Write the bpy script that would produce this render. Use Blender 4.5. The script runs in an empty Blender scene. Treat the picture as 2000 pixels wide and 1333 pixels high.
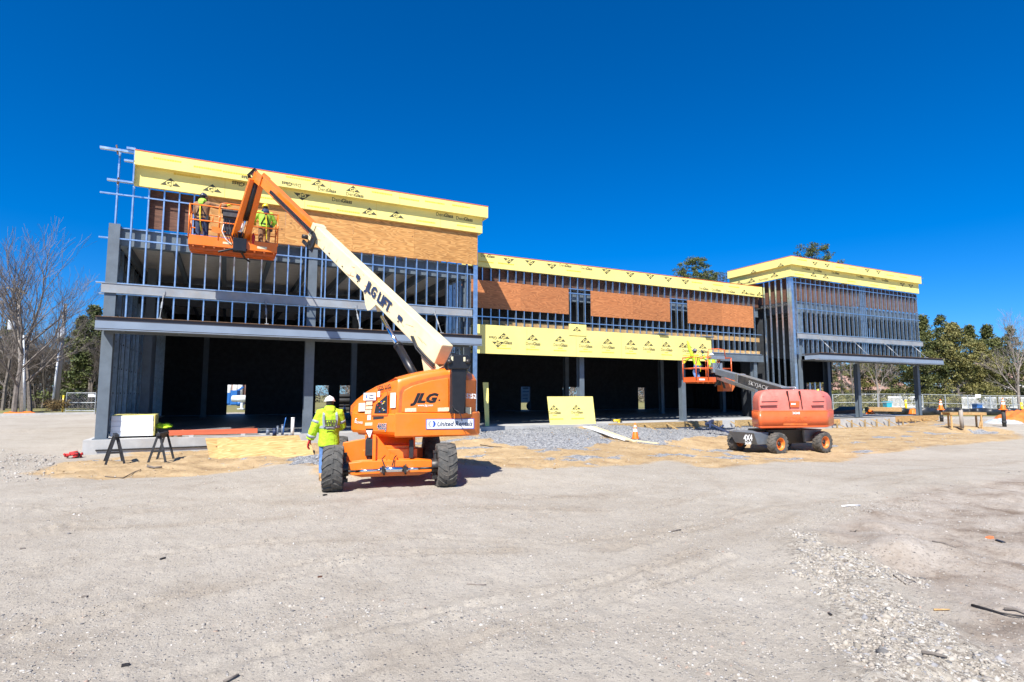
import bpy, bmesh, math, random
import numpy as np
from mathutils import Vector, Matrix, noise
PI = math.pi
rnd = random.Random(7)
S = bpy.context.scene
# ---------------- camera, sky, sun, exposure ----------------
F_PX, CAM_H, CX, CY = 1110.0, 1.75, 1000.0, 666.5
PITCH = math.atan(104 / F_PX); YAW = math.radians(26.67)
cam_d = bpy.data.cameras.new('camera'); cam = bpy.data.objects.new('camera', cam_d)
S.collection.objects.link(cam); S.camera = cam
cam_d.sensor_width = 36; cam_d.lens = 36 * F_PX / 2000
cam_d.clip_start = .05; cam_d.clip_end = 3000
cam.location = (0, 0, CAM_H); cam.rotation_euler = (PI / 2 + PITCH, 0, -YAW)
SUN_EL, SUN_AZ = math.radians(50), math.radians(44)      # light travels towards (+sin az, +cos az)
sd = bpy.data.lights.new('sun', 'SUN'); sun = bpy.data.objects.new('sun', sd); S.collection.objects.link(sun)
sd.energy = 5.0; sd.angle = math.radians(.5); sd.color = (1, .955, .88)
ldir = Vector((math.sin(SUN_AZ) * math.cos(SUN_EL), math.cos(SUN_AZ) * math.cos(SUN_EL), -math.sin(SUN_EL)))
sun.rotation_euler = ldir.to_track_quat('-Z', 'Y').to_euler(); sun.location = (-20, -20, 40)
W = bpy.data.worlds.new('World'); S.world = W; W.use_nodes = True
wn, wl = W.node_tree.nodes, W.node_tree.links
sky = wn.new('ShaderNodeTexSky'); sky.sky_type = 'NISHITA'; sky.sun_disc = False
sky.sun_elevation = SUN_EL; sky.sun_rotation = SUN_AZ + PI
sky.air_density = .85; sky.dust_density = .6; sky.ozone_density = 3.2; sky.altitude = 200
tn = wn.new('ShaderNodeMix'); tn.data_type = 'RGBA'; tn.blend_type = 'MULTIPLY'; tn.inputs[0].default_value = 1; tn.inputs[7].default_value = (.60, .87, 1.24, 1)
hs = wn.new('ShaderNodeHueSaturation'); hs.inputs['Saturation'].default_value = 1.2; hs.inputs['Value'].default_value = 1.14
wl.new(sky.outputs[0], tn.inputs[6]); wl.new(tn.outputs[2], hs.inputs['Color']); wl.new(hs.outputs[0], wn['Background'].inputs[0])
wn['Background'].inputs[1].default_value = .068
S.view_settings.view_transform = 'Standard'; S.view_settings.look = 'None'
S.view_settings.exposure = 0.78; S.view_settings.gamma = 1
S.render.engine = 'CYCLES'

# ---------------- helpers ----------------
def ray(px, py):
    xc = (px - CX) / F_PX; yc = -(py - CY) / F_PX
    fz = math.cos(PITCH) - yc * math.sin(PITCH); up = math.sin(PITCH) + yc * math.cos(PITCH)
    return xc, fz, up
def cp(px, py, d):                       # photo pixel at a real forward distance d -> (right, forward, height)
    x, f, u = ray(px, py); t = d / f
    return Vector((x * t, d, CAM_H + u * t))
def cw(v):                               # camera-ground frame -> world
    c, s = math.cos(YAW), math.sin(YAW)
    return Vector((v[0] * c + v[1] * s, -v[0] * s + v[1] * c, v[2]))
def at(px, py, Y):                       # photo pixel on the real vertical plane Y
    x, f, u = ray(px, py); c, s = math.cos(YAW), math.sin(YAW)
    X = x * c + f * s; YY = -x * s + f * c; t = Y / YY
    return Vector((X * t, Y, CAM_H + u * t))
def atz(px, py, Z):
    x, f, u = ray(px, py); c, s = math.cos(YAW), math.sin(YAW); t = (Z - CAM_H) / u
    return Vector(((x * c + f * s) * t, (-x * s + f * c) * t, Z))
def wd(px, py, d): return cw(cp(px, py, d))

C = S.collection
def tag(o, label=None, cat=None, group=None, kind=None):
    if label: o['label'] = label
    if cat: o['category'] = cat
    if group: o['group'] = group
    if kind: o['kind'] = kind
    return o
def empty(name, loc=(0, 0, 0), rz=0, label=None, cat=None, group=None):
    o = bpy.data.objects.new(name, None); C.objects.link(o)
    o.location = loc; o.rotation_euler = (0, 0, rz); o.empty_display_size = .1
    return tag(o, label, cat, group)
def ch(o): return [c for c in C.objects if c.parent == o]
def copy_tree(o, parent=None):
    c = o.copy(); C.objects.link(c); c.parent = parent; KIDS[c.name] = []
    if parent is not None: KIDS[parent.name].append(c.name)
    for k in list(KIDS.get(o.name, [])): copy_tree(bpy.data.objects[k], c)
    return c
KIDS = {}
_TX = {}
def text2d(body, bold=0, shear=0, spacing=1.0):
    k = (body, bold, shear, spacing)
    if k in _TX: return _TX[k]
    cu = bpy.data.curves.new('t', 'FONT'); cu.body = body; cu.size = 1; cu.offset = bold; cu.shear = shear
    cu.resolution_u = 2; cu.space_character = spacing; cu.align_x = 'CENTER'; cu.align_y = 'CENTER'
    o = bpy.data.objects.new('t', cu); C.objects.link(o)
    dg = bpy.context.evaluated_depsgraph_get(); dg.update()
    me = bpy.data.meshes.new_from_object(o.evaluated_get(dg))
    v = [(p.co.x, p.co.y) for p in me.vertices]; f = [tuple(p.vertices) for p in me.polygons]
    bpy.data.objects.remove(o); bpy.data.curves.remove(cu); bpy.data.meshes.remove(me)
    _TX[k] = (v, f); return v, f
class MB:
    """collects shapes; build() links them as ONE mesh object"""
    def __init__(s, M=None):
        s.v = []; s.f = []; s.m = []; s.st = []; s.M = M or Matrix(); s.mi = 0; s.sm = []; s.smooth = False
    def add(s, vs, fs):
        n = len(s.v); M = s.M; s.st.append((n, len(s.f)))
        s.v += [tuple(M @ Vector(p)) for p in vs]
        for f in fs: s.f.append(tuple(i + n for i in f)); s.m.append(s.mi); s.sm.append(s.smooth)
        return s
    def bx(s, x0, x1, y0, y1, z0, z1):
        return s.add([(x0,y0,z0),(x1,y0,z0),(x1,y1,z0),(x0,y1,z0),(x0,y0,z1),(x1,y0,z1),(x1,y1,z1),(x0,y1,z1)],
                     [(0,3,2,1),(4,5,6,7),(0,1,5,4),(1,2,6,5),(2,3,7,6),(3,0,4,7)])
    def cb(s, c, d): return s.bx(c[0]-d[0]/2, c[0]+d[0]/2, c[1]-d[1]/2, c[1]+d[1]/2, c[2]-d[2]/2, c[2]+d[2]/2)
    def frame(s, d, up=(0, 0, 1)):
        d = Vector(d).normalized(); up = Vector(up)
        a = d.cross(up)
        if a.length < 1e-3: a = d.cross(Vector((1, 0, 0)))
        a.normalize(); b = a.cross(d); return d, a, b
    def beam(s, p0, p1, w, h, w1=None, h1=None, up=(0, 0, 1)):     # box bar between two points
        p0, p1 = Vector(p0), Vector(p1); d, a, b = s.frame(p1 - p0, up); w1 = w1 or w; h1 = h1 or h
        vs = []
        for p, ww, hh in ((p0, w, h), (p1, w1, h1)):
            vs += [p - a*ww/2 - b*hh/2, p + a*ww/2 - b*hh/2, p + a*ww/2 + b*hh/2, p - a*ww/2 + b*hh/2]
        return s.add(vs, [(3,2,1,0),(4,5,6,7),(0,1,5,4),(1,2,6,5),(2,3,7,6),(3,0,4,7)])
    def tube(s, p0, p1, r0, r1=None, n=10, cap=True):
        return s.path([p0, p1], [r0, r0 if r1 is None else r1], n, cap)
    def path(s, pts, rs, n=8, cap=True):
        pts = [Vector(p) for p in pts]
        if not hasattr(rs, '__len__'): rs = [rs] * len(pts)
        vs, fs = [], []; pa = None
        for i, p in enumerate(pts):
            d = (pts[min(i+1, len(pts)-1)] - pts[max(i-1, 0)])
            if d.length < 1e-6: d = Vector((0, 0, 1))
            d.normalize()
            if pa is None:
                pa = d.cross(Vector((0, 0, 1)))
                if pa.length < .05: pa = d.cross(Vector((1, 0, 0)))
            a = (pa - d * pa.dot(d)).normalized(); pa = a; b = d.cross(a)
            for k in range(n):
                t = 2 * PI * k / n; vs.append(p + (a * math.cos(t) + b * math.sin(t)) * rs[i])
        for i in range(len(pts) - 1):
            for k in range(n):
                fs.append((i*n+k, i*n+(k+1)%n, (i+1)*n+(k+1)%n, (i+1)*n+k))
        if cap: fs += [tuple(range(n))[::-1], tuple(range((len(pts)-1)*n, len(pts)*n))]
        o = s.smooth; s.smooth = n > 6; s.add(vs, fs); s.smooth = o; return s
    def loft(s, rings, n=16, cap=True):       # rings: (centre, vecA, vecB)
        vs, fs = [], []
        for c, a, b in rings:
            c, a, b = Vector(c), Vector(a), Vector(b)
            for k in range(n):
                t = 2 * PI * k / n; vs.append(c + a * math.cos(t) + b * math.sin(t))
        for i in range(len(rings) - 1):
            for k in range(n): fs.append((i*n+k, i*n+(k+1)%n, (i+1)*n+(k+1)%n, (i+1)*n+k))
        if cap: fs += [tuple(range(n))[::-1], tuple(range((len(rings)-1)*n, len(rings)*n))]
        o = s.smooth; s.smooth = True; s.add(vs, fs); s.smooth = o; return s
    def lathe(s, c, ax, prof, n=24, cap=False):   # prof: (along, radius)
        d, a, b = s.frame(ax); c = Vector(c)
        return s.loft([(c + d * h, a * r, b * r) for h, r in prof], n, cap)
    def prism(s, poly, o, U, V, N, t):        # polygon in plane (o,U,V), thickness t along N
        o, U, V, N = Vector(o), Vector(U), Vector(V), Vector(N); n = len(poly)
        b = [o + U*p[0] + V*p[1] for p in poly]
        ar = sum(poly[i][0]*poly[(i+1)%n][1]-poly[(i+1)%n][0]*poly[i][1] for i in range(n))
        fl = (U.cross(V).dot(N) > 0) == (ar > 0)
        q = tuple(range(n)); r = tuple(range(n, 2*n))
        side = [(i, (i+1)%n, (i+1)%n+n, i+n) for i in range(n)]
        if fl: fs = [q[::-1], r] + side
        else: fs = [q, r[::-1]] + [f[::-1] for f in side]
        return s.add(b + [p + N*t for p in b], fs)
    def hull(s, bot, top):                    # ring lists of same length -> closed solid
        n = len(bot)
        return s.add(list(bot) + list(top), [tuple(range(n))[::-1], tuple(range(n, 2*n))] + [(i, (i+1)%n, (i+1)%n+n, i+n) for i in range(n)])
    def text(s, body, o, U, V, size, bold=0, shear=0, spacing=1.0, sx=1.0, mirror=1):
        v, f = text2d(body, bold, shear, spacing); o, U, V = Vector(o), Vector(U), Vector(V)
        return s.add([o + U * (p[0]*size*sx*mirror) + V * (p[1]*size) for p in v], f)
    def split(s, name, mats, parent, **k):    # every added shape becomes a part of its own
        out = []; st = s.st + [(len(s.v), len(s.f))]
        for (v0, f0), (v1, f1) in zip(st, st[1:]):
            q = MB(); q.v = s.v[v0:v1]; q.f = [tuple(i - v0 for i in f) for f in s.f[f0:f1]]; q.m = s.m[f0:f1]; q.sm = s.sm[f0:f1]; out.append(q.build(name, mats, parent, **k))
        return out
    def build(s, name, mats, parent=None, bevel=0, seg=2, auto=False, loc=None, weld=False):
        me = bpy.data.meshes.new(name)
        if parent is not None and not hasattr(s, 'local'):
            inv = world_inv(parent); vs = [tuple(inv @ Vector(p)) for p in s.v]
        elif loc is not None:
            vs = [tuple(Vector(p) - Vector(loc)) for p in s.v]
        else: vs = s.v
        me.from_pydata(vs, [], s.f)
        if not isinstance(mats, (list, tuple)): mats = [mats]
        for m in mats: me.materials.append(m)
        if len(mats) > 1: me.polygons.foreach_set('material_index', s.m)
        if any(s.sm): me.polygons.foreach_set('use_smooth', s.sm)
        me.update()
        o = bpy.data.objects.new(name, me); C.objects.link(o)
        if loc is not None: o.location = loc
        if parent is not None:
            o.parent = parent; KIDS.setdefault(parent.name, []).append(o.name)
        if bevel:
            b = o.modifiers.new('bevel', 'BEVEL'); b.width = bevel; b.segments = seg; b.limit_method = 'ANGLE'; b.angle_limit = .6
            b.harden_normals = False
        return o
def world_inv(o):
    M = Matrix.Translation(o.location) @ o.rotation_euler.to_matrix().to_4x4()
    if o.parent: M = world_inv(o.parent).inverted() @ M
    return M.inverted()
CAMF = Matrix.Rotation(-YAW, 4, 'Z')      # camera-ground frame -> world

# ---------------- materials ----------------
def mat(name, col, rough=.6, metal=0, var=0, vs=3, col2=None, bump=0, bs=60, dust=0, dustc=(.36, .30, .23), coat=0, spec=.5, stretch=None, rvar=0):
    m = bpy.data.materials.new(name); m.use_nodes = True; nt = m.node_tree; N, L = nt.nodes, nt.links
    b = N['Principled BSDF']; b.inputs['Roughness'].default_value = rough; b.inputs['Metallic'].default_value = metal
    b.inputs['Specular IOR Level'].default_value = spec
    if coat: b.inputs['Coat Weight'].default_value = coat; b.inputs['Coat Roughness'].default_value = .15
    tc = N.new('ShaderNodeTexCoord'); mp = N.new('ShaderNodeMapping'); L.new(tc.outputs['Object'], mp.inputs[0])
    if stretch: mp.inputs['Scale'].default_value = stretch
    cur = None
    if var:
        n = N.new('ShaderNodeTexNoise'); n.inputs['Scale'].default_value = vs; n.inputs['Detail'].default_value = 6; n.inputs['Roughness'].default_value = .65
        L.new(mp.outputs[0], n.inputs['Vector'])
        r = N.new('ShaderNodeValToRGB'); L.new(n.outputs['Fac'], r.inputs[0])
        c2 = col2 or tuple(min(1, c * (1 + var)) for c in col); c1 = tuple(c * (1 - var) for c in col) if not col2 else col
        r.color_ramp.elements[0].position = .36; r.color_ramp.elements[1].position = .66
        r.color_ramp.elements[0].color = (*c1, 1); r.color_ramp.elements[1].color = (*c2, 1)
        cur = r.outputs[0]
        if rvar:
            rr = N.new('ShaderNodeMapRange'); rr.inputs['To Min'].default_value = rough - rvar; rr.inputs['To Max'].default_value = rough + rvar
            L.new(n.outputs['Fac'], rr.inputs['Value']); L.new(rr.outputs[0], b.inputs['Roughness'])
    if dust:
        n2 = N.new('ShaderNodeTexNoise'); n2.inputs['Scale'].default_value = 2.6; n2.inputs['Detail'].default_value = 9; n2.inputs['Roughness'].default_value = .72
        L.new(tc.outputs['Object'], n2.inputs['Vector'])
        mr = N.new('ShaderNodeMapRange'); mr.inputs['From Min'].default_value = .42; mr.inputs['From Max'].default_value = .75; mr.inputs['To Max'].default_value = dust
        L.new(n2.outputs['Fac'], mr.inputs['Value'])
        mx = N.new('ShaderNodeMix'); mx.data_type = 'RGBA'; L.new(mr.outputs[0], mx.inputs[0])
        if cur: L.new(cur, mx.inputs[6])
        else: mx.inputs[6].default_value = (*col, 1)
        mx.inputs[7].default_value = (*dustc, 1); cur = mx.outputs[2]
    if cur: L.new(cur, b.inputs['Base Color'])
    else: b.inputs['Base Color'].default_value = (*col, 1)
    if bump:
        n3 = N.new('ShaderNodeTexNoise'); n3.inputs['Scale'].default_value = bs; n3.inputs['Detail'].default_value = 5
        L.new(mp.outputs[0], n3.inputs['Vector'])
        bp = N.new('ShaderNodeBump'); bp.inputs['Strength'].default_value = bump; bp.inputs['Distance'].default_value = .02
        L.new(n3.outputs['Fac'], bp.inputs['Height']); L.new(bp.outputs[0], b.inputs['Normal'])
    return m
def ply_mat(name, c1, c2, scale=1.0, knots=True, seed=0):
    m = bpy.data.materials.new(name); m.use_nodes = True; nt = m.node_tree; N, L = nt.nodes, nt.links
    b = N['Principled BSDF']; b.inputs['Roughness'].default_value = .75
    tc = N.new('ShaderNodeTexCoord'); mp = N.new('ShaderNodeMapping'); L.new(tc.outputs['Object'], mp.inputs[0])
    mp.inputs['Scale'].default_value = (.35, 1.6, 1.6); mp.inputs['Location'].default_value = (seed, seed * 2, seed)
    oi = N.new('ShaderNodeObjectInfo'); om = N.new('ShaderNodeVectorMath'); om.operation = 'SCALE'; om.inputs[0].default_value = (31, 17, 53); L.new(oi.outputs['Random'], om.inputs['Scale']); oa = N.new('ShaderNodeVectorMath'); L.new(mp.outputs[0], oa.inputs[0]); L.new(om.outputs[0], oa.inputs[1]); mp = oa
    n = N.new('ShaderNodeTexNoise'); n.inputs['Scale'].default_value = 1.5 * scale; n.inputs['Detail'].default_value = 2.5; L.new(mp.outputs[0], n.inputs['Vector'])
    w = N.new('ShaderNodeMath'); w.operation = 'MULTIPLY'; w.inputs[1].default_value = 16; L.new(n.outputs['Fac'], w.inputs[0])
    fr = N.new('ShaderNodeMath'); fr.operation = 'FRACT'; L.new(w.outputs[0], fr.inputs[0])
    r = N.new('ShaderNodeValToRGB'); L.new(fr.outputs[0], r.inputs[0])
    e = r.color_ramp.elements; e[0].color = (*c1, 1); e[1].color = (*c1, 1); e[1].position = 1
    k = e.new(.55); k.color = (*c2, 1); k = e.new(.85); k.color = tuple(x * .8 for x in c2) + (1,)
    cur = r.outputs[0]
    nf = N.new('ShaderNodeTexNoise'); nf.inputs['Scale'].default_value = 9; nf.inputs['Detail'].default_value = 6; L.new(mp.outputs[0], nf.inputs['Vector'])
    mx = N.new('ShaderNodeMix'); mx.data_type = 'RGBA'; mx.blend_type = 'MULTIPLY'; mx.inputs[0].default_value = .5
    L.new(cur, mx.inputs[6]); L.new(nf.outputs['Fac'], mx.inputs[7]); cur = mx.outputs[2]
    g = N.new('ShaderNodeMix'); g.data_type = 'RGBA'; g.blend_type = 'MULTIPLY'; g.inputs[0].default_value = 1; g.inputs[7].default_value = (1.22, 1.22, 1.22, 1)
    L.new(cur, g.inputs[6]); cur = g.outputs[2]
    if knots:
        v = N.new('ShaderNodeTexVoronoi'); v.inputs['Scale'].default_value = 1.9; mp2 = N.new('ShaderNodeMapping'); mp2.inputs['Location'].default_value = (seed, seed, seed)
        mp2.inputs['Scale'].default_value = (1, .3, 1); L.new(tc.outputs['Object'], mp2.inputs[0]); L.new(mp2.outputs[0], v.inputs['Vector'])
        kr = N.new('ShaderNodeMapRange'); kr.inputs['From Min'].default_value = .045; kr.inputs['From Max'].default_value = .08; kr.inputs['To Min'].default_value = .75; kr.inputs['To Max'].default_value = 0
        L.new(v.outputs['Distance'], kr.inputs['Value'])
        mk = N.new('ShaderNodeMix'); mk.data_type = 'RGBA'; L.new(kr.outputs[0], mk.inputs[0]); L.new(cur, mk.inputs[6]); mk.inputs[7].default_value = (.12, .05, .02, 1); cur = mk.outputs[2]
    tv = N.new('ShaderNodeHueSaturation'); vr = N.new('ShaderNodeMapRange'); vr.inputs['To Min'].default_value = .84; vr.inputs['To Max'].default_value = 1.14; L.new(oi.outputs['Random'], vr.inputs['Value']); L.new(vr.outputs[0], tv.inputs['Value']); L.new(cur, tv.inputs['Color']); L.new(tv.outputs[0], b.inputs['Base Color'])
    return m
M = {}
M['stud'] = mat('galvanized steel stud', (.56, .68, .79), .34, .92, var=.15, vs=5, rvar=.07)
M['studdark'] = mat('punched hole shadow steel', (.03, .035, .04), .6)
M['primer'] = mat('grey primer steel', (.115, .145, .175), .62, 0, var=.14, vs=2.2, rvar=.1)
M['primerlight'] = mat('pale primer steel', (.29, .32, .35), .55, .1, var=.14, vs=1.6, dust=.35, dustc=(.42, .30, .16))
M['fascia'] = mat('blue grey fascia', (.215, .27, .345), .5, 0, var=.08, vs=1.2)
M['fasciadark'] = mat('dark fascia cap', (.05, .048, .055), .6)
M['rust'] = mat('rusty flange', (.20, .12, .07), .7, 0, var=.3, vs=5)
M['yellow'] = mat('yellow glass mat sheathing', (.88, .755, .235), .72, 0, var=.06, vs=.8, bump=.05, bs=200)
M['ink'] = mat('printed ink', (.075, .07, .035), .7)
M['yellowink'] = mat('pale printed ink', (.74, .52, .055), .7)
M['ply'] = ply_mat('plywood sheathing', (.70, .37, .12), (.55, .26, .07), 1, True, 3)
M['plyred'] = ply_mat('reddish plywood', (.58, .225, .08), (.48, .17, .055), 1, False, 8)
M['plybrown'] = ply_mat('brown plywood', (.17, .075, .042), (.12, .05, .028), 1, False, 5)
M['plynew'] = ply_mat('new plywood', (.76, .53, .24), (.56, .34, .12), .8, True, 11)
M['lumber'] = ply_mat('construction lumber', (.62, .40, .17), (.5, .29, .11), 2, False, 2)
M['form'] = ply_mat('weathered form board', (.52, .37, .18), (.4, .26, .1), 2, False, 4)
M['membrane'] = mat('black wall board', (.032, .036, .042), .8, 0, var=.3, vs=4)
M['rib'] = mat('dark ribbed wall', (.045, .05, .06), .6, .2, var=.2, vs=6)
M['deck'] = mat('roof deck underside', (.55, .56, .56), .5, .1, var=.08, vs=4)
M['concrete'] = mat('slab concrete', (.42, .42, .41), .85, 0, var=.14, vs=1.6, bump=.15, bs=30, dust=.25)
M['concshade'] = mat('shaded slab concrete', (.20, .22, .235), .6, 0, var=.3, vs=1.2)  # slab concrete again, with the interior shade put into its colour
M['redline'] = mat('orange edge flashing', (.75, .13, .03), .6)
M['orange'] = mat('orange machine paint', (.88, .185, .006), .36, 0, var=.05, vs=3, coat=.2, dust=.38, dustc=(.50, .23, .08), bump=.04, bs=40)
M['orangedk'] = mat('worn orange steel', (.62, .14, .02), .5, 0, var=.2, vs=6, dust=.45, dustc=(.20, .13, .09))
M['cream'] = mat('cream boom paint', (.80, .67, .40), .5, 0, var=.06, vs=2, coat=.1, dust=.4, dustc=(.5, .38, .2))
M['black'] = mat('black steel', (.012, .012, .014), .38, 0, var=.3, vs=5)
M['blackmatte'] = mat('black plastic', (.02, .021, .024), .6, 0, var=.3, vs=9, bump=.1)
M['grease'] = mat('greasy dark steel', (.045, .04, .038), .45, .5, var=.4, vs=14)
M['chrome'] = mat('chrome rod', (.75, .78, .82), .12, 1)
M['tyre'] = mat('dusty tyre rubber', (.055, .055, .052), .85, 0, var=.2, vs=6, bump=.2, bs=50, dust=.75, dustc=(.23, .20, .165))
M['white'] = mat('white sticker', (.78, .78, .76), .5, 0, var=.05, vs=14)
M['cream2'] = mat('pale decal', (.70, .62, .40), .5, 0, var=.3, vs=60)
M['blue'] = mat('blue ink', (.02, .08, .42), .5)
M['navy'] = mat('dark blue ink', (.02, .035, .09), .5)
M['grey'] = mat('grey ink', (.36, .38, .42), .5)
M['skyred'] = mat('faded red cover', (.72, .17, .13), .5, 0, var=.1, vs=2, dust=.5, dustc=(.55, .30, .24))
M['skyorange'] = mat('orange red counterweight', (.74, .125, .03), .4, 0, var=.06, vs=3, coat=.25, dust=.2, dustc=(.5, .2, .1))
M['skygrey'] = mat('dark grey chassis', (.03, .035, .045), .5, 0, var=.15, vs=4, dust=.25)
M['skygrey2'] = mat('mid grey chassis', (.13, .16, .20), .5, 0, var=.1, vs=4, dust=.3)
M['alu'] = mat('scuffed aluminium', (.42, .44, .46), .35, .7, var=.1, vs=6)
M['rimorange'] = mat('orange wheel rim', (.85, .20, .02), .45, 0, var=.1, vs=8, dust=.3)
M['hivis'] = mat('lime high visibility fabric', (.42, .66, .02), .75, 0, var=.10, vs=7, bump=.9, bs=9)
M['hivis2'] = mat('pale lime fabric', (.38, .72, .07), .75, 0, var=.12, vs=9, bump=.8, bs=11)
M['reflect'] = mat('silver reflective tape', (.30, .32, .36), .45, 0)
M['jeans'] = mat('blue denim', (.10, .20, .42), .85, 0, var=.25, vs=12, bump=.7, bs=16)
M['jeansdk'] = mat('dark denim', (.03, .05, .11), .85, 0, var=.3, vs=12, bump=.7, bs=16)
M['brownwear'] = mat('brown duck canvas', (.28, .15, .075), .85, 0, var=.2, vs=10, bump=.8, bs=14)
M['skin'] = mat('skin', (.52, .30, .21), .55, 0, var=.06, vs=10)
M['hair'] = mat('dark hair', (.02, .015, .012), .7)
M['hatwhite'] = mat('white hard hat', (.82, .82, .80), .3, coat=.5)
M['hatyellow'] = mat('yellow hard hat', (.90, .60, .02), .3, coat=.5)
M['hatdark'] = mat('dark hard hat', (.04, .05, .08), .35, coat=.4)
M['hatgrey'] = mat('grey hard hat', (.12, .12, .16), .4, coat=.3)
M['redglove'] = mat('red glove', (.50, .02, .02), .7, var=.2, vs=20)
M['yelglove'] = mat('yellow glove', (.75, .62, .03), .7, var=.2, vs=20)
M['boot'] = mat('tan leather boot', (.38, .22, .09), .7, var=.2, vs=12)
M['conew'] = mat('white reflective sleeve', (.80, .80, .80), .5)
M['coneo'] = mat('traffic cone orange', (.92, .17, .01), .5, var=.08, vs=8)
M['rubber'] = mat('black rubber base', (.03, .03, .03), .7, var=.2, vs=8)
M['foam'] = mat('white foam board', (.86, .86, .85), .8, var=.03, vs=2)
M['redwood'] = mat('red primed timber', (.62, .13, .055), .7, var=.15, vs=3, stretch=(.3, 2, 2))
M['pvc'] = mat('white pvc', (.85, .85, .83), .4)
M['conduit'] = mat('grey conduit', (.16, .19, .24), .5)
M['bluepipe'] = mat('blue tubing', (.02, .13, .42), .45)
M['bark'] = mat('tree bark', (.17, .145, .125), .9, var=.3, vs=6, bump=.5, bs=20)
M['barkpale'] = mat('pale bark', (.26, .22, .19), .9, var=.3, vs=6, bump=.4, bs=20)
M['thicket'] = mat('thicket twigs', (.15, .125, .105), .9, var=.35, vs=2)
M['pole'] = mat('weathered pole', (.33, .29, .25), .85, var=.2, vs=4, bump=.2, stretch=(6, 6, .6))
M['tank'] = mat('transformer tank', (.62, .65, .68), .5, var=.08)
M['galv'] = mat('galvanised fence tube', (.42, .45, .47), .45, .4)
M['silt'] = mat('black silt cloth', (.02, .022, .026), .45, var=.3, vs=3, bump=.6, bs=5)
M['tarp'] = mat('orange tarpaulin', (.66, .17, .03), .5, var=.2, vs=3, bump=1.0, bs=5)
M['clear'] = mat('translucent plastic wrap', (.50, .52, .53), .25, var=.1, vs=6, bump=1, bs=8)
M['kerb'] = mat('kerb concrete', (.40, .39, .37), .85, var=.12, vs=3, bump=.2)
M['brick'] = mat('orange brick', (.62, .19, .07), .8, var=.15, vs=12)
M['wallwhite'] = mat('white siding', (.75, .75, .73), .7, var=.05, vs=2)
M['roofpink'] = mat('brown shingle roof', (.33, .20, .16), .85, var=.2, vs=6)
M['dkgreen'] = mat('teal bin', (.02, .42, .55), .5)
M['mulch'] = mat('bare earth litter', (.22, .14, .09), .95, var=.3, vs=4, bump=.6)
M['glassdk'] = mat('dark glass', (.02, .025, .03), .1)
def leafmat(name, c1, c2):
    m = bpy.data.materials.new(name); m.use_nodes = True; N, L = m.node_tree.nodes, m.node_tree.links
    b = N['Principled BSDF']; b.inputs['Roughness'].default_value = .6; b.inputs['Specular IOR Level'].default_value = .3
    tc = N.new('ShaderNodeTexCoord'); n = N.new('ShaderNodeTexNoise'); n.inputs['Scale'].default_value = .9; n.inputs['Detail'].default_value = 4
    oi = N.new('ShaderNodeObjectInfo'); ad = N.new('ShaderNodeVectorMath'); ad.operation = 'ADD'
    L.new(tc.outputs['Object'], ad.inputs[0]); L.new(oi.outputs['Random'], ad.inputs[1]); L.new(ad.outputs[0], n.inputs['Vector'])
    r = N.new('ShaderNodeValToRGB'); r.color_ramp.elements[0].position = .35; r.color_ramp.elements[1].position = .68
    r.color_ramp.elements[0].color = (*c1, 1); r.color_ramp.elements[1].color = (*c2, 1)
    L.new(n.outputs['Fac'], r.inputs[0]); L.new(r.outputs[0], b.inputs['Base Color'])
    b.inputs['Subsurface Weight'].default_value = 0
    return m
M['pine'] = leafmat('pine needles', (.05, .065, .02), (.165, .165, .048))
M['pinedk'] = leafmat('dark pine needles', (.045, .065, .02), (.13, .145, .045))
M['rhodo'] = leafmat('evergreen leaves', (.10, .105, .03), (.27, .235, .08))
M['shrub'] = leafmat('dry shrub leaves', (.10, .07, .03), (.22, .15, .06))
# ---------------- ground ----------------
def _w(px, py, d): v = wd(px, py, d); return (v.x, v.y, v.z)
CTRL = [(0,0,0),(-3,2,0),(3,2,0),(6,0,0),(-6,0,0),(0,6,0),(4,5,0),(-5,5,0),(8,4,0),(-3,9,0),(0,9,0),(5,9,0),(10,8,-.03),(15,6,-.1),(20,4,-.15),(-10,8,0),
 _w(650,962,10.2), _w(869,952,10.7), _w(830,898,12.9), _w(700,905,12.8), _w(625,936,12.6), _w(400,922,14.6),
 _w(237,902,16.2), _w(312,898,16.4), _w(163,886,18.5), _w(400,885,18.9), _w(620,893,16.8), _w(900,890,17), _w(1000,880,18.5),
 (11.5,22.0,.0),(13.5,22.2,.1),(13.5,23.3,.24),(17,23.3,.22),(12,23,.16), _w(1060,850,22),
 _w(1241,858,24), _w(1320,845,28), _w(1400,842,29.5), _w(1200,838,26.6), _w(1520,888,21.3), _w(1607,884,22.2), _w(1428,884,22.2), _w(1560,893,20.5),
 _w(1000,915,13.0), _w(1300,903,15.4), _w(1300,880,19), _w(1700,884,21), _w(1850,868,24), _w(2000,858,27),
 _w(1800,828,41), _w(1700,832,37.5), _w(1600,836,34.5), _w(1840,824,37.7), _w(1961,834,33), _w(1890,834,32), _w(1985,826,40), _w(1900,848,31),
 _w(1900,816,46), _w(1990,816,46), _w(1990,801,66), _w(1700,800,62), _w(2100,820,45),
 _w(0,812,40), _w(180,807,42), _w(100,835,27), _w(0,850,24), _w(0,900,16), _w(120,900,17), _w(43,800,46), _w(107,802,45),_w(0,870,20),
 (0,48,.26),(10,48,.25),(25,48,.22),(40,48,.15),(0,70,.35),(30,90,.3),(60,90,.1),(-30,60,.4),(90,60,0),(-40,30,.1),(-20,15,0),(-60,100,.5),(120,120,0),(60,0,-.2),(-60,0,.1),(0,-60,0),(60,-60,0),(-60,-60,0)]
CT = np.array(CTRL)
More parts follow.
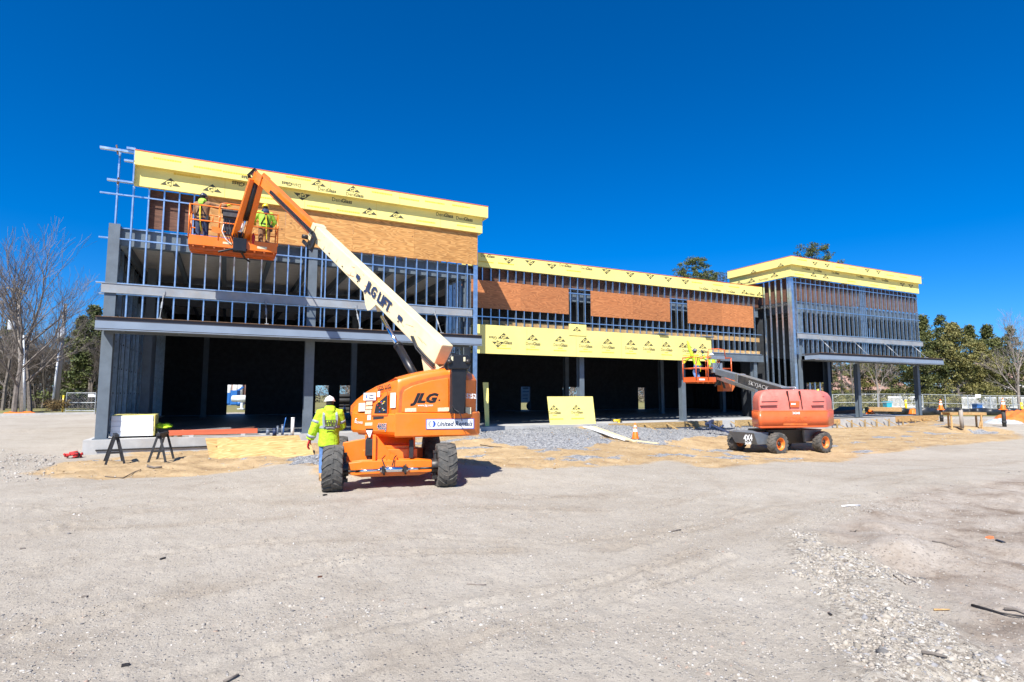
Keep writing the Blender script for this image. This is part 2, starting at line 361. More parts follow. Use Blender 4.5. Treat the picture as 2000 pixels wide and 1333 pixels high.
def ground_arr(X, Y):
    X = np.asarray(X, float); Y = np.asarray(Y, float)
    num = np.zeros_like(X); den = np.zeros_like(X)
    for x, y, z in CT:
        d2 = (X - x) ** 2 + (Y - y) ** 2 + .35
        w = d2 ** -1.6; num += w * z; den += w
    Z = num / den
    inside = (X > -3.9) & (X < 43.3) & (Y > np.where((X > 9.7) & (X < 30), 23.75, 22.4)) & (Y < 44.4)
    return np.where(inside, np.minimum(Z, .05), Z)
def gz(x, y): return float(ground_arr(np.array([x]), np.array([y]))[0])
# value noise in numpy
def vnoise(X, Y, seed):
    r = np.random.RandomState(seed); T = r.rand(256, 256)
    xi = np.floor(X).astype(int); yi = np.floor(Y).astype(int); fx = X - xi; fy = Y - yi
    fx = fx*fx*(3-2*fx); fy = fy*fy*(3-2*fy)
    a = T[xi % 256, yi % 256]; b = T[(xi+1) % 256, yi % 256]; c = T[xi % 256, (yi+1) % 256]; d = T[(xi+1) % 256, (yi+1) % 256]
    return (a*(1-fx)+b*fx)*(1-fy)+(c*(1-fx)+d*fx)*fy
def fbm(X, Y, f, seed, o=4):
    s = 0; a = .5; t = 0
    for i in range(o):
        s = s + a * vnoise(X*f + 13*i, Y*f + 7*i, seed + i); t += a; a *= .5; f *= 2.03
    return s / t
def inpoly(px, py, poly):
    ins = np.zeros(px.shape, bool); n = len(poly); j = n - 1
    for i in range(n):
        xi, yi = poly[i]; xj, yj = poly[j]
        c = ((yi > py) != (yj > py)) & (px < (xj - xi) * (py - yi) / (yj - yi + 1e-9) + xi); ins ^= c; j = i
    return ins
def dist_poly(px, py, poly):               # signed distance, + inside
    d = np.full(px.shape, 1e9); n = len(poly)
    for i in range(n):
        ax, ay = poly[i]; bx, by = poly[(i+1) % n]; vx, vy = bx-ax, by-ay
        t = np.clip(((px-ax)*vx + (py-ay)*vy) / (vx*vx+vy*vy+1e-9), 0, 1)
        d = np.minimum(d, np.hypot(px-ax-vx*t, py-ay-vy*t))
    return np.where(inpoly(px, py, poly), d, -d)
def gp(px, py):                            # photo pixel -> where that spot lies on the real ground
    z = 0
    for _ in range(12):
        v = atz(px, py, z); z = gz(v.x, v.y)
    return (v.x, v.y)
R1 = lambda pts: [gp(*p) for p in pts]
SAND = R1([(120,935),(60,925),(130,905),(260,890)]) + [(-3.2,22.6),(9.5,22.6),(10,23.8),(30,23.8),(30,22.4),(43.6,22.4)] + R1([(1850,826),(1985,846),(2000,858),(1900,866),(1700,886),(1550,903),(1400,915),(1300,900),(1180,912),(1050,916),(950,912),(700,932),(560,905),(430,925),(300,934),(200,938)])
GRAV1 = R1([(925,848),(960,835)]) + [(12.6,23.9),(17.3,23.9)] + R1([(1110,838),(1180,855),(1190,868),(1130,878),(1040,878),(960,862)])
GRAV2 = R1([(1140,838)]) + [(18.2,24),(29.9,24),(30.2,22.6)] + R1([(1480,842),(1400,856),(1330,858),(1280,870),(1230,862)])
GRAV3 = R1([(560,895),(640,888),(640,905),(560,910)])
DARK = R1([(1640,1000),(1800,955),(2000,930),(2300,940),(2500,1333),(2000,1400),(1900,1290),(1790,1170),(1700,1110),(1620,1060),(1600,1035)])
RIDGE = R1([(1530,1035),(1600,1055),(1690,1095),(1790,1155),(1860,1225),(1950,1340),(1700,1350),(1700,1280),(1650,1200),(1590,1120),(1530,1075)])
RUT = R1([(1440,1060),(1540,1015),(1650,985),(1790,975),(1800,992),(1680,1010),(1560,1045),(1480,1075)])
TRACK = [R1([(-50,1120),(200,1090),(520,1060),(820,1050),(1100,1060),(1300,1040),(1500,985),(1700,930),(2000,900)]), R1([(300,1333),(620,1250),(900,1190),(1200,1130),(1420,1060),(1560,1000),(1800,930)]), R1([(600,1340),(900,1260),(1200,1170),(1430,1090)]), R1([(-50,1060),(300,1000),(620,985)]), R1([(900,990),(1250,1000),(1420,960),(1380,930)]),R1([(-20,1180),(300,1140),(700,1085),(1000,1075)]),R1([(0,985),(150,1000),(400,975),(600,985),(900,962),(1200,975),(1330,955)]), R1([(0,1240),(150,1200),(350,1165),(550,1130),(700,1095)]),
         R1([(100,1035),(300,1030),(500,1015),(620,1005),(760,990)]), R1([(820,965),(1000,975),(1180,970),(1290,950),(1310,935)]), R1([(1400,1010),(1600,980),(1800,960),(2000,955)]), R1([(1180,1075),(1300,1050),(1450,1010),(1560,990)])]
def dist_line(px, py, pts):
    d = np.full(px.shape, 1e9)
    for (ax, ay), (bx, by) in zip(pts, pts[1:]):
        vx, vy = bx-ax, by-ay; t = np.clip(((px-ax)*vx + (py-ay)*vy) / (vx*vx+vy*vy+1e-9), 0, 1)
        d = np.minimum(d, np.hypot(px-ax-vx*t, py-ay-vy*t))
    return d
MOUND = [(*gp(1735,1085),.35,.10),(*gp(1800,1075),.45,.10),(*gp(1660,1095),.25,.07),(*gp(1620,1050),.3,.06),(*gp(1700,1000),.5,.07),(*gp(1900,960),.7,.08),(*gp(1930,1190),.3,.05),(*gp(1560,1010),.4,.05)]
def relief(X, Y, sandm, ridgem, darkm):
    r = np.hypot(X, Y); fade = np.clip(1 - r / 60, 0, 1)
    h = (fbm(X, Y, .35, 3) - .5) * .07 * fade + (fbm(X, Y, 1.7, 9) - .5) * .028 * fade + (fbm(X, Y, 8, 21, 4) - .5) * .030 * fade
    h += sandm * ((fbm(X, Y, 1.2, 41) - .45) * .20 + (fbm(X, Y, 6, 44) - .5) * .09) * np.clip(1 - r/70, 0, 1)
    h += ridgem * (.055 + (fbm(X, Y, 4, 51) - .5) * .10) - darkm * (.03 + (fbm(X, Y, 1.0, 61) - .5) * .22)
    for (mx, my, mr, mh) in MOUND: q = np.hypot(X - mx, Y - my) / mr; h += mh * np.exp(-q*q) * (.6 + .9*fbm(X, Y, 4, 95))
    for k, L_ in enumerate(TRACK):
        d = dist_line(X, Y, L_) + (fbm(X, Y, 3, 130 + k) - .5) * .12; w = .055
        h += (.030 * np.exp(-((d - .10) / w) ** 2) * (fbm(X, Y, 14, 70 + k)*2 - .35) - .010 * np.exp(-(d / .10) ** 2)) * np.clip((fbm(X, Y, .8, 150 + k) - .38) * 5, 0, 1)
    return h
def trackmask(X, Y):
    t = np.zeros_like(X)
    for k, L_ in enumerate(TRACK):
        d = dist_line(X, Y, L_) + (fbm(X, Y, 1.5, 200 + k) - .5) * .25
        t = np.maximum(t, np.exp(-(d / .17) ** 2) * np.clip((fbm(X, Y, .7, 210 + k) - .32) * 4, 0, 1))
    return t
def masks(X, Y):
    j = (fbm(X, Y, 1.1, 5) - .5) * 1.6 + (fbm(X, Y, 5, 6) - .5) * .5
    sm = lambda d, w: np.clip(d / w + .5, 0, 1)
    sand = sm(dist_poly(X, Y, SAND) + j * .45, .25)
    g = np.maximum.reduce([sm(dist_poly(X, Y, p) + j * k, .3) for p, k in ((GRAV1, .7), (GRAV2, .8), (GRAV3, .5))])
    dark = sm(dist_poly(X, Y, DARK) + j * .5, .5)
    ridge = sm(dist_poly(X, Y, RIDGE) + j * .55, .35)
    patch = np.clip((fbm(X, Y, .9, 77) - .60) * 9, 0, 1) * sand * .8            # pale gravel patches in the sand
    g = np.maximum(g, patch)
    # coarse pale stones on the far left lane
    grass = np.clip((Y - 52 + j) / 1.0, 0, 1) * np.where(X < 12, 1, 0) + np.clip((Y-58)/2, 0, 1) * np.where(X >= 12, 1, 0)
    cam_f = X * math.sin(YAW) + Y * math.cos(YAW); xr = X * math.cos(YAW) - Y * math.sin(YAW)
    grass = np.maximum(grass, np.clip((cam_f - 48) / 1.5, 0, 1)); grass = np.where((X > -4.5) & (X < 44) & (Y < 50), 0, grass)
    return sand, g, dark, ridge, np.clip(grass, 0, 1)
rad = [0.0, .35]
while rad[-1] < 75: rad.append(rad[-1] * 1.0088 + .004)
while rad[-1] < 900: rad.append(rad[-1] * 1.09)
fw = math.pi / 2 - YAW
ang = [fw - math.radians(50) + math.radians(100) * i / 560 for i in range(561)]
ang += [fw + math.radians(50) + math.radians(260) * i / 72 for i in range(1, 72)]
nA, nR = len(ang), len(rad)
A = np.array(ang); Rr = np.array(rad[1:])
GX = (Rr[:, None] * np.cos(A)[None]).ravel(); GY = (Rr[:, None] * np.sin(A)[None]).ravel()
msand, mgrav, mdark, mridge, mgrass = masks(GX, GY)
GZ = ground_arr(GX, GY) + relief(GX, GY, msand, mridge, mdark) + mgrav * (fbm(GX, GY, 9, 90, 3) - .5) * .05
inside = (GX > -3.95) & (GX < 43.4) & (GY > np.where((GX > 9.7) & (GX < 30), 23.55, 22.3)) & (GY < 44.5)
GZ = np.where(inside, np.minimum(GZ, .1), GZ)
verts = np.vstack([[0, 0, 0], np.column_stack([GX, GY, GZ])])
i = np.arange(nR - 2)[:, None] * nA; k = np.arange(nA)[None]; k2 = (k + 1) % nA
quads = np.stack([1 + i + k, 1 + i + nA + k, 1 + i + nA + k2, 1 + i + k2], -1).reshape(-1, 4)
tris = np.stack([np.zeros(nA, int), 1 + np.arange(nA), 1 + (np.arange(nA) + 1) % nA], -1)
def np_mesh(name, verts, faces, k, mats, smooth=False, cols=None, extra=None):
    me = bpy.data.meshes.new(name); me.vertices.add(len(verts)); me.vertices.foreach_set('co', np.asarray(verts, np.float32).ravel())
    nf = len(faces); me.loops.add(nf * k); me.polygons.add(nf)
    me.loops.foreach_set('vertex_index', np.asarray(faces, np.int32).ravel())
    me.polygons.foreach_set('loop_start', np.arange(nf, dtype=np.int32) * k); me.polygons.foreach_set('loop_total', np.full(nf, k, np.int32))
    if smooth: me.polygons.foreach_set('use_smooth', np.ones(nf, bool))
    me.update(calc_edges=True)
    if cols is not None:
        for nm, c in cols.items():
            a = me.color_attributes.new(nm, 'FLOAT_COLOR', 'POINT'); a.data.foreach_set('color', np.asarray(c, np.float32).ravel())
    for m in mats: me.materials.append(m)
    return me
one = np.ones(len(GX))
ca = np.vstack([[0, 0, 0, 1], np.column_stack([msand, mgrav, mdark, one])]); cb_ = np.vstack([[0, 0, 0, 1], np.column_stack([mridge, mgrass, trackmask(GX, GY), one])])
def ground_material():
    m = bpy.data.materials.new('compacted gravel and sand'); m.use_nodes = True; N, L = m.node_tree.nodes, m.node_tree.links
    b = N['Principled BSDF']; b.inputs['Roughness'].default_value = .92; b.inputs['Specular IOR Level'].default_value = .25
    tc = N.new('ShaderNodeTexCoord')
    def noi(sc, det=6, ro=.6):
        n = N.new('ShaderNodeTexNoise'); n.inputs['Scale'].default_value = sc; n.inputs['Detail'].default_value = det; n.inputs['Roughness'].default_value = ro
        L.new(tc.outputs['Object'], n.inputs['Vector']); return n.outputs['Fac']
    def ramp(f, stops):
        r = N.new('ShaderNodeValToRGB'); L.new(f, r.inputs[0]); e = r.color_ramp.elements
        e[0].position, e[0].color = stops[0][0], (*stops[0][1], 1); e[1].position, e[1].color = stops[-1][0], (*stops[-1][1], 1)
        for p, c in stops[1:-1]: q = e.new(p); q.color = (*c, 1)
        return r.outputs[0]
    def mix(f, a, c, bt='MIX'):
        x = N.new('ShaderNodeMix'); x.data_type = 'RGBA'; x.blend_type = bt
        if isinstance(f, (int, float)): x.inputs[0].default_value = f
        else: L.new(f, x.inputs[0])
        for s_, v in ((6, a), (7, c)):
            if isinstance(v, tuple): x.inputs[s_].default_value = (*v, 1)
            else: L.new(v, x.inputs[s_])
        return x.outputs[2]
    def attr(nm):
        a = N.new('ShaderNodeAttribute'); a.attribute_name = nm; s_ = N.new('ShaderNodeSeparateColor'); L.new(a.outputs['Color'], s_.inputs[0]); return s_.outputs
    big, mid, fine, vf = noi(.22, 5), noi(1.4, 8, .65), noi(14, 8, .7), noi(90, 4, .8)
    lane = ramp(mid, [(.30, (.31, .262, .203)), (.5, (.42, .373, .308)), (.7, (.485, .44, .372))])
    lane = mix(.55, lane, ramp(big, [(.35, (.355, .308, .25)), (.65, (.465, .42, .355))]))
    # small embedded stones, some pale, some dark
    v = N.new('ShaderNodeTexVoronoi'); v.inputs['Scale'].default_value = 34; v.inputs['Randomness'].default_value = 1; L.new(tc.outputs['Object'], v.inputs['Vector'])
    sc = N.new('ShaderNodeSeparateColor'); L.new(v.outputs['Color'], sc.inputs[0])
    pick = N.new('ShaderNodeMapRange'); pick.inputs['From Min'].default_value = .60; pick.inputs['From Max'].default_value = .68; L.new(sc.outputs[0], pick.inputs['Value'])
    core = N.new('ShaderNodeMapRange'); core.inputs['From Min'].default_value = .36; core.inputs['From Max'].default_value = .24; L.new(v.outputs['Distance'], core.inputs['Value'])
    mm = N.new('ShaderNodeMath'); mm.operation = 'MULTIPLY'; L.new(pick.outputs[0], mm.inputs[0]); L.new(core.outputs[0], mm.inputs[1])
    stone = ramp(sc.outputs[1], [(0, (.12, .12, .13)), (.2, (.34, .32, .30)), (.6, (.44, .41, .37)), (1, (.56, .54, .50))])
    lane = mix(mm.outputs[0], lane, stone)
    v2 = N.new('ShaderNodeTexVoronoi'); v2.inputs['Scale'].default_value = 110; L.new(tc.outputs['Object'], v2.inputs['Vector'])
    s2 = N.new('ShaderNodeSeparateColor'); L.new(v2.outputs['Color'], s2.inputs[0])
    lane = mix(.55, lane, ramp(s2.outputs[0], [(0, (.45, .44, .43)), (.12, (.82, .82, .82)), (.85, (1, 1, 1)), (1, (1.18, 1.17, 1.15))]), 'MULTIPLY')
    sandc = ramp(mid, [(.28, (.28, .19, .105)), (.45, (.45, .32, .175)), (.62, (.53, .39, .225)), (.8, (.50, .42, .31))])
    sandc = mix(.6, sandc, ramp(big, [(.4, (.8, .78, .76)), (.6, (1.05, 1.05, 1.05))]), 'MULTIPLY')
    sandc = mix(.6, sandc, ramp(fine, [(.35, (.75, .72, .7)), (.6, (1.05, 1.05, 1.05))]), 'MULTIPLY')
    v3 = N.new('ShaderNodeTexVoronoi'); v3.inputs['Scale'].default_value = 22; L.new(tc.outputs['Object'], v3.inputs['Vector'])
    s3 = N.new('ShaderNodeSeparateColor'); L.new(v3.outputs['Color'], s3.inputs[0])
    grav = ramp(s3.outputs[0], [(0, (.14, .145, .16)), (.5, (.26, .265, .275)), (1, (.42, .42, .42))])
    dk = ramp(mid, [(.3, (.20, .15, .11)), (.47, (.36, .305, .25)), (.7, (.45, .40, .345))])
    dk = mix(.5, dk, ramp(fine, [(.38, (.72, .7, .68)), (.6, (1.06, 1.06, 1.06))]), 'MULTIPLY')
    a1, a2 = attr('ma'), attr('mb')
    col = mix(a1[2], lane, dk); col = mix(a1[0], col, sandc)
    gm = N.new('ShaderNodeMath'); gm.operation = 'MULTIPLY_ADD'; L.new(fine, gm.inputs[0]); gm.inputs[1].default_value = .9; gm.inputs[2].default_value = -.45
    gs = N.new('ShaderNodeMath'); gs.operation = 'ADD'; L.new(gm.outputs[0], gs.inputs[0]); L.new(a1[1], gs.inputs[1])
    gc = N.new('ShaderNodeMapRange'); gc.inputs['From Min'].default_value = .35; gc.inputs['From Max'].default_value = .62; L.new(gs.outputs[0], gc.inputs['Value'])
    col = mix(gc.outputs[0], col, grav)
    rc = ramp(sc.outputs[1], [(0, (.22, .19, .155)), (.5, (.37, .325, .265)), (1, (.48, .44, .37))]); col = mix(a2[0], col, rc); tk = N.new('ShaderNodeMath'); tk.operation = 'MULTIPLY'; L.new(a2[2], tk.inputs[0]); tk.inputs[1].default_value = .75; col = mix(tk.outputs[0], col, mix(.5, lane, (.72, .66, .60), 'MULTIPLY'))
    gr = ramp(mid, [(.3, (.20, .15, .08)), (.55, (.22, .21, .08)), (.75, (.15, .18, .05))]); col = mix(a2[1], col, gr)
    L.new(col, b.inputs['Base Color'])
    # bump
    bs = N.new('ShaderNodeMath'); bs.operation = 'MULTIPLY_ADD'; L.new(fine, bs.inputs[0]); bs.inputs[1].default_value = 1.0; L.new(mm.outputs[0], bs.inputs[2])
    b2 = N.new('ShaderNodeMath'); b2.operation = 'MULTIPLY_ADD'; L.new(vf, b2.inputs[0]); b2.inputs[1].default_value = .4; L.new(bs.outputs[0], b2.inputs[2])
    bp = N.new('ShaderNodeBump'); bp.inputs['Strength'].default_value = .8; bp.inputs['Distance'].default_value = .03; L.new(b2.outputs[0], bp.inputs['Height']); L.new(bp.outputs[0], b.inputs['Normal'])
    return m
me = np_mesh('ground', verts, quads, 4, [ground_material()], True, {'ma': ca, 'mb': cb_})
go = bpy.data.objects.new('ground', me); C.objects.link(go); tag(go, 'pale compacted gravel and sandy earth of the building site', kind='structure')
def surf(x, y):
    X, Y = np.atleast_1d(np.asarray(x, float)), np.atleast_1d(np.asarray(y, float))
    s_, g_, d_, r_, q_ = masks(X, Y)
    return ground_arr(X, Y) + relief(X, Y, s_, r_, d_) + g_ * (fbm(X, Y, 9, 90, 3) - .5) * .05
def sz(x, y): return float(surf(x, y)[0])
# loose stones (nobody could count them)
def stones(name, X, Y, size, cols, label, zoff=.25):
    r = np.random.RandomState(len(X)); n = len(X)
    base = np.array([(0,0,1),(.85,0,.3),(.25,.8,.35),(-.7,.5,.25),(-.7,-.5,.3),(.3,-.85,.25),(.6,.5,-.5),(-.3,.7,-.5),(-.8,-.1,-.5),(-.2,-.75,-.5),(.65,-.45,-.5)], float)
    fc = np.array([(0,1,2),(0,2,3),(0,3,4),(0,4,5),(0,5,1),(1,6,2),(2,6,7),(2,7,3),(3,7,8),(3,8,4),(4,8,9),(4,9,5),(5,9,10),(5,10,1),(1,10,6)])
    nb = len(base); P = base[None] * (1 + r.uniform(-.48, .48, (n, nb, 3)))
    P *= (size[:, None] * r.uniform(.6, 1.4, (n, 3)))[:, None, :] * np.array([1, .8, .5])
    a = r.uniform(0, 6.28, n); ca_, sa_ = np.cos(a)[:, None], np.sin(a)[:, None]
    x = P[..., 0] * ca_ - P[..., 1] * sa_; y = P[..., 0] * sa_ + P[..., 1] * ca_
    Z = surf(X, Y)
    V = np.stack([x + X[:, None], y + Y[:, None], P[..., 2] + (Z + size * zoff)[:, None]], -1).reshape(-1, 3)
    Fc = (fc[None] + (np.arange(n) * nb)[:, None, None]).reshape(-1, 3)
    ci = np.repeat(cols[r.randint(0, len(cols), n)] * r.uniform(.8, 1.15, (n, 1)), nb, 0); ci = np.column_stack([ci * .8, np.ones(len(ci))])
    m = bpy.data.materials.new(name + ' stone'); m.use_nodes = True; b = m.node_tree.nodes['Principled BSDF']; b.inputs['Roughness'].default_value = .85
    at_ = m.node_tree.nodes.new('ShaderNodeAttribute'); at_.attribute_name = 'c'; m.node_tree.links.new(at_.outputs['Color'], b.inputs['Base Color'])
    o = bpy.data.objects.new(name, np_mesh(name, V, Fc, 3, [m], False, {'c': ci})); C.objects.link(o); tag(o, label, kind='stuff'); return o
r = np.random.RandomState(5)
pal = np.array([(.50,.46,.41),(.46,.42,.37),(.56,.53,.48),(.38,.345,.30),(.42,.385,.335),(.5,.46,.4),(.47,.43,.38),(.44,.40,.35),(.60,.575,.53),(.50,.46,.40),(.48,.44,.38),(.30,.28,.26),(.16,.155,.155),(.40,.37,.33),(.45,.41,.36),(.44,.33,.26)])
def scatter(n, d0, d1, p=1.6):
    t = r.rand(n) ** (1 / (2 - p) if p < 2 else 1); d = d0 * (d1 / d0) ** r.rand(n); a = r.uniform(-.80, .80, n)
    xr = d * np.tan(a) * .95; return xr * math.cos(YAW) + d * math.sin(YAW), -xr * math.sin(YAW) + d * math.cos(YAW), d
X, Y, d = scatter(62000, 2.3, 18); keep = (fbm(X, Y, 1.0, 15) + .16 * r.rand(len(X))) > .575; X, Y, d = X[keep], Y[keep], d[keep]
stones('scattered_pebbles', X, Y, .0032 * np.exp(r.normal(.45, .6, len(X))).clip(.6, 7), pal, 'small pale pebbles scattered over the compacted lane', .02)
def in_region(poly, n, jit=0):
    P = np.array(poly); x = r.uniform(P[:,0].min(), P[:,0].max(), n); y = r.uniform(P[:,1].min(), P[:,1].max(), n)
    k = dist_poly(x, y, poly) + (fbm(x, y, 1.5, 31) - .5) * jit > 0; return x[k], y[k]
X, Y = in_region(RIDGE, 34000, 1.3)
stones('rubble_ridge', X, Y, .0058 * np.exp(r.normal(.1, .68, len(X))).clip(.4, 7), np.array([(.46,.41,.35),(.42,.37,.31),(.50,.455,.39),(.37,.33,.27),(.44,.39,.32),(.58,.55,.49),(.20,.19,.18),(.46,.41,.34),(.34,.33,.33)]), 'loose rubble stones along the edge of the lane', -.05)
X, Y = in_region(RUT, 9000, .4)
stones('rut_crumbs', X, Y, .0065 * np.exp(r.normal(0, .5, len(X))).clip(.4, 4), np.array([(.43,.39,.34),(.38,.34,.29),(.47,.43,.38),(.33,.30,.26)]), 'crumbled stones along the rut right of the lane', .08)
X, Y = in_region(DARK, 1500, .3); stones('dirt_crumbs', X, Y, .006 * np.exp(r.normal(0, .5, len(X))), np.array([(.2,.15,.1),(.3,.26,.22),(.45,.42,.38)]), 'small crumbs and stones on the grey dirt patch')
xs, ys = [], []
for P_, n_ in ((GRAV1, 9000), (GRAV2, 11000), (GRAV3, 700)): x, y = in_region(P_, n_, 1); xs.append(x); ys.append(y)
X = np.concatenate(xs); Y = np.concatenate(ys); stones('crushed_stone', X, Y, .02 * np.exp(r.normal(0, .35, len(X))), np.array([(.30,.31,.325),(.22,.225,.24),(.38,.385,.39),(.17,.18,.20)]), 'blue grey crushed stone sloping up to the slab')
X, Y = in_region(SAND, 6000, 1); stones('sand_clods', X, Y, .014 * np.exp(r.normal(0, .5, len(X))), np.array([(.42,.29,.15),(.33,.22,.11),(.5,.4,.28),(.5,.48,.45)]), 'clods of orange sand in front of the building')
P_ = R1([(0,880),(110,890),(110,940),(0,945)]); X, Y = in_region(P_, 2500, .5)
stones('pale_rubble', X, Y, .015 * np.exp(r.normal(0, .5, len(X))), pal, 'pale rubble at the left edge of the sand')
# ---------------- the building ----------------
D, CN = 22.5, 24.65
bld = empty('unfinished_building', (20, 22.5, 0), 0, 'long steel framed commercial building under construction with yellow cornices and blue studs', 'building')
SLT, SLB = .30, -.9
b = MB(); b.bx(-3.95, 9.7, 22.25, 44.8, SLB, SLT); b.bx(9.7, 30.0, 23.5, 44.8, SLB, SLT); b.bx(30.0, 43.6, 22.0, 44.8, SLB, SLT)
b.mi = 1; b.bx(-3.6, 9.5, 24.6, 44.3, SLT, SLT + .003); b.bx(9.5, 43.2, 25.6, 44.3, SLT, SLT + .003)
b.build('floor_slab', [M['concrete'], M['concshade']], bld)
# columns (H sections: flanges front and back, web between)
def column(x, y, z0, z1, w=.36, dep=.36, name='column'):
    b = MB(); t = .022
    b.bx(x-w/2, x+w/2, y, y+t, z0, z1); b.bx(x-w/2, x+w/2, y+dep-t, y+dep, z0, z1); b.bx(x-.012, x+.012, y+t, y+dep-t, z0, z1)
    b.bx(x-w/2-.06, x+w/2+.06, y-.06, y+dep+.06, z0, z0+.025)
    return b.build(name, M['primer'], bld)
def box_col(x, y, z0, z1, w=.32, name='column'):
    return column(x, y, z0, z1, w, w)
for x in (-3.53, 2.79): box_col(x, D + .02 if x > 0 else D - .02, SLT, 7.42)
box_col(9.25, D + .18, SLT, 7.2, .3)
box_col(30.75, D + .17, SLT, 7.2, .34)
for x in (36.1, 42.75): column(x, D + .02, SLT, 3.72, .27, .27)
for x in (15.9, 22.6, 29.3): column(x, 23.86 if x < 28 else CN + .05, SLT, 4.1, .27, .28)
for (x, y) in ((-2.9, 27.2), (-3.2, 31.5), (6.6, 33.5), (13.9, 33.5), (21.1, 33.5), (29.6, 33.5), (36, 33.5), (-1.2, 41)): column(x, y, SLT, 6.9, .3, .3)
column(43.0, 29.2, SLT, 6.9, .34, .42); column(43.0, 34.5, SLT, 6.9, .34, .4)
# perimeter beams
def wbeam(name, x0, x1, y, z0, z1, m, dep=.2):
    b = MB(); b.bx(x0, x1, y, y+.015, z0+.015, z1-.015); b.bx(x0, x1, y-.02, y+dep, z0, z0+.015); b.bx(x0, x1, y-.02, y+dep, z1-.015, z1)
    return b.build(name, m, bld)
for x0, x1 in ((-3.78, 9.36), (30.3, 43.4)):
    o = wbeam('ledger_beam', x0, x1, D - .06, 5.08, 5.40, M['primerlight'], .055)
    wbeam('roof_beam', x0 + .1, x1 - .1, D + .26, 6.75, 7.38, M['primer'], .3)
    b = MB(); b.bx(x0+.1, x1-.1, D+.2, D+.258, 7.33, 7.36); b.build('roof_edge_angle', M['stud'], bld)
wbeam('roof_beam', 9.7, 30.0, CN + .3, 6.6, 7.1, M['primer'], .3)
wbeam('entry_beam', 24.1, 29.95, CN - .03, 3.74, 4.19, M['primer'], .3)
wbeam('entry_beam', 9.7, 24.1, CN + .05, 3.74, 4.19, M['primer'], .3)
# roof deck (corrugated, ribs along the facade) with joists
def corr(x0, x1, y0, y1, z):
    vs, fs = [], []; n = int((y1 - y0) / .15); prof = [(0, 0), (.06, 0), (.075, .04), (.135, .04)]; k = 0
    for i in range(n):
        for (a, h) in prof:
            y = y0 + i*.15 + a; vs += [(x0, y, z+h), (x1, y, z+h)]
            if k: fs.append((2*k-2, 2*k-1, 2*k+1, 2*k))
            k += 1
    return vs, fs
b = MB()
for a in ((-3.75, 43.2, 24.95, 44.6), (-3.75, 9.4, 22.8, 24.95), (30.2, 43.2, 22.8, 24.95)): b.add(*corr(*a, 7.2))
b.mi = 1; b.bx(-3.75, 43.2, 24.95, 44.6, 7.25, 7.45); b.bx(-3.75, 9.4, 22.8, 24.95, 7.25, 7.34); b.bx(30.2, 43.2, 22.8, 24.95, 7.25, 7.34)
b.build('roof_deck', [M['deck'], M['membrane']], bld)
x = -3.35
while x < 43:
    y0 = 22.95 if (x < 9.4 or x > 30.3) else CN + .45
    b = MB(); b.bx(x-.008, x+.008, y0, 44.4, 6.80, 7.19); b.bx(x-.08, x+.08, y0, 44.4, 6.78, 6.80)
    b.build('roof_joist', M['primer'], bld); x += 1.55
b = MB(); b.bx(-3.6, 43, 29.6, 29.72, 5.75, 6.77); b.build('girder', M['rib'], bld)
# rear wall with door openings
OPEN = [(.13,1.28),(5.99,6.94),(7.73,8.72),(23.2,24.15),(27.5,29.2),(36.15,37.05)]
b = MB(); xs = -3.9
for a, c in OPEN + [(43.4, 43.4)]:
    b.bx(xs, a, 44.42, 44.6, .31, 7.19); 
    if c > a: b.bx(a, c, 44.42, 44.6, 2.41, 7.19)
    xs = c
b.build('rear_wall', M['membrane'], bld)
# left side wall and right (east) side wall
STUD_N = [0]; EXTRA = MB()
def stud_mb(b, x, y, z0, z1, w=.042, dep=.15, along='x', holes=False):
    """C-section: front flange + web + rear flange; web punched with holes where it is seen"""
    t = .004
    if along == 'x':
        b.bx(x, x+w, y, y+t, z0, z1); b.bx(x, x+w, y+dep-t, y+dep, z0, z1)
        if holes:
            z = z0
            hz = z0 + .45
            while hz < z1 - .2:
                b.bx(x, x+t, y+t, y+dep-t, z, hz); b.bx(x, x+t, y+t, y+dep*.38, hz, hz+.07); b.bx(x, x+t, y+dep*.62, y+dep-t, hz, hz+.07)
                z = hz + .07; hz += .95
            b.bx(x, x+t, y+t, y+dep-t, z, z1)
        else: b.bx(x, x+t, y+t, y+dep-t, z0, z1)
    else:
        b.bx(x, x+t, y, y+w, z0, z1); b.bx(x+dep-t, x+dep, y, y+w, z0, z1)
        hz = z0 + .5; z = z0
        while hz < z1 - .2:
            b.bx(x+t, x+dep-t, y, y+t, z, hz); b.bx(x+t, x+dep*.38, y, y+t, hz, hz+.07); b.bx(x+dep*.62, x+dep-t, y, y+t, hz, hz+.07)
            z = hz + .07; hz += .95
        b.bx(x+t, x+dep-t, y, y+t, z, z1)
def stud(parent, *a, **k):
    STUD_N[0] += 1
    b = MB(); stud_mb(b, *a, **k); return b.build('stud', M['stud'], parent)
def track(b, x0, x1, y, z, h=.035, dep=.16): b.bx(x0, x1, y-.006, y+dep, z, z+.005); b.bx(x0, x1, y-.006, y-.002, z-.0, z+h)
# --- left block front stud wall
t = MB()
track(t, -3.95, 9.55, D, 5.405); track(t, -3.85, 9.5, D, 5.04); track(t, -3.95, 9.55, D, 6.90, .05, .03); track(t, -4.0, -1.0, D, 8.41, .05, .03)
t.bx(9.42, 9.62, D-.012, D-.004, SLT, 7.35); t.bx(9.55, 9.62, D-.004, D+.2, SLT, 8.78)
sw = t.build('stud_wall', M['stud'], bld)
for k_ in range(29):
    x = -3.55 + .4525 * k_
    if k_ == 0: stud(sw, x, D, 4.12, 9.93)
    elif k_ == 14: continue
    else: stud(sw, x, D, 4.12, 8.8 if k_ > 0 else 9.9)
stud(sw, 2.5, D, 4.12, 8.8); stud(sw, 3.1, D, 4.12, 7.4)
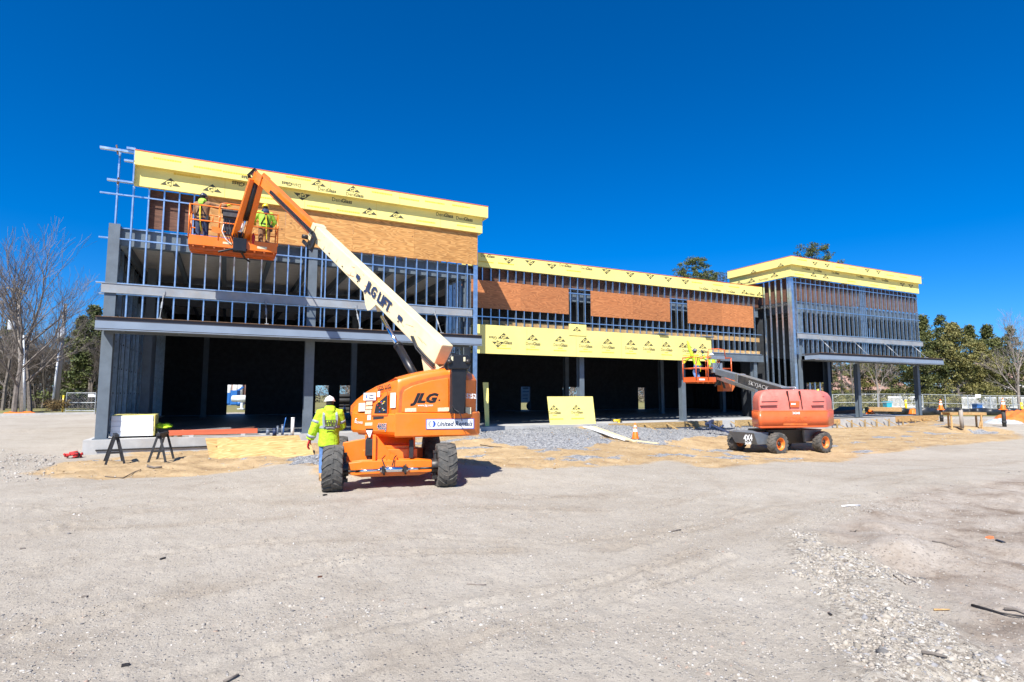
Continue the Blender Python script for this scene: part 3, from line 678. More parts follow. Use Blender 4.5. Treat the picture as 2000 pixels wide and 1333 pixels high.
# studs and jamb post inside the right end of the left block
for y in (23.0, 23.4, 23.9, 24.4): t = MB(); stud_mb(t, 9.0, y, SLT, 7.2, along='y'); t.build('corner_stud', M['stud'], bld)
for x in (8.45, 8.9, 9.1): t = MB(); stud_mb(t, x, 24.5, SLT, 7.2); t.build('corner_stud', M['stud'], bld)
# --- left side wall: studs on the inside of dark board
t = MB(); y = 22.95
k_ = 0
while y < 44: k_ += 1; stud_mb(t, -3.75, y, SLT, 7.1, dep=(.15, .05, .045, .05, .10, .045)[k_ % 6], along='y'); y += .4525
t.bx(-3.74, -3.55, 22.9, 44.3, SLT, SLT+.05)
o = t.build('side_stud', M['stud'], bld); tag(o, kind='stuff')
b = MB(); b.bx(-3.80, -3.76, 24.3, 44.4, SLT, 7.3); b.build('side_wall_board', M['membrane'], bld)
b = MB(); b.bx(-3.755, -3.745, 23.6, 24.2, .9, 1.9); b.build('orange_panel', M['redwood'], bld)
# --- right side wall
b = MB(); b.bx(43.3, 43.36, 31.5, 44.5, SLT, 7.2); b.bx(43.3, 43.36, 29.2, 31.5, 2.7, 7.2); b.bx(43.3, 43.36, 22.8, 29.2, 4.4, 7.2)
y = 31.6
while y < 44: b.bx(43.14, 43.3, y, y+.05, SLT, 7.1); y += .42
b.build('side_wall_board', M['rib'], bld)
for y in (29.7, 30.15, 30.6, 31.05): t = MB(); stud_mb(t, 43.1, y, SLT, 2.75, along='y'); t.build('side_stud', M['stud'], bld)
y = 22.9
while y < 29: t = MB(); stud_mb(t, 43.05, y, 4.3, 7.1, along='y'); t.build('side_stud', M['stud'], bld); y += .45
# --- right block stud wall
t = MB(); track(t, 30.1, 43.25, D, 8.44, .05, .03); track(t, 30.4, 43.3, D, 6.87, .05, .03); track(t, 30.3, 43.3, D, 5.405); track(t, 30.3, 43.3, D, 5.04)
sw = t.build('stud_wall', M['stud'], bld)
xs = [30.42 + .4525*k_ for k_ in range(13)] + [36.25, 36.62, 36.8, 37.0] + [37.2 + .4525*k_ for k_ in range(14)]
for x in xs: stud(sw, x, D, 4.12, 8.75, holes=True)
t = MB()
for x in [32.2 + .4525*k_ for k_ in range(9)]+[37.4, 37.85]: t.bx(x+.06, x+.13, D+.04, D+.05, 5.4, 6.05)
t.split('cripple_stud', M['stud'], sw)
# right block, left side studs full height (exterior faces toward the left)
t = MB(); t.bx(30.0, 30.2, D-.01, D-.004, SLT, 8.75); t.bx(30.0, 30.004, D-.004, D+.18, SLT, 8.75)
sw2 = t.build('side_stud_wall', M['stud'], bld)
for i_, y in enumerate((22.72, 23.14, 23.56, 23.98, 24.4)):
    b = MB(); t_ = .004; x = 30.03
    b.bx(x, x+t_, y, y+.10, SLT-.2, 8.75); b.bx(x, x+.15, y+.10, y+.104, SLT-.2, 8.75)
    STUD_N[0] += 1; b.build('stud', M['stud'], sw2)
    b = MB(); z = .8 + .1*i_
    while z < 8.6: b.bx(x-.002, x-.0005, y+.035, y+.06, z, z+.07); z += .95
    b.build('hole_shade', M['studdark'], sw2)  # dark plates on the solid web, painted shade in place of holes
b = MB(); b.bx(30.6, 30.64, 24.8, 27, SLT, 7.2); b.build('inner_board', M['membrane'], bld)
# --- centre stud wall
t = MB(); track(t, 9.7, 29.95, CN, 5.42, .05, .03); track(t, 9.7, 29.95, CN, 7.82); track(t, 24.05, 29.8, CN, 4.2)
for x0, x1 in ((15.65, 17.02), (22.45, 23.78)): track(t, x0, x1, CN, 6.95, .05, .03); track(t, x0, x1, CN, 7.18, .05, .1)
sw = t.build('stud_wall', M['stud'], bld)
for k_ in range(44):
    x = 9.87 + .4525 * k_
    z0 = 4.2 if x > 24.1 else 4.6
    stud(sw, x, CN, z0, 7.85)
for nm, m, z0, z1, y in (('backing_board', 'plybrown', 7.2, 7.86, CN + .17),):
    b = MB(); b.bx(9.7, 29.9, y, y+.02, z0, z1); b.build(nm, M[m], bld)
b = MB(); b.bx(9.65, 29.8, CN+.1, CN+.14, 5.0, 5.30); b.build('blocking_board', M['lumber'], bld)
b = MB(); b.bx(24.1, 29.8, CN+.1, CN+.14, 4.19, 4.42); b.build('blocking_board', M['lumber'], bld)
b = MB(); b.bx(9.7, 43, CN+2.0, CN+2.1, 4.2, 7.2); b.build('inner_wall_board', M['membrane'], bld)
# interior brown boards behind the block parapets
for x0, x1 in ((-2.62, 1.45), (30.2, 43.2)):
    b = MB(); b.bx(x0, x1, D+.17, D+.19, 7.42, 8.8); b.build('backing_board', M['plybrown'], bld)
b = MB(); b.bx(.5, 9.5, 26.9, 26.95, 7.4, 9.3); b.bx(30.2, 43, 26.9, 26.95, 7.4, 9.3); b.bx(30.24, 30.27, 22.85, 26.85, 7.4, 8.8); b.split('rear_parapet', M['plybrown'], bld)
# plywood panels
def panel(x0, x1, y, z0, z1, m):
    b = MB(); b.bx(x0, x1-.004, y-.016, y, z0, z1)
    return b.build('plywood_sheet', M[m], bld)
xs = [-.85, 1.75, 4.25, 6.75, 9.6]
for a, c in zip(xs, xs[1:]): panel(a, c, D-.013, 7.36, 8.8, 'ply')
for a, c in ((9.72,12.86),(12.86,15.65),(17.02,19.8),(19.8,22.45),(23.78,26.5),(26.5,29.2)): panel(a, c, CN-.008, 5.85, 7.20, 'plyred')
# ---- yellow cornices with printed marks
GPT = [(-.5, 0), (-.1, 0), (0, -.055), (.1, 0), (.5, 0), (0, .44)]
def gp_mark(b, o, U, V, s, words=True, flip=1, dens=True, x0=None, x1=None):
    o, U, V = Vector(o), Vector(U), Vector(V); Nn = U.cross(V).normalized()
    b.mi = 1; b.add([o + U*p[0]*s*flip + V*p[1]*s*flip + Nn*.003 for p in GPT], [(0,1,2,3,4,5)])
    b.mi = 0; b.text('GP', o + Nn*.006 + V*.12*s*flip, U*flip, V*flip, .34*s, bold=.03, sx=1.1)
    if words:
        b.mi = 1
        b.text('Dens', o + Nn*.003 - V*.28*s*flip - U*.29*s*flip, U*flip, V*flip, .35*s, bold=.004, sx=.86)
        b.text('Glass', o + Nn*.003 - V*.28*s*flip + U*.35*s*flip, U*flip, V*flip, .35*s, bold=.032, sx=.86)
        b.mi = 2; b.prism([(-.2*s,-.035*s),(.22*s,-.035*s),(.22*s,.035*s),(-.2*s,.035*s)], o - V*.52*s*flip, U, V, Nn, .002)
def yline(b, o, U, V, s, w=1):
    Nn = Vector(U).cross(Vector(V)).normalized(); b.mi = 2; rr_ = random.Random(int(Vector(o).x*97+Vector(o).z*13)); x_ = -4.2*s
    while x_ < 4.0*s:
        w_ = rr_.uniform(.35, .8)*s; h_ = s*rr_.uniform(.28, .36); b.prism([(x_,-h_),(x_+w_,-h_),(x_+w_,h_),(x_,h_)], Vector(o), U, V, Nn, .002); x_ += w_ + .10*s
YM = [M['yellow'], M['ink'], M['yellowink']]
UX, VZ, UY = (1, 0, 0), (0, 0, 1), (0, -1, 0)
def cornice(x0, x1, left_return, right_return):
    ca, cc = empty, None
    # lower band
    L0, R0 = x0 + (0 if left_return else .0), x1
    b = MB(); y = D - .15; b.bx(L0, R0 + .15*right_return, y, D-.03, 8.78, 9.46)
    if left_return: b.bx(L0, L0+.12, D-.03, 27.0, 8.78, 9.46)
    if right_return: b.bx(R0+.03, R0+.15, D-.03, 27.0, 8.78, 9.46)
    low = b
    b2 = MB(); y2 = D - .35; xl = x0 - (.16 if left_return else 0); xr = x1 + .33*right_return
    b2.bx(xl, xr, y2, D-.03, 9.44, 9.93)
    if left_return: b2.bx(xl, xl+.3, D-.03, 27.0, 9.44, 9.93)
    if right_return: b2.bx(xr-.3, xr, D-.03, 27.0, 9.44, 9.93)
    cap = MB(); cap.bx(xl-.01, xr+.01, y2-.012, D+.1, 9.931, 9.955)
    if left_return: cap.bx(xl-.01, xl+.35, D+.1, 27, 9.931, 9.955)
    if right_return: cap.bx(xr-.35, xr+.01, D+.1, 27, 9.931, 9.955)
    return low, b2, cap, y, y2
LX = -3.05; low, up, cap, yl, yu = cornice(-3.05, 9.62, False, 1)
def marks(b, y, z, s, items):
    for it in items:
        x, kind = it[0], it[1]
        if kind == 'g': gp_mark(b, (x, y, z + (it[2] if len(it) > 2 else 0)), UX, VZ, s, False)
        if kind == 'G': gp_mark(b, (x, y, z + (it[2] if len(it) > 2 else 0)), UX, VZ, s, True)
        if kind == 'f': gp_mark(b, (x, y, z + (it[2] if len(it) > 2 else 0)), UX, VZ, s, False, -1)
        if kind == 'w':
            b.mi = 1; f = it[3] if len(it) > 3 else 1
            b.text('Dens', (x - .27*s*f, y-.003, z+it[2]), (f,0,0), (0,0,f), .35*s, bold=.004, sx=.86); b.text('Glass', (x + .33*s*f, y-.003, z+it[2]), (f,0,0), (0,0,f), .35*s, bold=.032, sx=.86)
        if kind == 'y': yline(b, (x, y, z + it[2]), UX, VZ, .10)
marks(low, yl, 8.93, .62, [(-2.0,'g'),(-.72,'g'),(4.85,'g',-.02),(5.95,'g'),(2.3,'f',.42),(3.75,'w',.37),(8.9,'w',.36),(8.0,'w',.40),(.3,'w',.44,-1),(2.9,'y',-.02),(4.0,'y',-.03),(7.2,'y',.0),(9.0,'y',.05),(1.2,'y',.05),(-1.5,'y',.45)])
marks(up, yu, 9.56, .55, [(1.9,'w',.02,-1),(.55,'w',.0,-1),(2.85,'g',.12),(3.15,'w',.0),(4.15,'g',.1),(4.2,'w',-.02),(5.3,'y',.22),(6.4,'y',.15),(7.5,'y',.18),(8.7,'y',.2),(-2.1,'y',.2),(-.9,'y',.12),(0,'y',.1),(2.1,'y',.28)])
for (bb, yy, z0, z1) in ((low, yl, 8.785, 9.44), (up, yu, 9.445, 9.925)):
    for kx in range(1, 5):
        xx = (LX + 2.72*kx + (.9 if bb is up else 0)); bb.mi = 2; bb.bx(xx, xx+.010, yy-.0015, yy-.0002, z0, z1)
low.build('cornice_lower_band', YM, bld); up.build('cornice_upper_band', YM, bld); cap.build('cornice_cap', M['redline'], bld)
LX = 29.85; low, up, cap, yl, yu = cornice(29.85, 43.15, True, 0)
marks(low, yl, 8.93, .6, [(31.9,'g'),(33.05,'g'),(41.2,'f',.42),(42.2,'f',.4),(30.6,'y',.0),(31.2,'w',.42),(32.3,'w',.40),(34,'w',.42),(35.6,'y',.02),(36.5,'w',.42),(37.8,'w',.42),(39.2,'w',.42),(38,'y',.0),(40,'y',.0)])
marks(up, yu, 9.58, .52, [(31.8,'f',.2),(32.95,'f',.2),(37.0,'f',.28),(38.2,'f',.28),(30.6,'y',.2),(34.2,'y',.1),(35.5,'y',.16),(39.5,'y',.1),(41,'y',.12)])
for yy, zz in ((23.5, 8.93), (25.2, 8.9), (26.2, 8.9)): gp_mark(low, (29.85, yy, zz), UY, VZ, .6, False)
for yy in (24.3, 25.6): low.mi = 1; low.text('DensGlass', (29.846, yy, 8.92), UY, VZ, .17, bold=.01)
for yy in (22.9, 24.9): gp_mark(up, (29.69, yy, 9.45), UY, VZ, .45, False)
for (bb, yy, z0, z1) in ((low, yl, 8.785, 9.44), (up, yu, 9.445, 9.925)):
    for kx in range(1, 5):
        xx = (LX + 2.72*kx + (.9 if bb is up else 0)); bb.mi = 2; bb.bx(xx, xx+.010, yy-.0015, yy-.0002, z0, z1)
low.build('cornice_lower_band', YM, bld); up.build('cornice_upper_band', YM, bld); cap.build('cornice_cap', M['redline'], bld)
b = MB(); b.bx(43.15, 43.45, D-.34, D-.3, 9.43, 9.45); b.bx(43.2, 43.6, D-.3, D-.26, 9.84, 9.86)
for z in (9.45, 9.65, 9.88): b.bx(29.75, 29.9, 27.0, 27.9, z, z+.03)
for y in (27.2, 27.6, 27.86): b.bx(29.75, 29.9, y, y+.04, 9.2, 9.9)
# framing sticking out past the left end of the cornice
b.bx(-4.05, -3.05, D-.22, D-.1, 9.86, 9.93); b.bx(-3.3, -3.05, D-.3, D-.18, 9.95, 10.02); b.bx(-3.35, -3.05, D-.3, D-.18, 9.52, 9.58); b.bx(-3.8, -3.05, D-.2, D-.08, 8.82, 8.88)
b.bx(-3.08, -3.04, D-.3, D-.05, 8.85, 9.95); b.split('outrigger_framing', M['stud'], bld)
b = MB(); b.beam((-3.55, D-.16, 9.75), (-3.6, D-.2, 10.05), .06, .02); b.beam((-3.5, D-.16, 8.72), (-3.48, D-.2, 8.95), .06, .02); b.split('clip_plate', M['rust'], bld)
# centre parapet band
b = MB(); b.bx(9.72, 30.0, CN-.10, CN-.006, 7.83, 8.48)
marks(b, CN-.10, 7.98, .6, [(11.0,'w',.40),(10.9,'y',.1),(12.15,'f',.40),(13.35,'f',.42),(14.6,'f',.38),(15.4,'w',.38),(16.7,'w',.36),(18.0,'f',.44),(19.6,'f',.42),(21.0,'f',.44),(22.3,'f',.4),(23.6,'f',.38),(25.0,'w',-.02),(26.0,'w',-.02),(27.2,'w',-.02),(28.4,'g',-.05),(28.9,'w',-.02),(29.75,'g',-.08),(24.5,'y',.3),(26.2,'y',.3),(27.5,'y',.3),(12.0,'y',.12),(15.9,'y',.15)])
b.build('parapet_band', YM, bld); b = MB(); b.bx(9.7, 29.7, CN-.115, CN+.1, 8.482, 8.503); b.build('parapet_cap', M['redline'], bld)
# lower sign band, standing forward of the wall
YS = 23.25
b = MB(); b.bx(9.72, 24.1, YS-.02, YS, 3.57, 4.87); b.bx(9.72, 9.75, YS, CN, 3.6, 4.85)
b.bx(14.75, 15.75, YS-.045, YS-.022, 4.6, 5.15)
xs = [11.25, 12.75, 14.25, 15.7, 17.05, 18.5, 19.65, 20.85, 22.0, 22.35, 23.45]
for i_, x in enumerate(xs):
    gp_mark(b, (x, YS-.02, 4.27), UX, VZ, .62, i_ != 8)
    if i_ not in (6, 8): yline(b, (x, YS-.02, 3.83), UX, VZ, .085)
gp_mark(b, (10.95, YS-.02, 4.12), UX, VZ, .6, False, -1); b.mi = 1; b.text('Glass', (10.7, YS-.023, 4.30), (-1,0,0), (0,0,-1), .19, bold=.02)
gp_mark(b, (15.2, YS-.045, 4.82), UX, VZ, .5, False)
for kx in range(1, 6): b.mi = 2; b.bx(9.72+2.72*kx, 9.73+2.72*kx, YS-.0215, YS-.0202, 3.58, 4.86)
b.build('sign_band', YM, bld)
b = MB(); b.bx(9.72, 24.1, YS+.03, CN+.2, 3.70, 3.78); b.bx(9.72, 24.1, YS+.002, YS+.1, 3.6, 4.8); b.build('sign_band_framing', M['rib'], bld)
for x in (20.6, 23.9):
    b = MB(); b.bx(x-.25, x+.35, YS-.12, CN, 4.90, 4.97); b.build('outrigger_plate', M['primer'], bld)
# canopies
def canopy(x0, x1):
    b = MB(); y0, y1 = 21.3, D - .07
    b.bx(x0, x1, y0, y0+.02, 3.79, 4.02); b.bx(x0, x1, y0-.03, y0+.25, 3.74, 3.765); 
    b.bx(x0, x0+.02, y0+.02, y1, 3.79, 4.02); b.bx(x1-.02, x1, y0+.02, y1, 3.79, 4.02)
    b.mi = 1; b.bx(x0, x1, y0+.03, y0+.05, 4.02, 4.15); b.bx(x0+.03, x0+.05, y0+.05, y1, 4.02, 4.15); b.bx(x0+.03, x1-.03, y0+.05, y1, 4.0, 4.04)
    b.mi = 2; b.bx(x0, x1, y0-.03, y0+.03, 4.151, 4.165); b.bx(x0, x1, y0+.02, y0+.3, 3.765, 3.788)
    b.mi = 3; b.bx(x0, x0+.02, y1-.2, y1, 3.79, 4.1)
    x = x0 + .6
    while x < x1: b.bx(x-.05, x+.05, y0+.05, y1, 3.79, 3.99); x += 1.6
    b.bx(x0+.1, x1-.1, D-.07, D+.0, 3.74, 4.1)
    return b.build('canopy', [M['fascia'], M['fasciadark'], M['rust'], M['primer']], bld)
def rod(cn, x, y0=D-.06, z0=5.18, y1=21.5, z1=4.17):
    b = MB(); p0, p1 = Vector((x, y0, z0)), Vector((x+.01, y1, z1)); b.tube(p0, p1, .011, n=6)
    a, c = p0.lerp(p1, .35), p0.lerp(p1, .6); b.tube(a, c, .03, n=6); b.cb(p0, (.09, .05, .14)); b.cb(p1+Vector((0,0,.02)), (.12, .1, .05)); b.cb(p0.lerp(p1, .12), (.05,.05,.09))
    b.build('brace_rod', M['primerlight'], cn)
cn = canopy(-3.68, 9.32)
for x in (-2.02, 1.18, 4.42, 7.64): rod(cn, x)
cn = canopy(30.55, 43.5)
for x in (32.3, 35.5, 38.75, 41.9): rod(cn, x)
# base forms in front of the slab (boards, stakes and kickers)
b = MB()
def fboard(x0, x1, y, z0, z1): b.bx(x0, x1, y-.04, y, z0, z1)
for x0, x1, z0, m_ in ((17.2,20.2,.02,0),(20.2,22.9,.0,0),(22.9,25.0,-.03,0),(26.0,30.0,-.05,0)): fboard(x0, x1-.01, 23.49, z0, .285)
b.split('form_board', M['form'], bld)
b = MB(); b.bx(38.8, 43.7, 21.93, 21.99, -.02, .33); b.bx(31.8, 33.1, 21.93, 21.99, 0, .27); b.split('form_board', M['lumber'], bld)
b = MB()
for x in (18.0, 19.4, 20.9, 22.4, 24.2, 25.6, 27.0, 28.4): 
    b.beam((x, 23.42, .22), (x+.25, 22.8, gz(x+.25, 22.8)), .09, .04); b.bx(x+.4, x+.48, 23.39, 23.44, -.3, .2)
for x in (32.2, 33.6, 34.9, 36.1, 37.4, 38.9, 40.3, 41.6): b.beam((x, 21.88, .2), (x+.3, 21.1, gz(x+.3, 21.1)), .09, .04); b.bx(x+.5, x+.58, 21.87, 21.92, -.5, .2)
b.split('stake', M['form'], bld)
b = MB(); b.bx(-3.6, .9, 22.2, 22.24, -.04, .0); b.build('edge_angle', M['grease'], bld)
b = MB(); b.bx(30.2, 43.5, 22.001, 22.4, .302, .33); b.build('sill_mat', M['rubber'], bld)
print('studs', STUD_N[0])
# ---------------- orange boom lift (near) ----------------
JO = cp(790, 925, 11.6); JO.z = 0.0
jlg = empty('boom_lift', cw(JO), -YAW, 'big orange boom lift with cream boom raised to the yellow cornice', 'boom lift')
def cq(px, py, d): return cp(px, py, d)
EX, EY = Vector((.968, .248, 0)), Vector((-.248, .968, 0))
def wheel(parent, c, ax, R, w, rimm, roll, lugs=15, hubside=1, name='wheel'):
    """c: centre (camera-ground frame), ax: axle direction pointing to the outer face"""
    d = Vector(ax).normalized(); up = Vector((0, 0, 1)); f = up.cross(d).normalized(); c = Vector(c)
    b = MB(CAMF); h = w / 2
    b.lathe(c, d, [(-h*.86, R*.56), (-h, R*.66), (-h*1.02, R*.80), (-h*.9, R*.92), (-h*.5, R*.955), (0, R*.96), (h*.5, R*.955), (h*.9, R*.92), (h*1.02, R*.80), (h, R*.66), (h*.86, R*.56)], 40)
    for k in range(lugs):
        for s_ in (-1, 1):
            t0 = 2*PI*(k + (.5 if s_ > 0 else 0)) / lugs; pts = []
            sh = 2*PI/lugs
            def P(a, r, hh): return c + d*hh + (f*math.cos(a) + up*math.sin(a))*r
            # lug runs from the shoulder diagonally to the centre line
            a0, a1, a2 = t0, t0 + sh*.42, t0 + sh*.62; th = sh*.30
            ring = []
            for (a, hh, r_) in ((a0, s_*h*1.0, R*.95), (a1, s_*h*.45, R*1.0), (a2, -s_*h*.08, R*1.0)):
                ring.append((P(a-th, r_*.93, hh), P(a-th*.8, r_, hh), P(a+th*.8, r_, hh), P(a+th, r_*.93, hh)))
            ring.insert(0, (P(a0-th, R*.78, s_*h*1.03), P(a0-th*.8, R*.80, s_*h*1.07), P(a0+th*.8, R*.80, s_*h*1.07), P(a0+th, R*.78, s_*h*1.03)))
            vs = [q for r4 in ring for q in r4]; n_ = len(ring)
            fs = [(3,2,1,0), (4*n_-4,4*n_-3,4*n_-2,4*n_-1)]
            for i_ in range(n_-1):
                for j in range(3): fs.append((4*i_+j, 4*i_+j+1, 4*i_+4+j+1, 4*i_+4+j))
            b.add(vs, fs)
    root = b.build(name, M['tyre'], parent)
    b = MB(CAMF)
    b.lathe(c, d, [(-h*.7, R*.57), (h*.84, R*.57), (h*.86, R*.52), (h*.7, R*.50), (h*.25, R*.46), (h*.18, R*.25), (h*.3, R*.2), (h*.32, 0.001)], 32)
    b.build('rim', rimm, root)
    b = MB(CAMF); b.lathe(c, d, [(h*.2, R*.2), (h*.52, R*.19), (h*.56, R*.13), (h*.56, .001)], 20)
    for k in range(9):
        a = 2*PI*k/9; q = c + (f*math.cos(a) + up*math.sin(a))*R*.30 + d*h*.2; b.tube(q, q + d*.025, .013, n=6)
    b.build('hub', M['grease'], root)
    return root
FL, FR = Vector((-3.20, 10.34, .42)), Vector((-1.25, 10.84, .42))
wheel(jlg, FL, -EX, .425, .34, M['rimorange'], 0)
wheel(jlg, FR, EX, .425, .34, M['rimorange'], 0)
wheel(jlg, FR + EY*2.3 + EX*-.02, EX, .425, .34, M['rimorange'], 0)
wheel(jlg, FL + EY*2.3, -EX, .425, .34, M['rimorange'], 0)
mid = (FL + FR) / 2; mid.z = 0
def chf(origin=mid):                      # chassis frame: x along axle, y rolling direction (away), z up
    return CAMF @ Matrix(((EX.x, EY.x, 0, origin.x), (EX.y, EY.y, 0, origin.y), (0, 0, 1, 0), (0, 0, 0, 1)))
b = MB(chf())
# main frame
b.bx(-.42, .42, .35, 2.6, .42, .78); b.bx(-.50, .50, .25, .5, .40, .72)
b.hull([(-.45,.62,.78),(.45,.62,.78),(.45,1.9,.78),(-.45,1.9,.78)], [(-.40,.72,1.02),(.40,.72,1.02),(.40,1.8,1.02),(-.40,1.8,1.02)])
b.bx(-.47, -.43, .34, 1.4, .40, .98); b.bx(.43, .47, .34, 1.4, .40, .98)
b.build('chassis', M['orange'], jlg, .012)
b = MB(chf())                             # front axle beam with drooped ends
b.hull([(-.80,-.06,.34),(-.52,-.08,.26),(.52,-.08,.26),(.80,-.06,.34),(.80,.16,.34),(.52,.18,.26),(-.52,.18,.26),(-.80,.16,.34)],
       [(-.80,-.06,.52),(-.52,-.08,.55),(.52,-.08,.55),(.80,-.06,.52),(.80,.16,.52),(.52,.18,.55),(-.52,.18,.55),(-.80,.16,.52)])
b.build('axle', M['orange'], jlg, .015); b = MB(chf()); b.hull([(-.80,2.2,.34),(.8,2.2,.34),(.8,2.42,.34),(-.8,2.42,.34)], [(-.80,2.2,.55),(.8,2.2,.55),(.8,2.42,.55),(-.8,2.42,.55)])
b.build('axle', M['orange'], jlg, .015); b = MB(chf()); b.prism([(-.90,.5),(-.42,.5),(-.42,.90),(-.5,.92),(-.86,.86)], (0, .3, 0), (1,0,0), (0,0,1), (0,1,0), .05)
b.build('gusset_plate', M['orange'], jlg, .015)
b = MB(chf()); b.prism([(-.30,.56),(.0,.50),(.0,.66),(-.25,.98),(-.30,.98)], (0,.16,0), (1,0,0), (0,0,1), (0,1,0), .04); b.prism([(-.33,.52),(-.27,.52),(-.27,1.0),(-.33,1.0)], (0,.10,0), (1,0,0), (0,0,1), (0,1,0), .16)
b.prism([(-.02,.5),(.16,.5),(.12,.60),(.0,.66)], (0,.08,0), (1,0,0), (0,0,1), (0,1,0), .06); b.build('gusset_plate', M['orange'], jlg, .006)
b = MB(chf()); b.bx(-.46, -.30, .12, .30, .62, .92); b.tube((-.38,.2,.56), (-.38,.2,.63), .05); b.tube((-.40,.2,.92), (-.40,.2,.95), .04); b.bx(.34, .42, .1, .2, .56, .9)
b.build('axle_lock_cylinder', M['blackmatte'], jlg, .01)
b = MB(chf())
b.tube((-.20,-.16,.40), (.30,-.16,.40), .052, n=14); b.tube((-.62,-.16,.385), (-.2,-.16,.395), .026); b.tube((.3,-.16,.395), (.52,-.16,.40), .026)
b.mi = 1; b.tube((-.86,-.13,.385), (-.58,-.16,.385), .02); b.tube((.5,-.16,.40), (.86,-.13,.40), .022); b.cb((-.14,-.16,.40),(.05,.13,.12)); b.cb((.25,-.16,.40),(.05,.13,.12))
for x in (-.12,.26): b.tube((x,-.2,.31),(x,-.2,.49),.012); b.tube((x,-.16,.33),(x,-.16,.30),.02)
for q in ([(.02,-.14,.46),(.06,-.1,.6),(.1,.05,.62)],[(-.12,-.14,.47),(-.16,-.08,.58),(-.1,.1,.62)]): b.path(q, .011, 6)
b.build('steering_cylinder', [M['chrome'], M['grease']], jlg)
for s_ in (-1, 1):
    b = MB(chf()); b.lathe((s_*.80, 0, .42), (s_, 0, 0), [(-.06,.02),(-.06,.13),(.05,.15),(.09,.11),(.16,.10)], 18); b.tube((s_*.82, -.02, .2), (s_*.82, -.02, .66), .045, n=10)
    b.cb((s_*.82, -.02, .68), (.1,.1,.05)); b.cb((s_*.80, -.06, .22), (.1,.1,.06)); b.tube((s_*.85,-.13,.385),(s_*.88,.02,.42),.03)
    b.build('steering_knuckle', M['grease'], jlg, .006)
# turntable
zc = lambda px, d: cp(px, 800, d)
b = MB(CAMF); ctr = mid + EY*1.28; b.lathe((ctr.x, ctr.y, .92), (0,0,1), [(0,.001),(0,.40),(.1,.40),(.1,.36),(.22,.36)], 36); b.build('slew_ring', M['grease'], jlg)
def fp(pts, z): return [(p[0], p[1], z) for p in pts]
A_, A2, B_, Cc, C2, Dd = (-3.24,11.45), (-2.5,12.9), (-2.12,10.55), (-.84,11.0), (-.62,11.45), (-1.25,13.1)
def rnd_poly(pts, rs, n=5):
    out = []; m_ = len(pts)
    for i_, (p, r_) in enumerate(zip(pts, rs)):
        p = Vector(p); a = Vector(pts[i_-1]) - p; c = Vector(pts[(i_+1) % m_]) - p
        a, c = a.normalized()*r_, c.normalized()*r_
        for k in range(n+1):
            t = k/n; q = p + a*(1-t)**2 + c*t**2; out.append((q.x, q.y))
    return out
base = rnd_poly([A_, B_, Cc, C2, Dd, A2], [.10,.12,.18,.2,.2,.1])
sh = lambda pts, k: [(p[0]*(1-k) + (-1.85)*k, p[1]*(1-k) + 11.9*k) for p in pts]
b = MB(CAMF)
b.hull(fp(sh(base,.02), 1.00), fp(base, 1.05)); b.hull(fp(base, 1.052), fp(base, 1.36)); b.hull(fp(base, 1.362), fp(sh(base,.03), 1.40))
b.hull(fp(sh(base,.10), .95), fp(sh(base,.08), .999))
b.build('turntable', M['orange'], jlg)
# counterweight band, a little proud of the hood on the rear face
cwp = rnd_poly([(-2.16,10.53),(-.82,10.98),(-.58,11.45),(-1.0,11.9),(-2.0,11.3)], [.03,.20,.22,.1,.1])
b = MB(CAMF); b.hull(fp(sh(cwp,.02), .955), fp(cwp, .985)); b.hull(fp(cwp,.9851), fp(cwp,1.385)); b.hull(fp(cwp,1.3851), fp(sh(cwp,.02),1.41)); b.build('counterweight', M['orange'], jlg)
# hood: left side rises toward the rear corner
def hoodz(px): 
    xs = [(686,1.50),(700,1.66),(720,1.82),(740,1.93),(760,2.0),(775,2.05),(800,2.12),(830,2.19),(862,2.24),(884,2.26)]
    return np.interp(px, [a for a,_ in xs], [c for _,c in xs])
front = []
for px in (688,700,720,740,757,768,775,783,800,820,845,865,880):
    t = (px-688)/(775-688)
    (xa, da), (xb, db) = ((cp(688,800,11.42).x, 11.42), (cp(775,800,10.60).x, 10.60)) if px <= 775 else ((cp(775,800,10.60).x, 10.60), (cp(880,800,10.90).x, 10.90))
    kx = ray(px, 800); kx = kx[0] / kx[1]; s_ = (kx*da - xa) / ((xb-xa) - kx*(db-da)); d = da + s_*(db-da); front.append((px, xa + s_*(xb-xa), d))
b = MB(CAMF)
n_ = len(front); dv = Vector((-.30, .95))*1.15
rows = []
for px, x, d in front:
    zt = float(hoodz(px)); 
    k = .045; lean = .10 if px < 700 else .03
    bev = .07
    inn = Vector((.10,.30)).normalized()*bev if px < 775 else Vector((-.15,.5)).normalized()*bev
    rows.append([(x, d, 1.39), (x + (.02 if px<770 else 0), d+.01, zt-.30), (x + (.03 if px<770 else 0)+.0, d+.03, zt-.10), (x+inn.x*.4, d+.03+inn.y*.4, zt-.03), (x+inn.x+.02, d+.05+inn.y, zt), (x+dv.x*.55+.15*(px<775), d+dv.y*.55, zt+.02), (x+dv.x*.9, d+dv.y*.9, zt-.02), (x+dv.x, d+dv.y, zt-.2), (x+dv.x, d+dv.y, 1.39)])
nr = len(rows[0]); vs = [p for r_ in rows for p in r_]
fs = [tuple(range(nr))[::-1], tuple(range((n_-1)*nr, n_*nr))]
for i_ in range(n_-1):
    for j in range(nr): fs.append((i_*nr+j, (i_+1)*nr+j, (i_+1)*nr+(j+1)%nr, i_*nr+(j+1)%nr))
b.smooth = True; b.add(vs, fs[2:]); b.smooth = False; b.add(vs, fs[:2])
b.build('hood', M['orange'], jlg, .012)
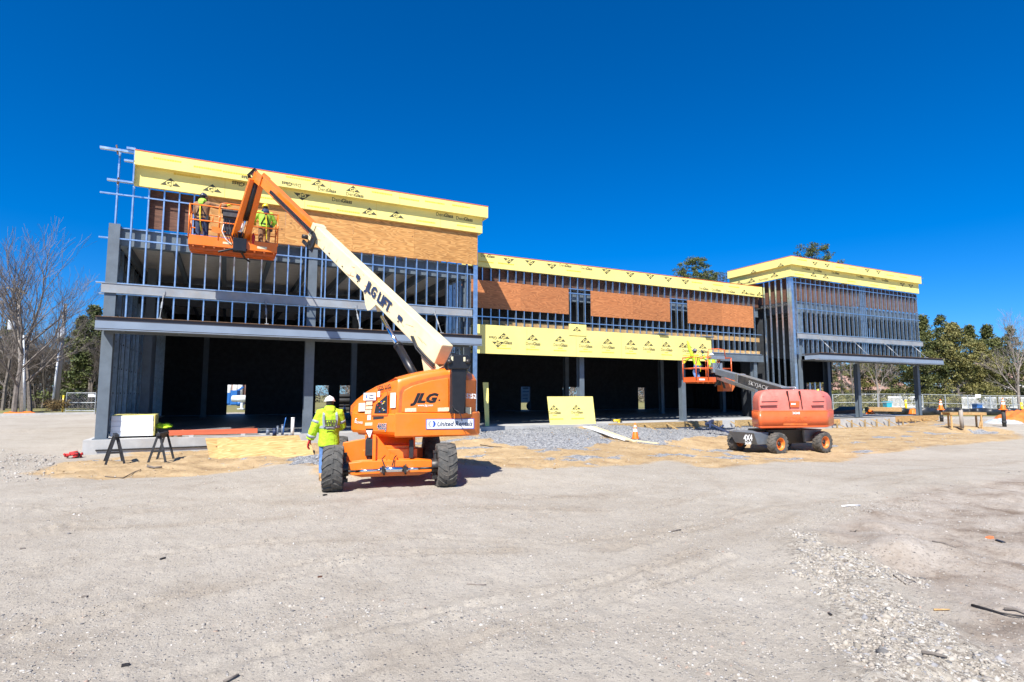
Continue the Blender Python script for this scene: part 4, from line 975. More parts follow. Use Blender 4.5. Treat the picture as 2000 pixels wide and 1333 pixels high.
# planes for details: rear face (R) and side face (L)
def on_line(p0, p1):
    p0, p1 = Vector((*p0, 0)), Vector((*p1, 0)); U = (p1-p0).normalized(); Nn = Vector((U.y, -U.x, 0)); return p0, U, Nn
def face_pt(px, py, P0, U, N, off):       # photo pixel -> point on the real vertical face
    x, f, u = ray(px, py); den = x*N.x + f*N.y; t = (P0.x*N.x + P0.y*N.y + off) / den
    return Vector((x*t, f*t, CAM_H + u*t))
RF = on_line((cp(775,800,10.60).x, 10.60), (cp(880,800,10.90).x, 10.90)); LF = on_line((cp(688,800,11.42).x, 11.42), (cp(775,800,10.60).x, 10.60)); CF = on_line((-2.16,10.53), (-.82,10.98))
def plate(poly_px, F_, off, th, m, name, parent=jlg, bev=0):
    P0, U, Nn = F_; pts = [face_pt(x, y, P0, U, Nn, off) for x, y in poly_px]
    b = MB(CAMF); o = pts[0]; pl = [((p-o).dot(U), (p-o).z) for p in pts]
    b.prism(pl, o, U, (0,0,1), Nn, th); return b.build(name, m, parent, bev)
def label(body, px, py, F_, off, size, m, name='lettering', parent=jlg, sx=1, bold=0, shear=0, roll=0, tilt=0, bm=None):
    P0, U, Nn = F_; o = face_pt(px, py, P0, U, Nn, off); Vv = Vector((0,0,1)); Uu = U
    if roll: 
        c, s_ = math.cos(math.radians(roll)), math.sin(math.radians(roll)); Uu, Vv = U*c + Vv*s_, Vv*c - U*s_
    b = bm or MB(CAMF); b.text(body, o, Uu, Vv, size, bold, shear, 1, sx)
    return b if bm else b.build(name, m, parent)
plate([(784,806),(786,770),(790,762),(805,754),(840,744),(876,738),(876,806)], RF, .012, .03, M['orange'], 'hood_door', bev=.012)
plate([(778,810),(780,766),(786,756),(803,748),(840,738),(880,731),(880,810)], RF, .0, .012, M['orangedk'], 'door_recess')
label('JLG', 829, 779, RF, .044, .235, M['black'], sx=1.2, bold=.06, shear=.35)
label('.', 858, 777, RF, .044, .2, M['black'], bold=.03); label('www.jlg.com', 831, 792, RF, .046, .055, M['white'], bold=.02)
label('5525 2102', 750, 758, LF, -.004, .12, M['black'], sx=.75, bold=.03, roll=8)
# wide white rental sign on the counterweight
plate([(832,819),(926,818),(926,838),(832,839)], CF, .004, .006, M['blue'], 'sign_border'); sg = plate([(833.5,820.2),(924.5,819.2),(924.5,836.8),(833.5,837.8)], CF, .010, .003, M['white'], 'rental_sign')
b = label('United Rentals', 888, 828.5, CF, .017, .125, None, sx=.92, bold=.018, shear=.22, bm=MB(CAMF)); b.build('lettering', M['navy'], jlg)
P0, U, Nn = CF; o = face_pt(844.5, 828.5, P0, U, Nn, .015); b = MB(CAMF)
circ = lambda r, a0, a1, n=14: [(r*math.cos(a0+(a1-a0)*i/n), r*math.sin(a0+(a1-a0)*i/n)) for i in range(n+1)]
b.prism(circ(.062,-PI/2,PI/2)+[(.02*math.cos(t), .05*math.sin(t)) for t in np.linspace(PI/2,-PI/2,8)], o-U*.0, U, (0,0,1), Nn, .001); b.mi = 1
b.prism(circ(.062,PI/2,3*PI/2)+[(-.02*math.cos(t), .05*math.sin(t)) for t in np.linspace(-PI/2,PI/2,8)], o-U*.02, U, (0,0,1), Nn, .001); b.build('round_emblem', [M['blue'], M['grey']], jlg)
# side face: control window, stickers, numbers
plate([(727,812),(731,789),(738,783),(758,764),(758,812)], LF, .02, .025, M['orange'], 'control_recess', bev=.006)
cp_ = plate([(731,808),(734,791),(756,772),(756,808)], LF, .047, .002, M['blackmatte'], 'control_panel')
P0, U, Nn = LF; rr = random.Random(4)
for i_ in range(16):
    px, py = rr.uniform(738, 754), rr.uniform(783, 806)
    o = face_pt(px, py, P0, U, Nn, .05); b = MB(CAMF); b.cb(o, (.02, .02, .02)) if i_ % 2 else b.tube(o, o+Nn*.03, .011, n=8)
    b.build('control_switch', [M['hatyellow'], M['grey'], M['redglove'], M['blue']][i_ % 4], cp_)
for (x0, x1, y0, y1, m_) in ((710,734,768,782.5,'white'),(737,742,765,776,'white'),(700.5,713,788,804,'white'),(715,727,785,792,'cream2'),(714,727,794,799.5,'cream2'),(713,725,801,809,'cream2'),(717.5,724,811,821,'white'),(713,727,826,832,'cream2'),(762.5,772.5,768,797,'white')):
    plate([(x0,y1),(x0+.6,y0),(x1+.6,y0-.6),(x1,y1-.4)], LF, .022 if x0 < 760 else .022, .003, M[m_], 'decal')
plate([(729,820),(750,818.5),(750,814),(729,815)], LF, .022, .003, M['blackmatte'], 'decal')
label('United', 725, 773, LF, .028, .05, M['navy'], bold=.02, shear=.2); label('Rentals', 725, 778, LF, .028, .05, M['navy'], bold=.02, shear=.2); label('0', 716, 775.5, LF, .028, .08, M['blue'], bold=.06)
label('460SJ', 746, 834, LF, .036, .15, M['white'], sx=.8, bold=.06); label('460SJ', 746, 834, LF, .038, .15, M['navy'], sx=.8, bold=.025)
label('E', 694, 822, LF, .024, .12, M['white'], bold=.02, shear=.3); label('POWER', 702, 826, LF, .024, .06, M['white'], bold=.02)
for (x, y) in ((803,802),(867,801)): plate([(x-12,y+3),(x-12,y-4),(x+10,y-5),(x+10,y+2.5)], RF, .043, .002, M['cream2'], 'decal')
b = MB(CAMF); o = face_pt(722, 839, P0, U, Nn, .05); b.cb(o, (.14,.04,.03)); b.mi = 1; b.hull([(o.x-.05,o.y-.03,o.z-.05),(o.x+.05,o.y-.03,o.z-.05),(o.x+.05,o.y-.02,o.z-.05),(o.x-.05,o.y-.02,o.z-.05)], [(o.x-.06,o.y-.03,o.z-.02),(o.x+.06,o.y-.03,o.z-.02),(o.x+.06,o.y-.02,o.z-.02),(o.x-.06,o.y-.02,o.z-.02)])
b.hull([(o.x-.0,o.y-.03,o.z-.15),(o.x+.02,o.y-.03,o.z-.15),(o.x+.02,o.y-.02,o.z-.15),(o.x,o.y-.02,o.z-.15)], [(o.x-.05,o.y-.03,o.z-.05),(o.x+.05,o.y-.03,o.z-.05),(o.x+.05,o.y-.02,o.z-.05),(o.x-.05,o.y-.02,o.z-.05)]); b.build('latch_tag', [M['black'], M['white']], jlg)
# right hood behind the mast
rh = rnd_poly([(-1.12,10.92),(-.86,11.02),(-.70,11.42),(-1.05,12.4),(-1.6,12.2)], [.02,.10,.12,.15,.05])
b = MB(CAMF); b.hull(fp(rh,1.39), fp(sh(rh,-.01),2.02)); b.smooth = True; b.hull(fp(sh(rh,-.01),2.021), fp(sh(rh,.05),2.14)); b.hull(fp(sh(rh,.05),2.1401), fp(sh(rh,.16),2.22)); b.build('engine_cover', M['orange'], jlg, .01)
RR = on_line((-1.12,10.92), (-.86,11.02)); label('55252', 918, 774.5, RR, .02, .125, M['white'], sx=.8, bold=.03, roll=-2); plate([(907,809),(907,796),(920,796),(920,809)], RR, .012, .003, M['cream2'], 'decal')
# mast (black upright) and boom
MF = on_line((cp(880,770,10.74).x, 10.74), (cp(912,770,10.84).x, 10.84))
plate([(882,808),(881,716),(910,716),(908,779),(905,809)], MF, 0, .05, M['black'], 'mast', bev=.01)
b = MB(CAMF); P0, U, Nn = MF
for px, w_ in ((881, .03), (907, .03)):
    q = face_pt(px, 760, P0, U, Nn, -.05); b.beam((q.x, q.y+.25, 1.39), (q.x, q.y+.25, 2.5), .04, .5, up=(0,1,0))
b.build('mast_side_plate', M['black'], jlg)
plate([(874,722),(874,700),(880,693),(912,694),(918,700),(918,713),(914,722)], MF, .02, .07, M['black'], 'mast_head', bev=.02)
plate([(872,727),(866,715),(880,690),(890,690),(890,722)], MF, -.25, .04, M['black'], 'pivot_plate', bev=.006)
b = MB(CAMF)
for px in (878, 914): q = face_pt(px, 707, P0, U, Nn, .09); b.tube(q, q+Nn*.03, .05, n=16)
for px, py in ((883,701),(907,702)): q = face_pt(px, py, P0, U, Nn, .092); b.mi = 1; b.prism([(-.02,-.04),(.02,-.04),(.02,.04),(-.02,.04)], q, U, (0,0,1), Nn, .002)
b.build('pivot_pin', [M['grease'], M['cream2']], jlg)
b = MB(CAMF); q = face_pt(888, 800, P0, U, Nn, .09); b.path([q+Vector((-.05,0,.08)), q, q+Vector((.08,-.02,-.05)), q+Vector((.12,-.01,-.12)), q+Vector((.14,0,-.22))], .008, 6); b.build('cable', M['blackmatte'], jlg)
PB = cp(872, 699, 11.30); PK = cp(632, 474, 15.35); PT = cp(508, 347, 17.55)
PK2 = PB + (PT-PB)*((PK-PB).length/(PT-PB).length)
d_ = (PT-PB).normalized(); side = d_.cross(Vector((0,0,1))).normalized()     # side points to camera right-back
if side.y > 0: side = -side
upb = side.cross(d_); upb = upb if upb.z > 0 else -upb
BM_ = lambda o, P, Q, w, h, w1=None, h1=None: o.beam(P, Q, w, h, w1, h1)
b = MB(CAMF); BM_(b, PB + d_*.1, PK2, .30, .45, .27, .40); b.build('base_boom', M['cream'], jlg, .02)
b = MB(CAMF)
T = PB + d_*.1
b.prism([(-.15,-.20),(.95,-.22),(.55,-.26),(.22,-.52),(.05,-.5),(-.25,-.1)], T - side*-.11, d_, upb, side, .012); b.build('boom_gusset', M['cream'], jlg); b = MB(CAMF); b.prism([(-.15,-.20),(.95,-.22),(.55,-.26),(.22,-.52),(.05,-.5),(-.25,-.1)], T - side*.13, d_, upb, side, .012)
b.build('boom_gusset', M['cream'], jlg); b = MB(CAMF); T2 = cp(742, 608, 13.3); T2 = PB + d_*(T2-PB).dot(d_)
for s_ in (-.14, .128): b.prism([(-.28,-.20),(.35,-.20),(.12,-.40),(-.05,-.48),(-.14,-.42)], T2 + side*s_, d_, upb, side, .012)
b.build('boom_gusset', M['cream'], jlg)
b = MB(CAMF); fe = PT - d_*.25; BM_(b, PK2 - d_*.3, fe, .21, .32, .21, .32); b.build('fly_boom', M['orange'], jlg, .015)
b = MB(CAMF); BM_(b, PK2 - d_*.2 - upb*.02, PK2 - d_*.0, .33, .46); b.build('boom_end_collar', M['cream'], jlg, .01)
# lettering on the camera side of the base boom
b = MB(CAMF); q = PB.lerp(PK2, .40) + side*.17; tU = -d_; tV = upb
if tU.x < 0: tU = -tU
b.text('JLG LIFT', q + upb*-.0, tU, tV, .32, bold=.045, shear=.0, sx=1.0)
for t in (-1.0, 1.0):
    c0 = q + tU*t*1.02; b.prism([(-.09,-.05),(.09,-.05),(.09,.05),(-.09,.05)], c0, tU, tV, side, .002)
b.split('lettering', M['navy'], jlg)
b = MB(CAMF)   # clips, hose along underside
for t, m_ in ((.25,0),(.55,0),(.68,0),(.80,0)):
    q = PB.lerp(PK2, t) + side*.16 - upb*.10
    b.tube(q - side*.01, q + side*.012, .016, n=8)
b.split('boom_bracket', M['grease'], jlg)
b = MB(CAMF); q0 = PB + d_*.05 + side*.17 - upb*.22; b.path([q0, q0 + d_*.35, q0 + d_*.7 + upb*.02, q0 + d_*.95 + upb*.12], .022, 8); b.path([q0 - upb*.05, q0 + d_*.35 - upb*.05, q0 + d_*.7 - upb*.03, q0 + d_*1.0 + upb*.1], .018, 8); b.build('hydraulic_hose', M['blackmatte'], jlg)
b = MB(CAMF); rr = random.Random(9)
for i_ in range(16):
    q = PB.lerp(PK2, rr.uniform(.08, .98)) + side*.152 + upb*rr.uniform(-.17, .17); L_ = rr.uniform(.03, .16); w_ = rr.uniform(.003, .007); b.prism([(-L_,-w_),(L_,-w_*.4),(L_,w_*.6),(-L_,w_)], q, (d_ + upb*rr.uniform(-.3,.3)).normalized(), upb, side, .0006)
b.build('scratch_marks', M['orangedk'], jlg)
for t in (.62, .74, .86): b = MB(CAMF); q = PB.lerp(PK2, t) + side*.148 + upb*-.10; b.prism([(-.05,-.045),(.05,-.045),(.05,.045),(-.05,.045)], q, d_, upb, side, .003); b.build('decal', M['cream2'], jlg)
# lift cylinder
c0, c1, c2 = cp(812,738,11.35), cp(777,675,12.1), cp(746,620,13.0)
b = MB(CAMF); b.tube(c0, c1, .085, n=18); b.tube(c1 - (c1-c0).normalized()*.08, c1, .10, n=18); b.mi = 1; b.tube(c1, c2, .048, n=14); b.build('lift_cylinder', [M['black'], M['chrome']], jlg)
# cable carrier: runs beside the fly boom, loops round at the collar
b = MB(CAMF); sc_ = side*.20
def link(p, a, bb, w=.10): b.prism([(-.035,-w/2),(.035,-w/2),(.035,w/2),(-.035,w/2)], p, a, bb, side, .05)
s0 = PT.lerp(PK2, .36); s1 = PK2 + d_*-.35
n_ = 34
for i_ in range(n_): link(s0.lerp(s1, i_/(n_-1)) + sc_ + upb*.02, d_, upb, .09)
lc = s1 - upb*.17
for i_ in range(12):
    a = PI/2 - PI*i_/11; o = lc + sc_ + (upb*math.sin(a) - d_*math.cos(a))*.19; link(o, upb*math.cos(a) + d_*math.sin(a), upb*math.sin(a) - d_*math.cos(a), .09)
for i_ in range(5): link(lc + sc_ - upb*.19 + d_*.09*i_, d_, upb, .09)
b.build('cable_carrier', M['blackmatte'], jlg)
b = MB(CAMF); b.tube(lc + side*.1 - upb*.05 + d_*.35, lc + side*.30 - upb*.05 + d_*.35, .06, n=12); b.prism([(-.2,-.3),(.25,-.3),(.1,.1),(-.2,.1)], lc + side*.13 + d_*.1, d_, upb, side, .02); b.build('carrier_bracket', M['grease'], jlg)
# jib head, jib arms, jib cylinder
J0 = cp(500,345,17.65); J1 = cp(468,474,18.75)
jd = (J1-J0).normalized(); js = Vector((.80,-.60,0)); js = (js - jd*js.dot(jd)).normalized()
b = MB(CAMF); b.prism([(-.45,-.18),(.18,-.20),(.30,-.02),(.12,.16),(-.45,.17)], PT + side*.11, d_, upb, side, .03); b.prism([(-.45,-.18),(.18,-.20),(.30,-.02),(.12,.16),(-.45,.17)], PT - side*.14, d_, upb, side, .03); b.build('boom_head', M['orange'], jlg, .008)
b = MB(CAMF); b.tube(J0 - js*.25, J0 + js*.25, .07, n=16); b.tube(J0 + jd*.18 - js*.2, J0 + jd*.18 + js*.2, .05, n=12)
for k in range(4): b.path([PT+side*.1-d_*.5+upb*.1, J0+Vector((.0,-.12,.14+.03*k)), J0+Vector((-.14-.03*k,-.1,.02)), J0 + jd*.35 - js*.12], .014, 6)
b.build('boom_knuckle', M['black'], jlg)
Aa, Ab = cp(493,350,17.5), cp(455,471,18.55); Ba, Bb = cp(508,362,17.75), cp(480,474,18.75)
jm = MB(CAMF); jm.beam(Aa, Ab, .085, .20, up=(.6,.75,.2)); jm.build('jib_arm', M['orange'], jlg, .01)
jm = MB(CAMF); jm.beam(Ba, Bb, .085, .20, up=(.6,.75,.2)); jm.build('jib_arm', M['orange'], jlg, .01)
b = MB(CAMF); c0 = (Aa+Ba)/2; c1 = (Ab+Bb)/2; b.tube(c0.lerp(c1,.02), c0.lerp(c1,.62), .085, n=14); b.mi = 1; b.tube(c0.lerp(c1,.6), c0.lerp(c1,.98), .04); b.mi = 0; b.cb(c1+Vector((0,.05,.12)), (.26,.2,.36)); b.build('jib_cylinder', [M['black'], M['chrome']], jlg)
# platform (world axes: long side along the facade)
X0, X1, Y0, Y1, ZF = -1.27, 1.37, 20.55, 21.6, 6.56
b = MB()
b.bx(X0, X1, Y0, Y0+.02, ZF-.02, ZF+.30); b.bx(X0, X1, Y1-.02, Y1, ZF-.02, ZF+.30); b.bx(X0, X0+.02, Y0+.02, Y1-.02, ZF-.02, ZF+.30); b.bx(X1-.02, X1, Y0+.02, Y1-.02, ZF-.02, ZF+.30)
pf = b.build('platform', M['orange'], jlg, .006)
b = MB(); b.bx(X0+.02, X1-.02, Y0+.02, Y1-.02, ZF-.005, ZF+.01)
for k in range(9): x = X0+.12+k*.3; b.bx(x, x+.05, Y0+.02, Y1-.02, ZF-.07, ZF-.005)
for y in (Y0+.2, Y0+.5, Y0+.8): b.bx(X0+.05, X1-.05, y, y+.05, ZF-.12, ZF-.07)
b.build('platform_floor', M['orangedk'], pf)
pc = ((X0,Y0),(-.42,Y0),(.55,Y0),(X1,Y0),(X1,Y1),(-.42,Y1),(.55,Y1),(X0,Y1))
ZT = ZF + 1.30
for (x, y) in pc:
    b = MB(); zt = ZT + (.05 if x in (-.42, .55) else 0); b.tube((x+.0, y+.01, ZF+.2), (x, y+.01, zt), .023, n=8); b.build('rail_post', M['orange'], pf)
for z in (ZT, ZF+.80):
    for (p, q) in (((X0,Y0),(X1,Y0)),((X0,Y1),(X1,Y1)),((X0,Y0),(X0,Y1)),((X1,Y0),(X1,Y1))):
        b = MB(); b.tube((p[0],p[1]+.01,z), (q[0],q[1]+.01,z), .022, n=8); b.build('guard_rail', M['orange'], pf)
b = MB(); b.path([(-.42,Y0,ZT),(-.38,Y0-.02,ZT+.12),(-.25,Y0-.02,ZT+.16),(.42,Y0-.02,ZT+.16),(.53,Y0-.02,ZT+.1),(.55,Y0,ZT)], .02, 8); b.tube((-.6,Y0,ZF+.8),(-.6,Y0,ZT-.3),.018); b.build('guard_rail', M['orange'], pf)
b = MB(); b.prism([(-.62,.52),(-.42,.52),(-.2,.40),(-.42,.32),(-.62,.36)], (0,Y0-.01,ZF+.1), (1,0,0), (0,0,1), (0,-1,0), .02); b.build('corner_plate', M['orange'], pf)
b = MB(); b.bx(-.32, .38, Y0-.06, Y0+.34, ZF+1.02, ZF+1.20); b.bx(-.36, .42, Y0-.09, Y0+.36, ZF+1.20, ZF+1.24); b.bx(-.30, .2, Y0+.05, Y0+.3, ZF+.45, ZF+1.02)
b.tube((-.05,Y0+.1,ZF+1.24), (-.05,Y0+.1,ZF+1.34), .015); b.build('control_box', M['skygrey'], pf, .01)
b = MB()
for k in range(7):
    x = -.25 + k*.07; b.path([(x,Y0+.02,ZF+.95),(x-.05+.02*k,Y0-.03,ZF+.6),(x+.08,Y0-.02,ZF+.35),(x+.18,Y0,ZF+.1)], .013, 6)
b.mi = 1; b.path([(-.28,Y0-.03,ZF+.75),(-.32,Y0-.05,ZF+.5),(-.2,Y0-.05,ZF+.25),(-.05,Y0-.03,ZF+.12)], .014, 6); b.bx(.08,.28,Y0-.05,Y0-.04,ZF+.55,ZF+.85)
b.build('cable_bundle', [M['black'], M['white']], pf)
b = MB(); b.bx(-.28,.0,Y0-.008,Y0-.002,ZF+.10,ZF+.17); b.bx(.75,1.05,Y0-.008,Y0-.002,ZF+.06,ZF+.14); b.split('decal', M['cream2'], pf)
b = MB(); b.path([(.45,Y0-.05,ZF-.05),(.2,Y0-.02,ZF+.02),(-.1,Y0+.0,ZF-.08),(-.4,Y0-.05,ZF-.2)], .035, 8); b.path([(.2,Y0-.02,ZF+.0),(.4,Y0+.3,ZF-.25),(.55,Y0+.5,ZF-.3)], .035, 8); b.bx(.02,.42,Y0-.12,Y0+.3,ZF-.10,ZF+.32)
b.build('platform_mount', M['black'], pf, .01)
b = MB(); b.lathe((.62,Y0+.05,ZF+.18), (0,0,1), [(0,.04),(.02,.06),(.3,.06),(.35,.03),(.4,.02),(.4,.001)], 12); b.build('extinguisher', M['redglove'], pf)
# ---------------- red boom lift (far) ----------------
SO = cp(1520, 880, 22.0); SO.z = -.5
sk = empty('boom_lift', cw(SO), -YAW, 'smaller red boom lift with dark grey chassis and basket at the low yellow band', 'boom lift')
AX = Vector((.36,-.93,0)).normalized(); RO = Vector((.93,.36,0)).normalized()
Fw, Rw = Vector((9.90,21.45,-.09)), Vector((12.0,22.25,-.09)); Lw = Vector((9.0,23.0,-.09)) 
wheel(sk, Fw, (.46,-.89,0), .42, .33, M['rimorange'], 0, 16); wheel(sk, Rw, (.46,-.89,0), .42, .33, M['rimorange'], 0, 16)
wheel(sk, Lw, (.50,-.87,0), .42, .33, M['rimorange'], 0, 16); wheel(sk, Rw - AX*1.9, AX*-1, .42, .33, M['rimorange'], 0, 16)
sm = (Fw + Lw)/2; sm.z = 0
SF = CAMF @ Matrix(((RO.x, -AX.x, 0, sm.x), (RO.y, -AX.y, 0, sm.y), (0,0,1,0), (0,0,0,1)))   # x rolling (right), y away
b = MB(SF)
b.hull([(-.55,-.62,-.13),(.15,-.62,-.13),(.15,.55,-.13),(-.55,.55,-.13)], [(-.80,-.70,.33),(.15,-.70,.33),(.15,.62,.33),(-.80,.62,.33)])
b.mi = 1; b.hull([(.15,-.50,-.14),(2.0,-.50,-.14),(2.0,.5,-.14),(.15,.5,-.14)], [(.15,-.60,.40),(2.1,-.60,.40),(2.1,.6,.40),(.15,.6,.40)])
b.hull([(.0,-.66,-.16),(.5,-.66,-.16),(.5,-.5,-.16),(0,-.5,-.16)], [(-.12,-.72,.42),(.6,-.72,.42),(.6,-.5,.42),(-.12,-.5,.42)])
b.mi = 2; b.hull([(1.85,-.60,-.10),(2.35,-.55,-.1),(2.35,.5,-.1),(1.85,.5,-.1)], [(1.7,-.70,.38),(2.75,-.62,.38),(2.75,.6,.38),(1.7,.6,.38)])
b.build('chassis', [M['skygrey2'], M['black'], M['skygrey2']], sk, .02)
def slab_text(body, px, py, d, U, size, m, parent, Nn, **k):
    b = MB(CAMF); b.text(body, cp(px, py, d) , U, (0,0,1), size, **k); return b.build('lettering', m, parent)
# lettering on chassis sheet: plane through the near left face of the chassis box
q0 = SF @ Vector((-.70,-.70,.1)); q0c = CAMF.inverted() @ q0
fl = (Vector((q0c.x, q0c.y, 0)), Vector((RO.x, RO.y, 0)), Vector((RO.y, -RO.x, 0)))
label('4X4', 1461, 856, fl, .16, .30, M['white'], parent=sk, sx=.8, bold=.03); label('34348', 1461, 866, fl, .19, .15, M['white'], parent=sk, sx=.8, bold=.03)
b = MB(CAMF); q = (Fw+Rw)/2 - AX*.95; b.lathe((q.x, q.y, .38), (0,0,1), [(0,.6),(.12,.6)], 30, True); b.build('slew_ring', M['black'], sk)
tb = rnd_poly([(cp(1481,800,21.2).x,21.2),(cp(1617,800,21.9).x,21.9),(cp(1620,800,23.4).x+.3,23.6),(cp(1490,800,23.4).x,23.4),(cp(1467,800,22.6).x,22.6)], [.18,.16,.2,.3,.15])
cxx = sum(p[0] for p in tb)/len(tb); cyy = sum(p[1] for p in tb)/len(tb)
sc2 = lambda pts, k: [(p[0]*(1-k)+cxx*k, p[1]*(1-k)+cyy*k) for p in pts]
b = MB(CAMF); b.smooth = True; b.hull(fp(sc2(tb,.04),.49), fp(sc2(tb,.0),.56)); b.hull(fp(tb,.5601), fp(tb,1.10)); b.hull(fp(tb,1.1001), fp(sc2(tb,.03),1.14)); b.build('counterweight', M['skyorange'], sk)
b = MB(CAMF); b.smooth = True; lv = [(.035,1.14),(.03,1.45),(.06,1.66),(.12,1.80),(.22,1.88),(.45,1.93)]
rngs = [fp(sc2(tb,k), z) for k, z in lv]
n_ = len(tb); vs = [p for r_ in rngs for p in r_]; fs = []
for i_ in range(len(rngs)-1):
    for j in range(n_): fs.append((i_*n_+j, i_*n_+(j+1)%n_, (i_+1)*n_+(j+1)%n_, (i_+1)*n_+j))
fs.append(tuple(range((len(rngs)-1)*n_, len(rngs)*n_))); b.add(vs, fs); b.build('engine_cover', M['skyred'], sk)
SFr = on_line((cp(1481,800,21.2).x,21.2),(cp(1617,800,21.9).x,21.9))
for (xa, xb) in ((1486,1516),(1585,1607)):
    for y in (774,783,791):
        dy = (y-774)*.12
        plate([(xa-dy+.5,y+2.4),(xa-dy+.5,y+1.4),(xb,y+.8),(xb,y+1.8)], SFr, -.05-(791-y)*.005, .08, M['blackmatte'], 'vent_slot', sk)
for (xa, xb) in ((1535,1540),(1559,1564)): plate([(xb,799),(xa,764),(xa+.5,764),(xb+.5,799)], SFr, -.085, .1, M['black'], 'panel_seam', sk)
plate([(1543,796),(1543,784),(1561,784),(1561,796)], SFr, .0, .008, M['skyorange'], 'cover_patch', sk); plate([(1545,791),(1545,788),(1554,788),(1554,791)], SFr, .009, .002, M['white'], 'decal', sk)
label('34348', 1555, 807.5, SFr, .016, .13, M['white'], parent=sk, bold=.03); label('SKYJACK', 1558, 819, SFr, .014, .24, M['orangedk'], parent=sk, sx=1.25, bold=-.005, shear=.15)
plate([(1530,831),(1530,827),(1577,827),(1577,831)], SFr, .006, .003, M['orangedk'], 'decal', sk)
b = MB(CAMF); q = cp(1598,765,22.4); b.tube(q-Vector((0,0,.1)), q+Vector((0,0,.09)), .035, n=10); b.build('beacon', M['hatyellow'], sk)
# boom
K0, K1 = cp(1528,766,22.6), cp(1402,726,27.6); kd = (K1-K0).normalized()
kside = kd.cross(Vector((0,0,1))).normalized(); kside = kside if kside.x < 0 else -kside
kup = kside.cross(kd); kup = kup if kup.z > 0 else -kup
km = K0.lerp(K1, .62)
b = MB(CAMF); b.beam(K0 - kd*.3, km, .36, .40, .34, .36); b.build('base_boom', M['skygrey'], sk, .012)
b = MB(CAMF); b.beam(km - kd*.2 + kup*.03, K1, .30, .30, .28, .28); b.build('fly_boom', M['skygrey2'], sk, .01)
b = MB(CAMF); b.beam(K0 + kup*.208, km + kup*.188, .32, .02); b.beam(km - kd*.18, km + kd*.02, .40, .43); b.build('boom_end_collar', M['alu'], sk, .01)
b = MB(CAMF); b.text('SKYJACK', K0.lerp(K1,.27) + kside*.187, -kd if (-kd).x > 0 else kd, kup, .25, bold=-.01, shear=.1, sx=1.5); b.build('lettering', M['white'], sk)
b = MB(CAMF); b.beam(K0.lerp(K1,.45) - kup*.30 + kside*.1, K1 - kup*.32, .10, .12); b.beam(K0.lerp(K1,.3) - kup*.25 + kside*.22, K0.lerp(K1,.85) - kup*.20 + kside*.2, .05, .12); b.build('carrier_tray', M['alu'], sk)
b = MB(CAMF)
for px in (1527, 1553): q = cp(px, 760, 22.5); b.tube(q+Vector((-.05,0,0)), q+Vector((.05,0,.0)), .10, n=14); b.beam(q+Vector((0,0,-.2)), q, .06, .2)
b.tube(cp(1527,757,22.5), cp(1553,757,22.5), .03); b.build('boom_pivot', M['alu'], sk, .01)
b = MB(CAMF); K2 = cp(1396,742,28.0); b.beam(K1, K2 + Vector((.2,0,-.2)), .22, .30, .2, .25); b.tube(K1+Vector((0,-.2,-.1)), K2 + Vector((.4,-.2,-.4)), .06); b.tube(K1-kd*.3-kup*.15, K2+Vector((0,0,-.3)), .05)
b.build('jib', M['black'], sk, .01)
# basket (rotated): corners
bo = cp(1382, 747, 28.6); ba = Vector((.92,.39,0)).normalized(); bbv = Vector((-.39,.92,0))
BF = CAMF @ Matrix(((ba.x,bbv.x,0,bo.x),(ba.y,bbv.y,0,bo.y),(0,0,1,bo.z),(0,0,0,1)))
w2, d2_ = 1.12, .48
b = MB(BF); b.bx(-w2, w2, -d2_, -d2_+.02, 0, .24); b.bx(-w2, w2, d2_-.02, d2_, 0, .24); b.bx(-w2, -w2+.02, -d2_+.02, d2_-.02, 0, .24); b.bx(w2-.02, w2, -d2_+.02, d2_-.02, 0, .24); b.build('platform', M['skyorange'], sk); pf2 = bpy.data.objects[KIDS[sk.name][-1]]
b = MB(BF); b.bx(-w2+.02, w2-.02, -d2_+.02, d2_-.02, .0, .02)
for k in range(7): b.bx(-w2+.1+k*.32, -w2+.15+k*.32, -d2_+.02, d2_-.02, -.06, 0)
b.build('platform_floor', M['orangedk'], pf2)
for x in (-w2, -.38, .35, w2):
    for y in (-d2_, d2_):
        b = MB(BF); b.tube((x,y,.1), (x,y,1.22 if abs(x) > 1 else 1.30), .026, n=8); b.build('rail_post', M['skyorange'], pf2)
for z in (.68, 1.22):
    for p, q in (((-w2,-d2_),(w2,-d2_)),((-w2,d2_),(w2,d2_)),((-w2,-d2_),(-w2,d2_)),((w2,-d2_),(w2,d2_))):
        b = MB(BF); b.tube((*p,z), (*q,z), .024, n=8); b.build('guard_rail', M['skyorange'], pf2)
b = MB(BF); b.path([(-.38,-d2_,1.22),(-.3,-d2_,1.62),(.3,-d2_,1.66),(.7,-d2_,1.62),(.75,-d2_,1.22)], .024, 8); b.build('guard_rail', M['skyorange'], pf2)
b = MB(BF); b.bx(-.22, .62, -d2_-.12, -d2_+.2, 1.12, 1.30); b.bx(-.1, .5, -d2_-.06, -d2_+.1, .45, .95); b.build('control_box', M['alu'], pf2, .02)
b = MB(BF); b.path([(.1,-d2_-.13,1.1),(.15,-d2_-.15,.8),(.35,-d2_-.12,.5),(.55,-d2_-.1,.2)], .014, 6); b.path([(.3,-d2_-.13,1.1),(.2,-d2_-.15,.8),(.0,-d2_-.12,.6)], .014, 6); b.build('cable_bundle', M['black'], pf2)
b = MB(BF); b.bx(-.95,-.6,-d2_-.006,-d2_-.002,.08,.16); b.build('decal', M['white'], pf2)
b = MB(BF); b.prism([(.9,-.45),(1.5,-.45),(1.9,.1),(1.3,.2),(.9,-.1)], (0,-.1,0), (1,0,0), (0,0,1), (0,1,0), .4); b.build('platform_mount', M['orangedk'], sk)
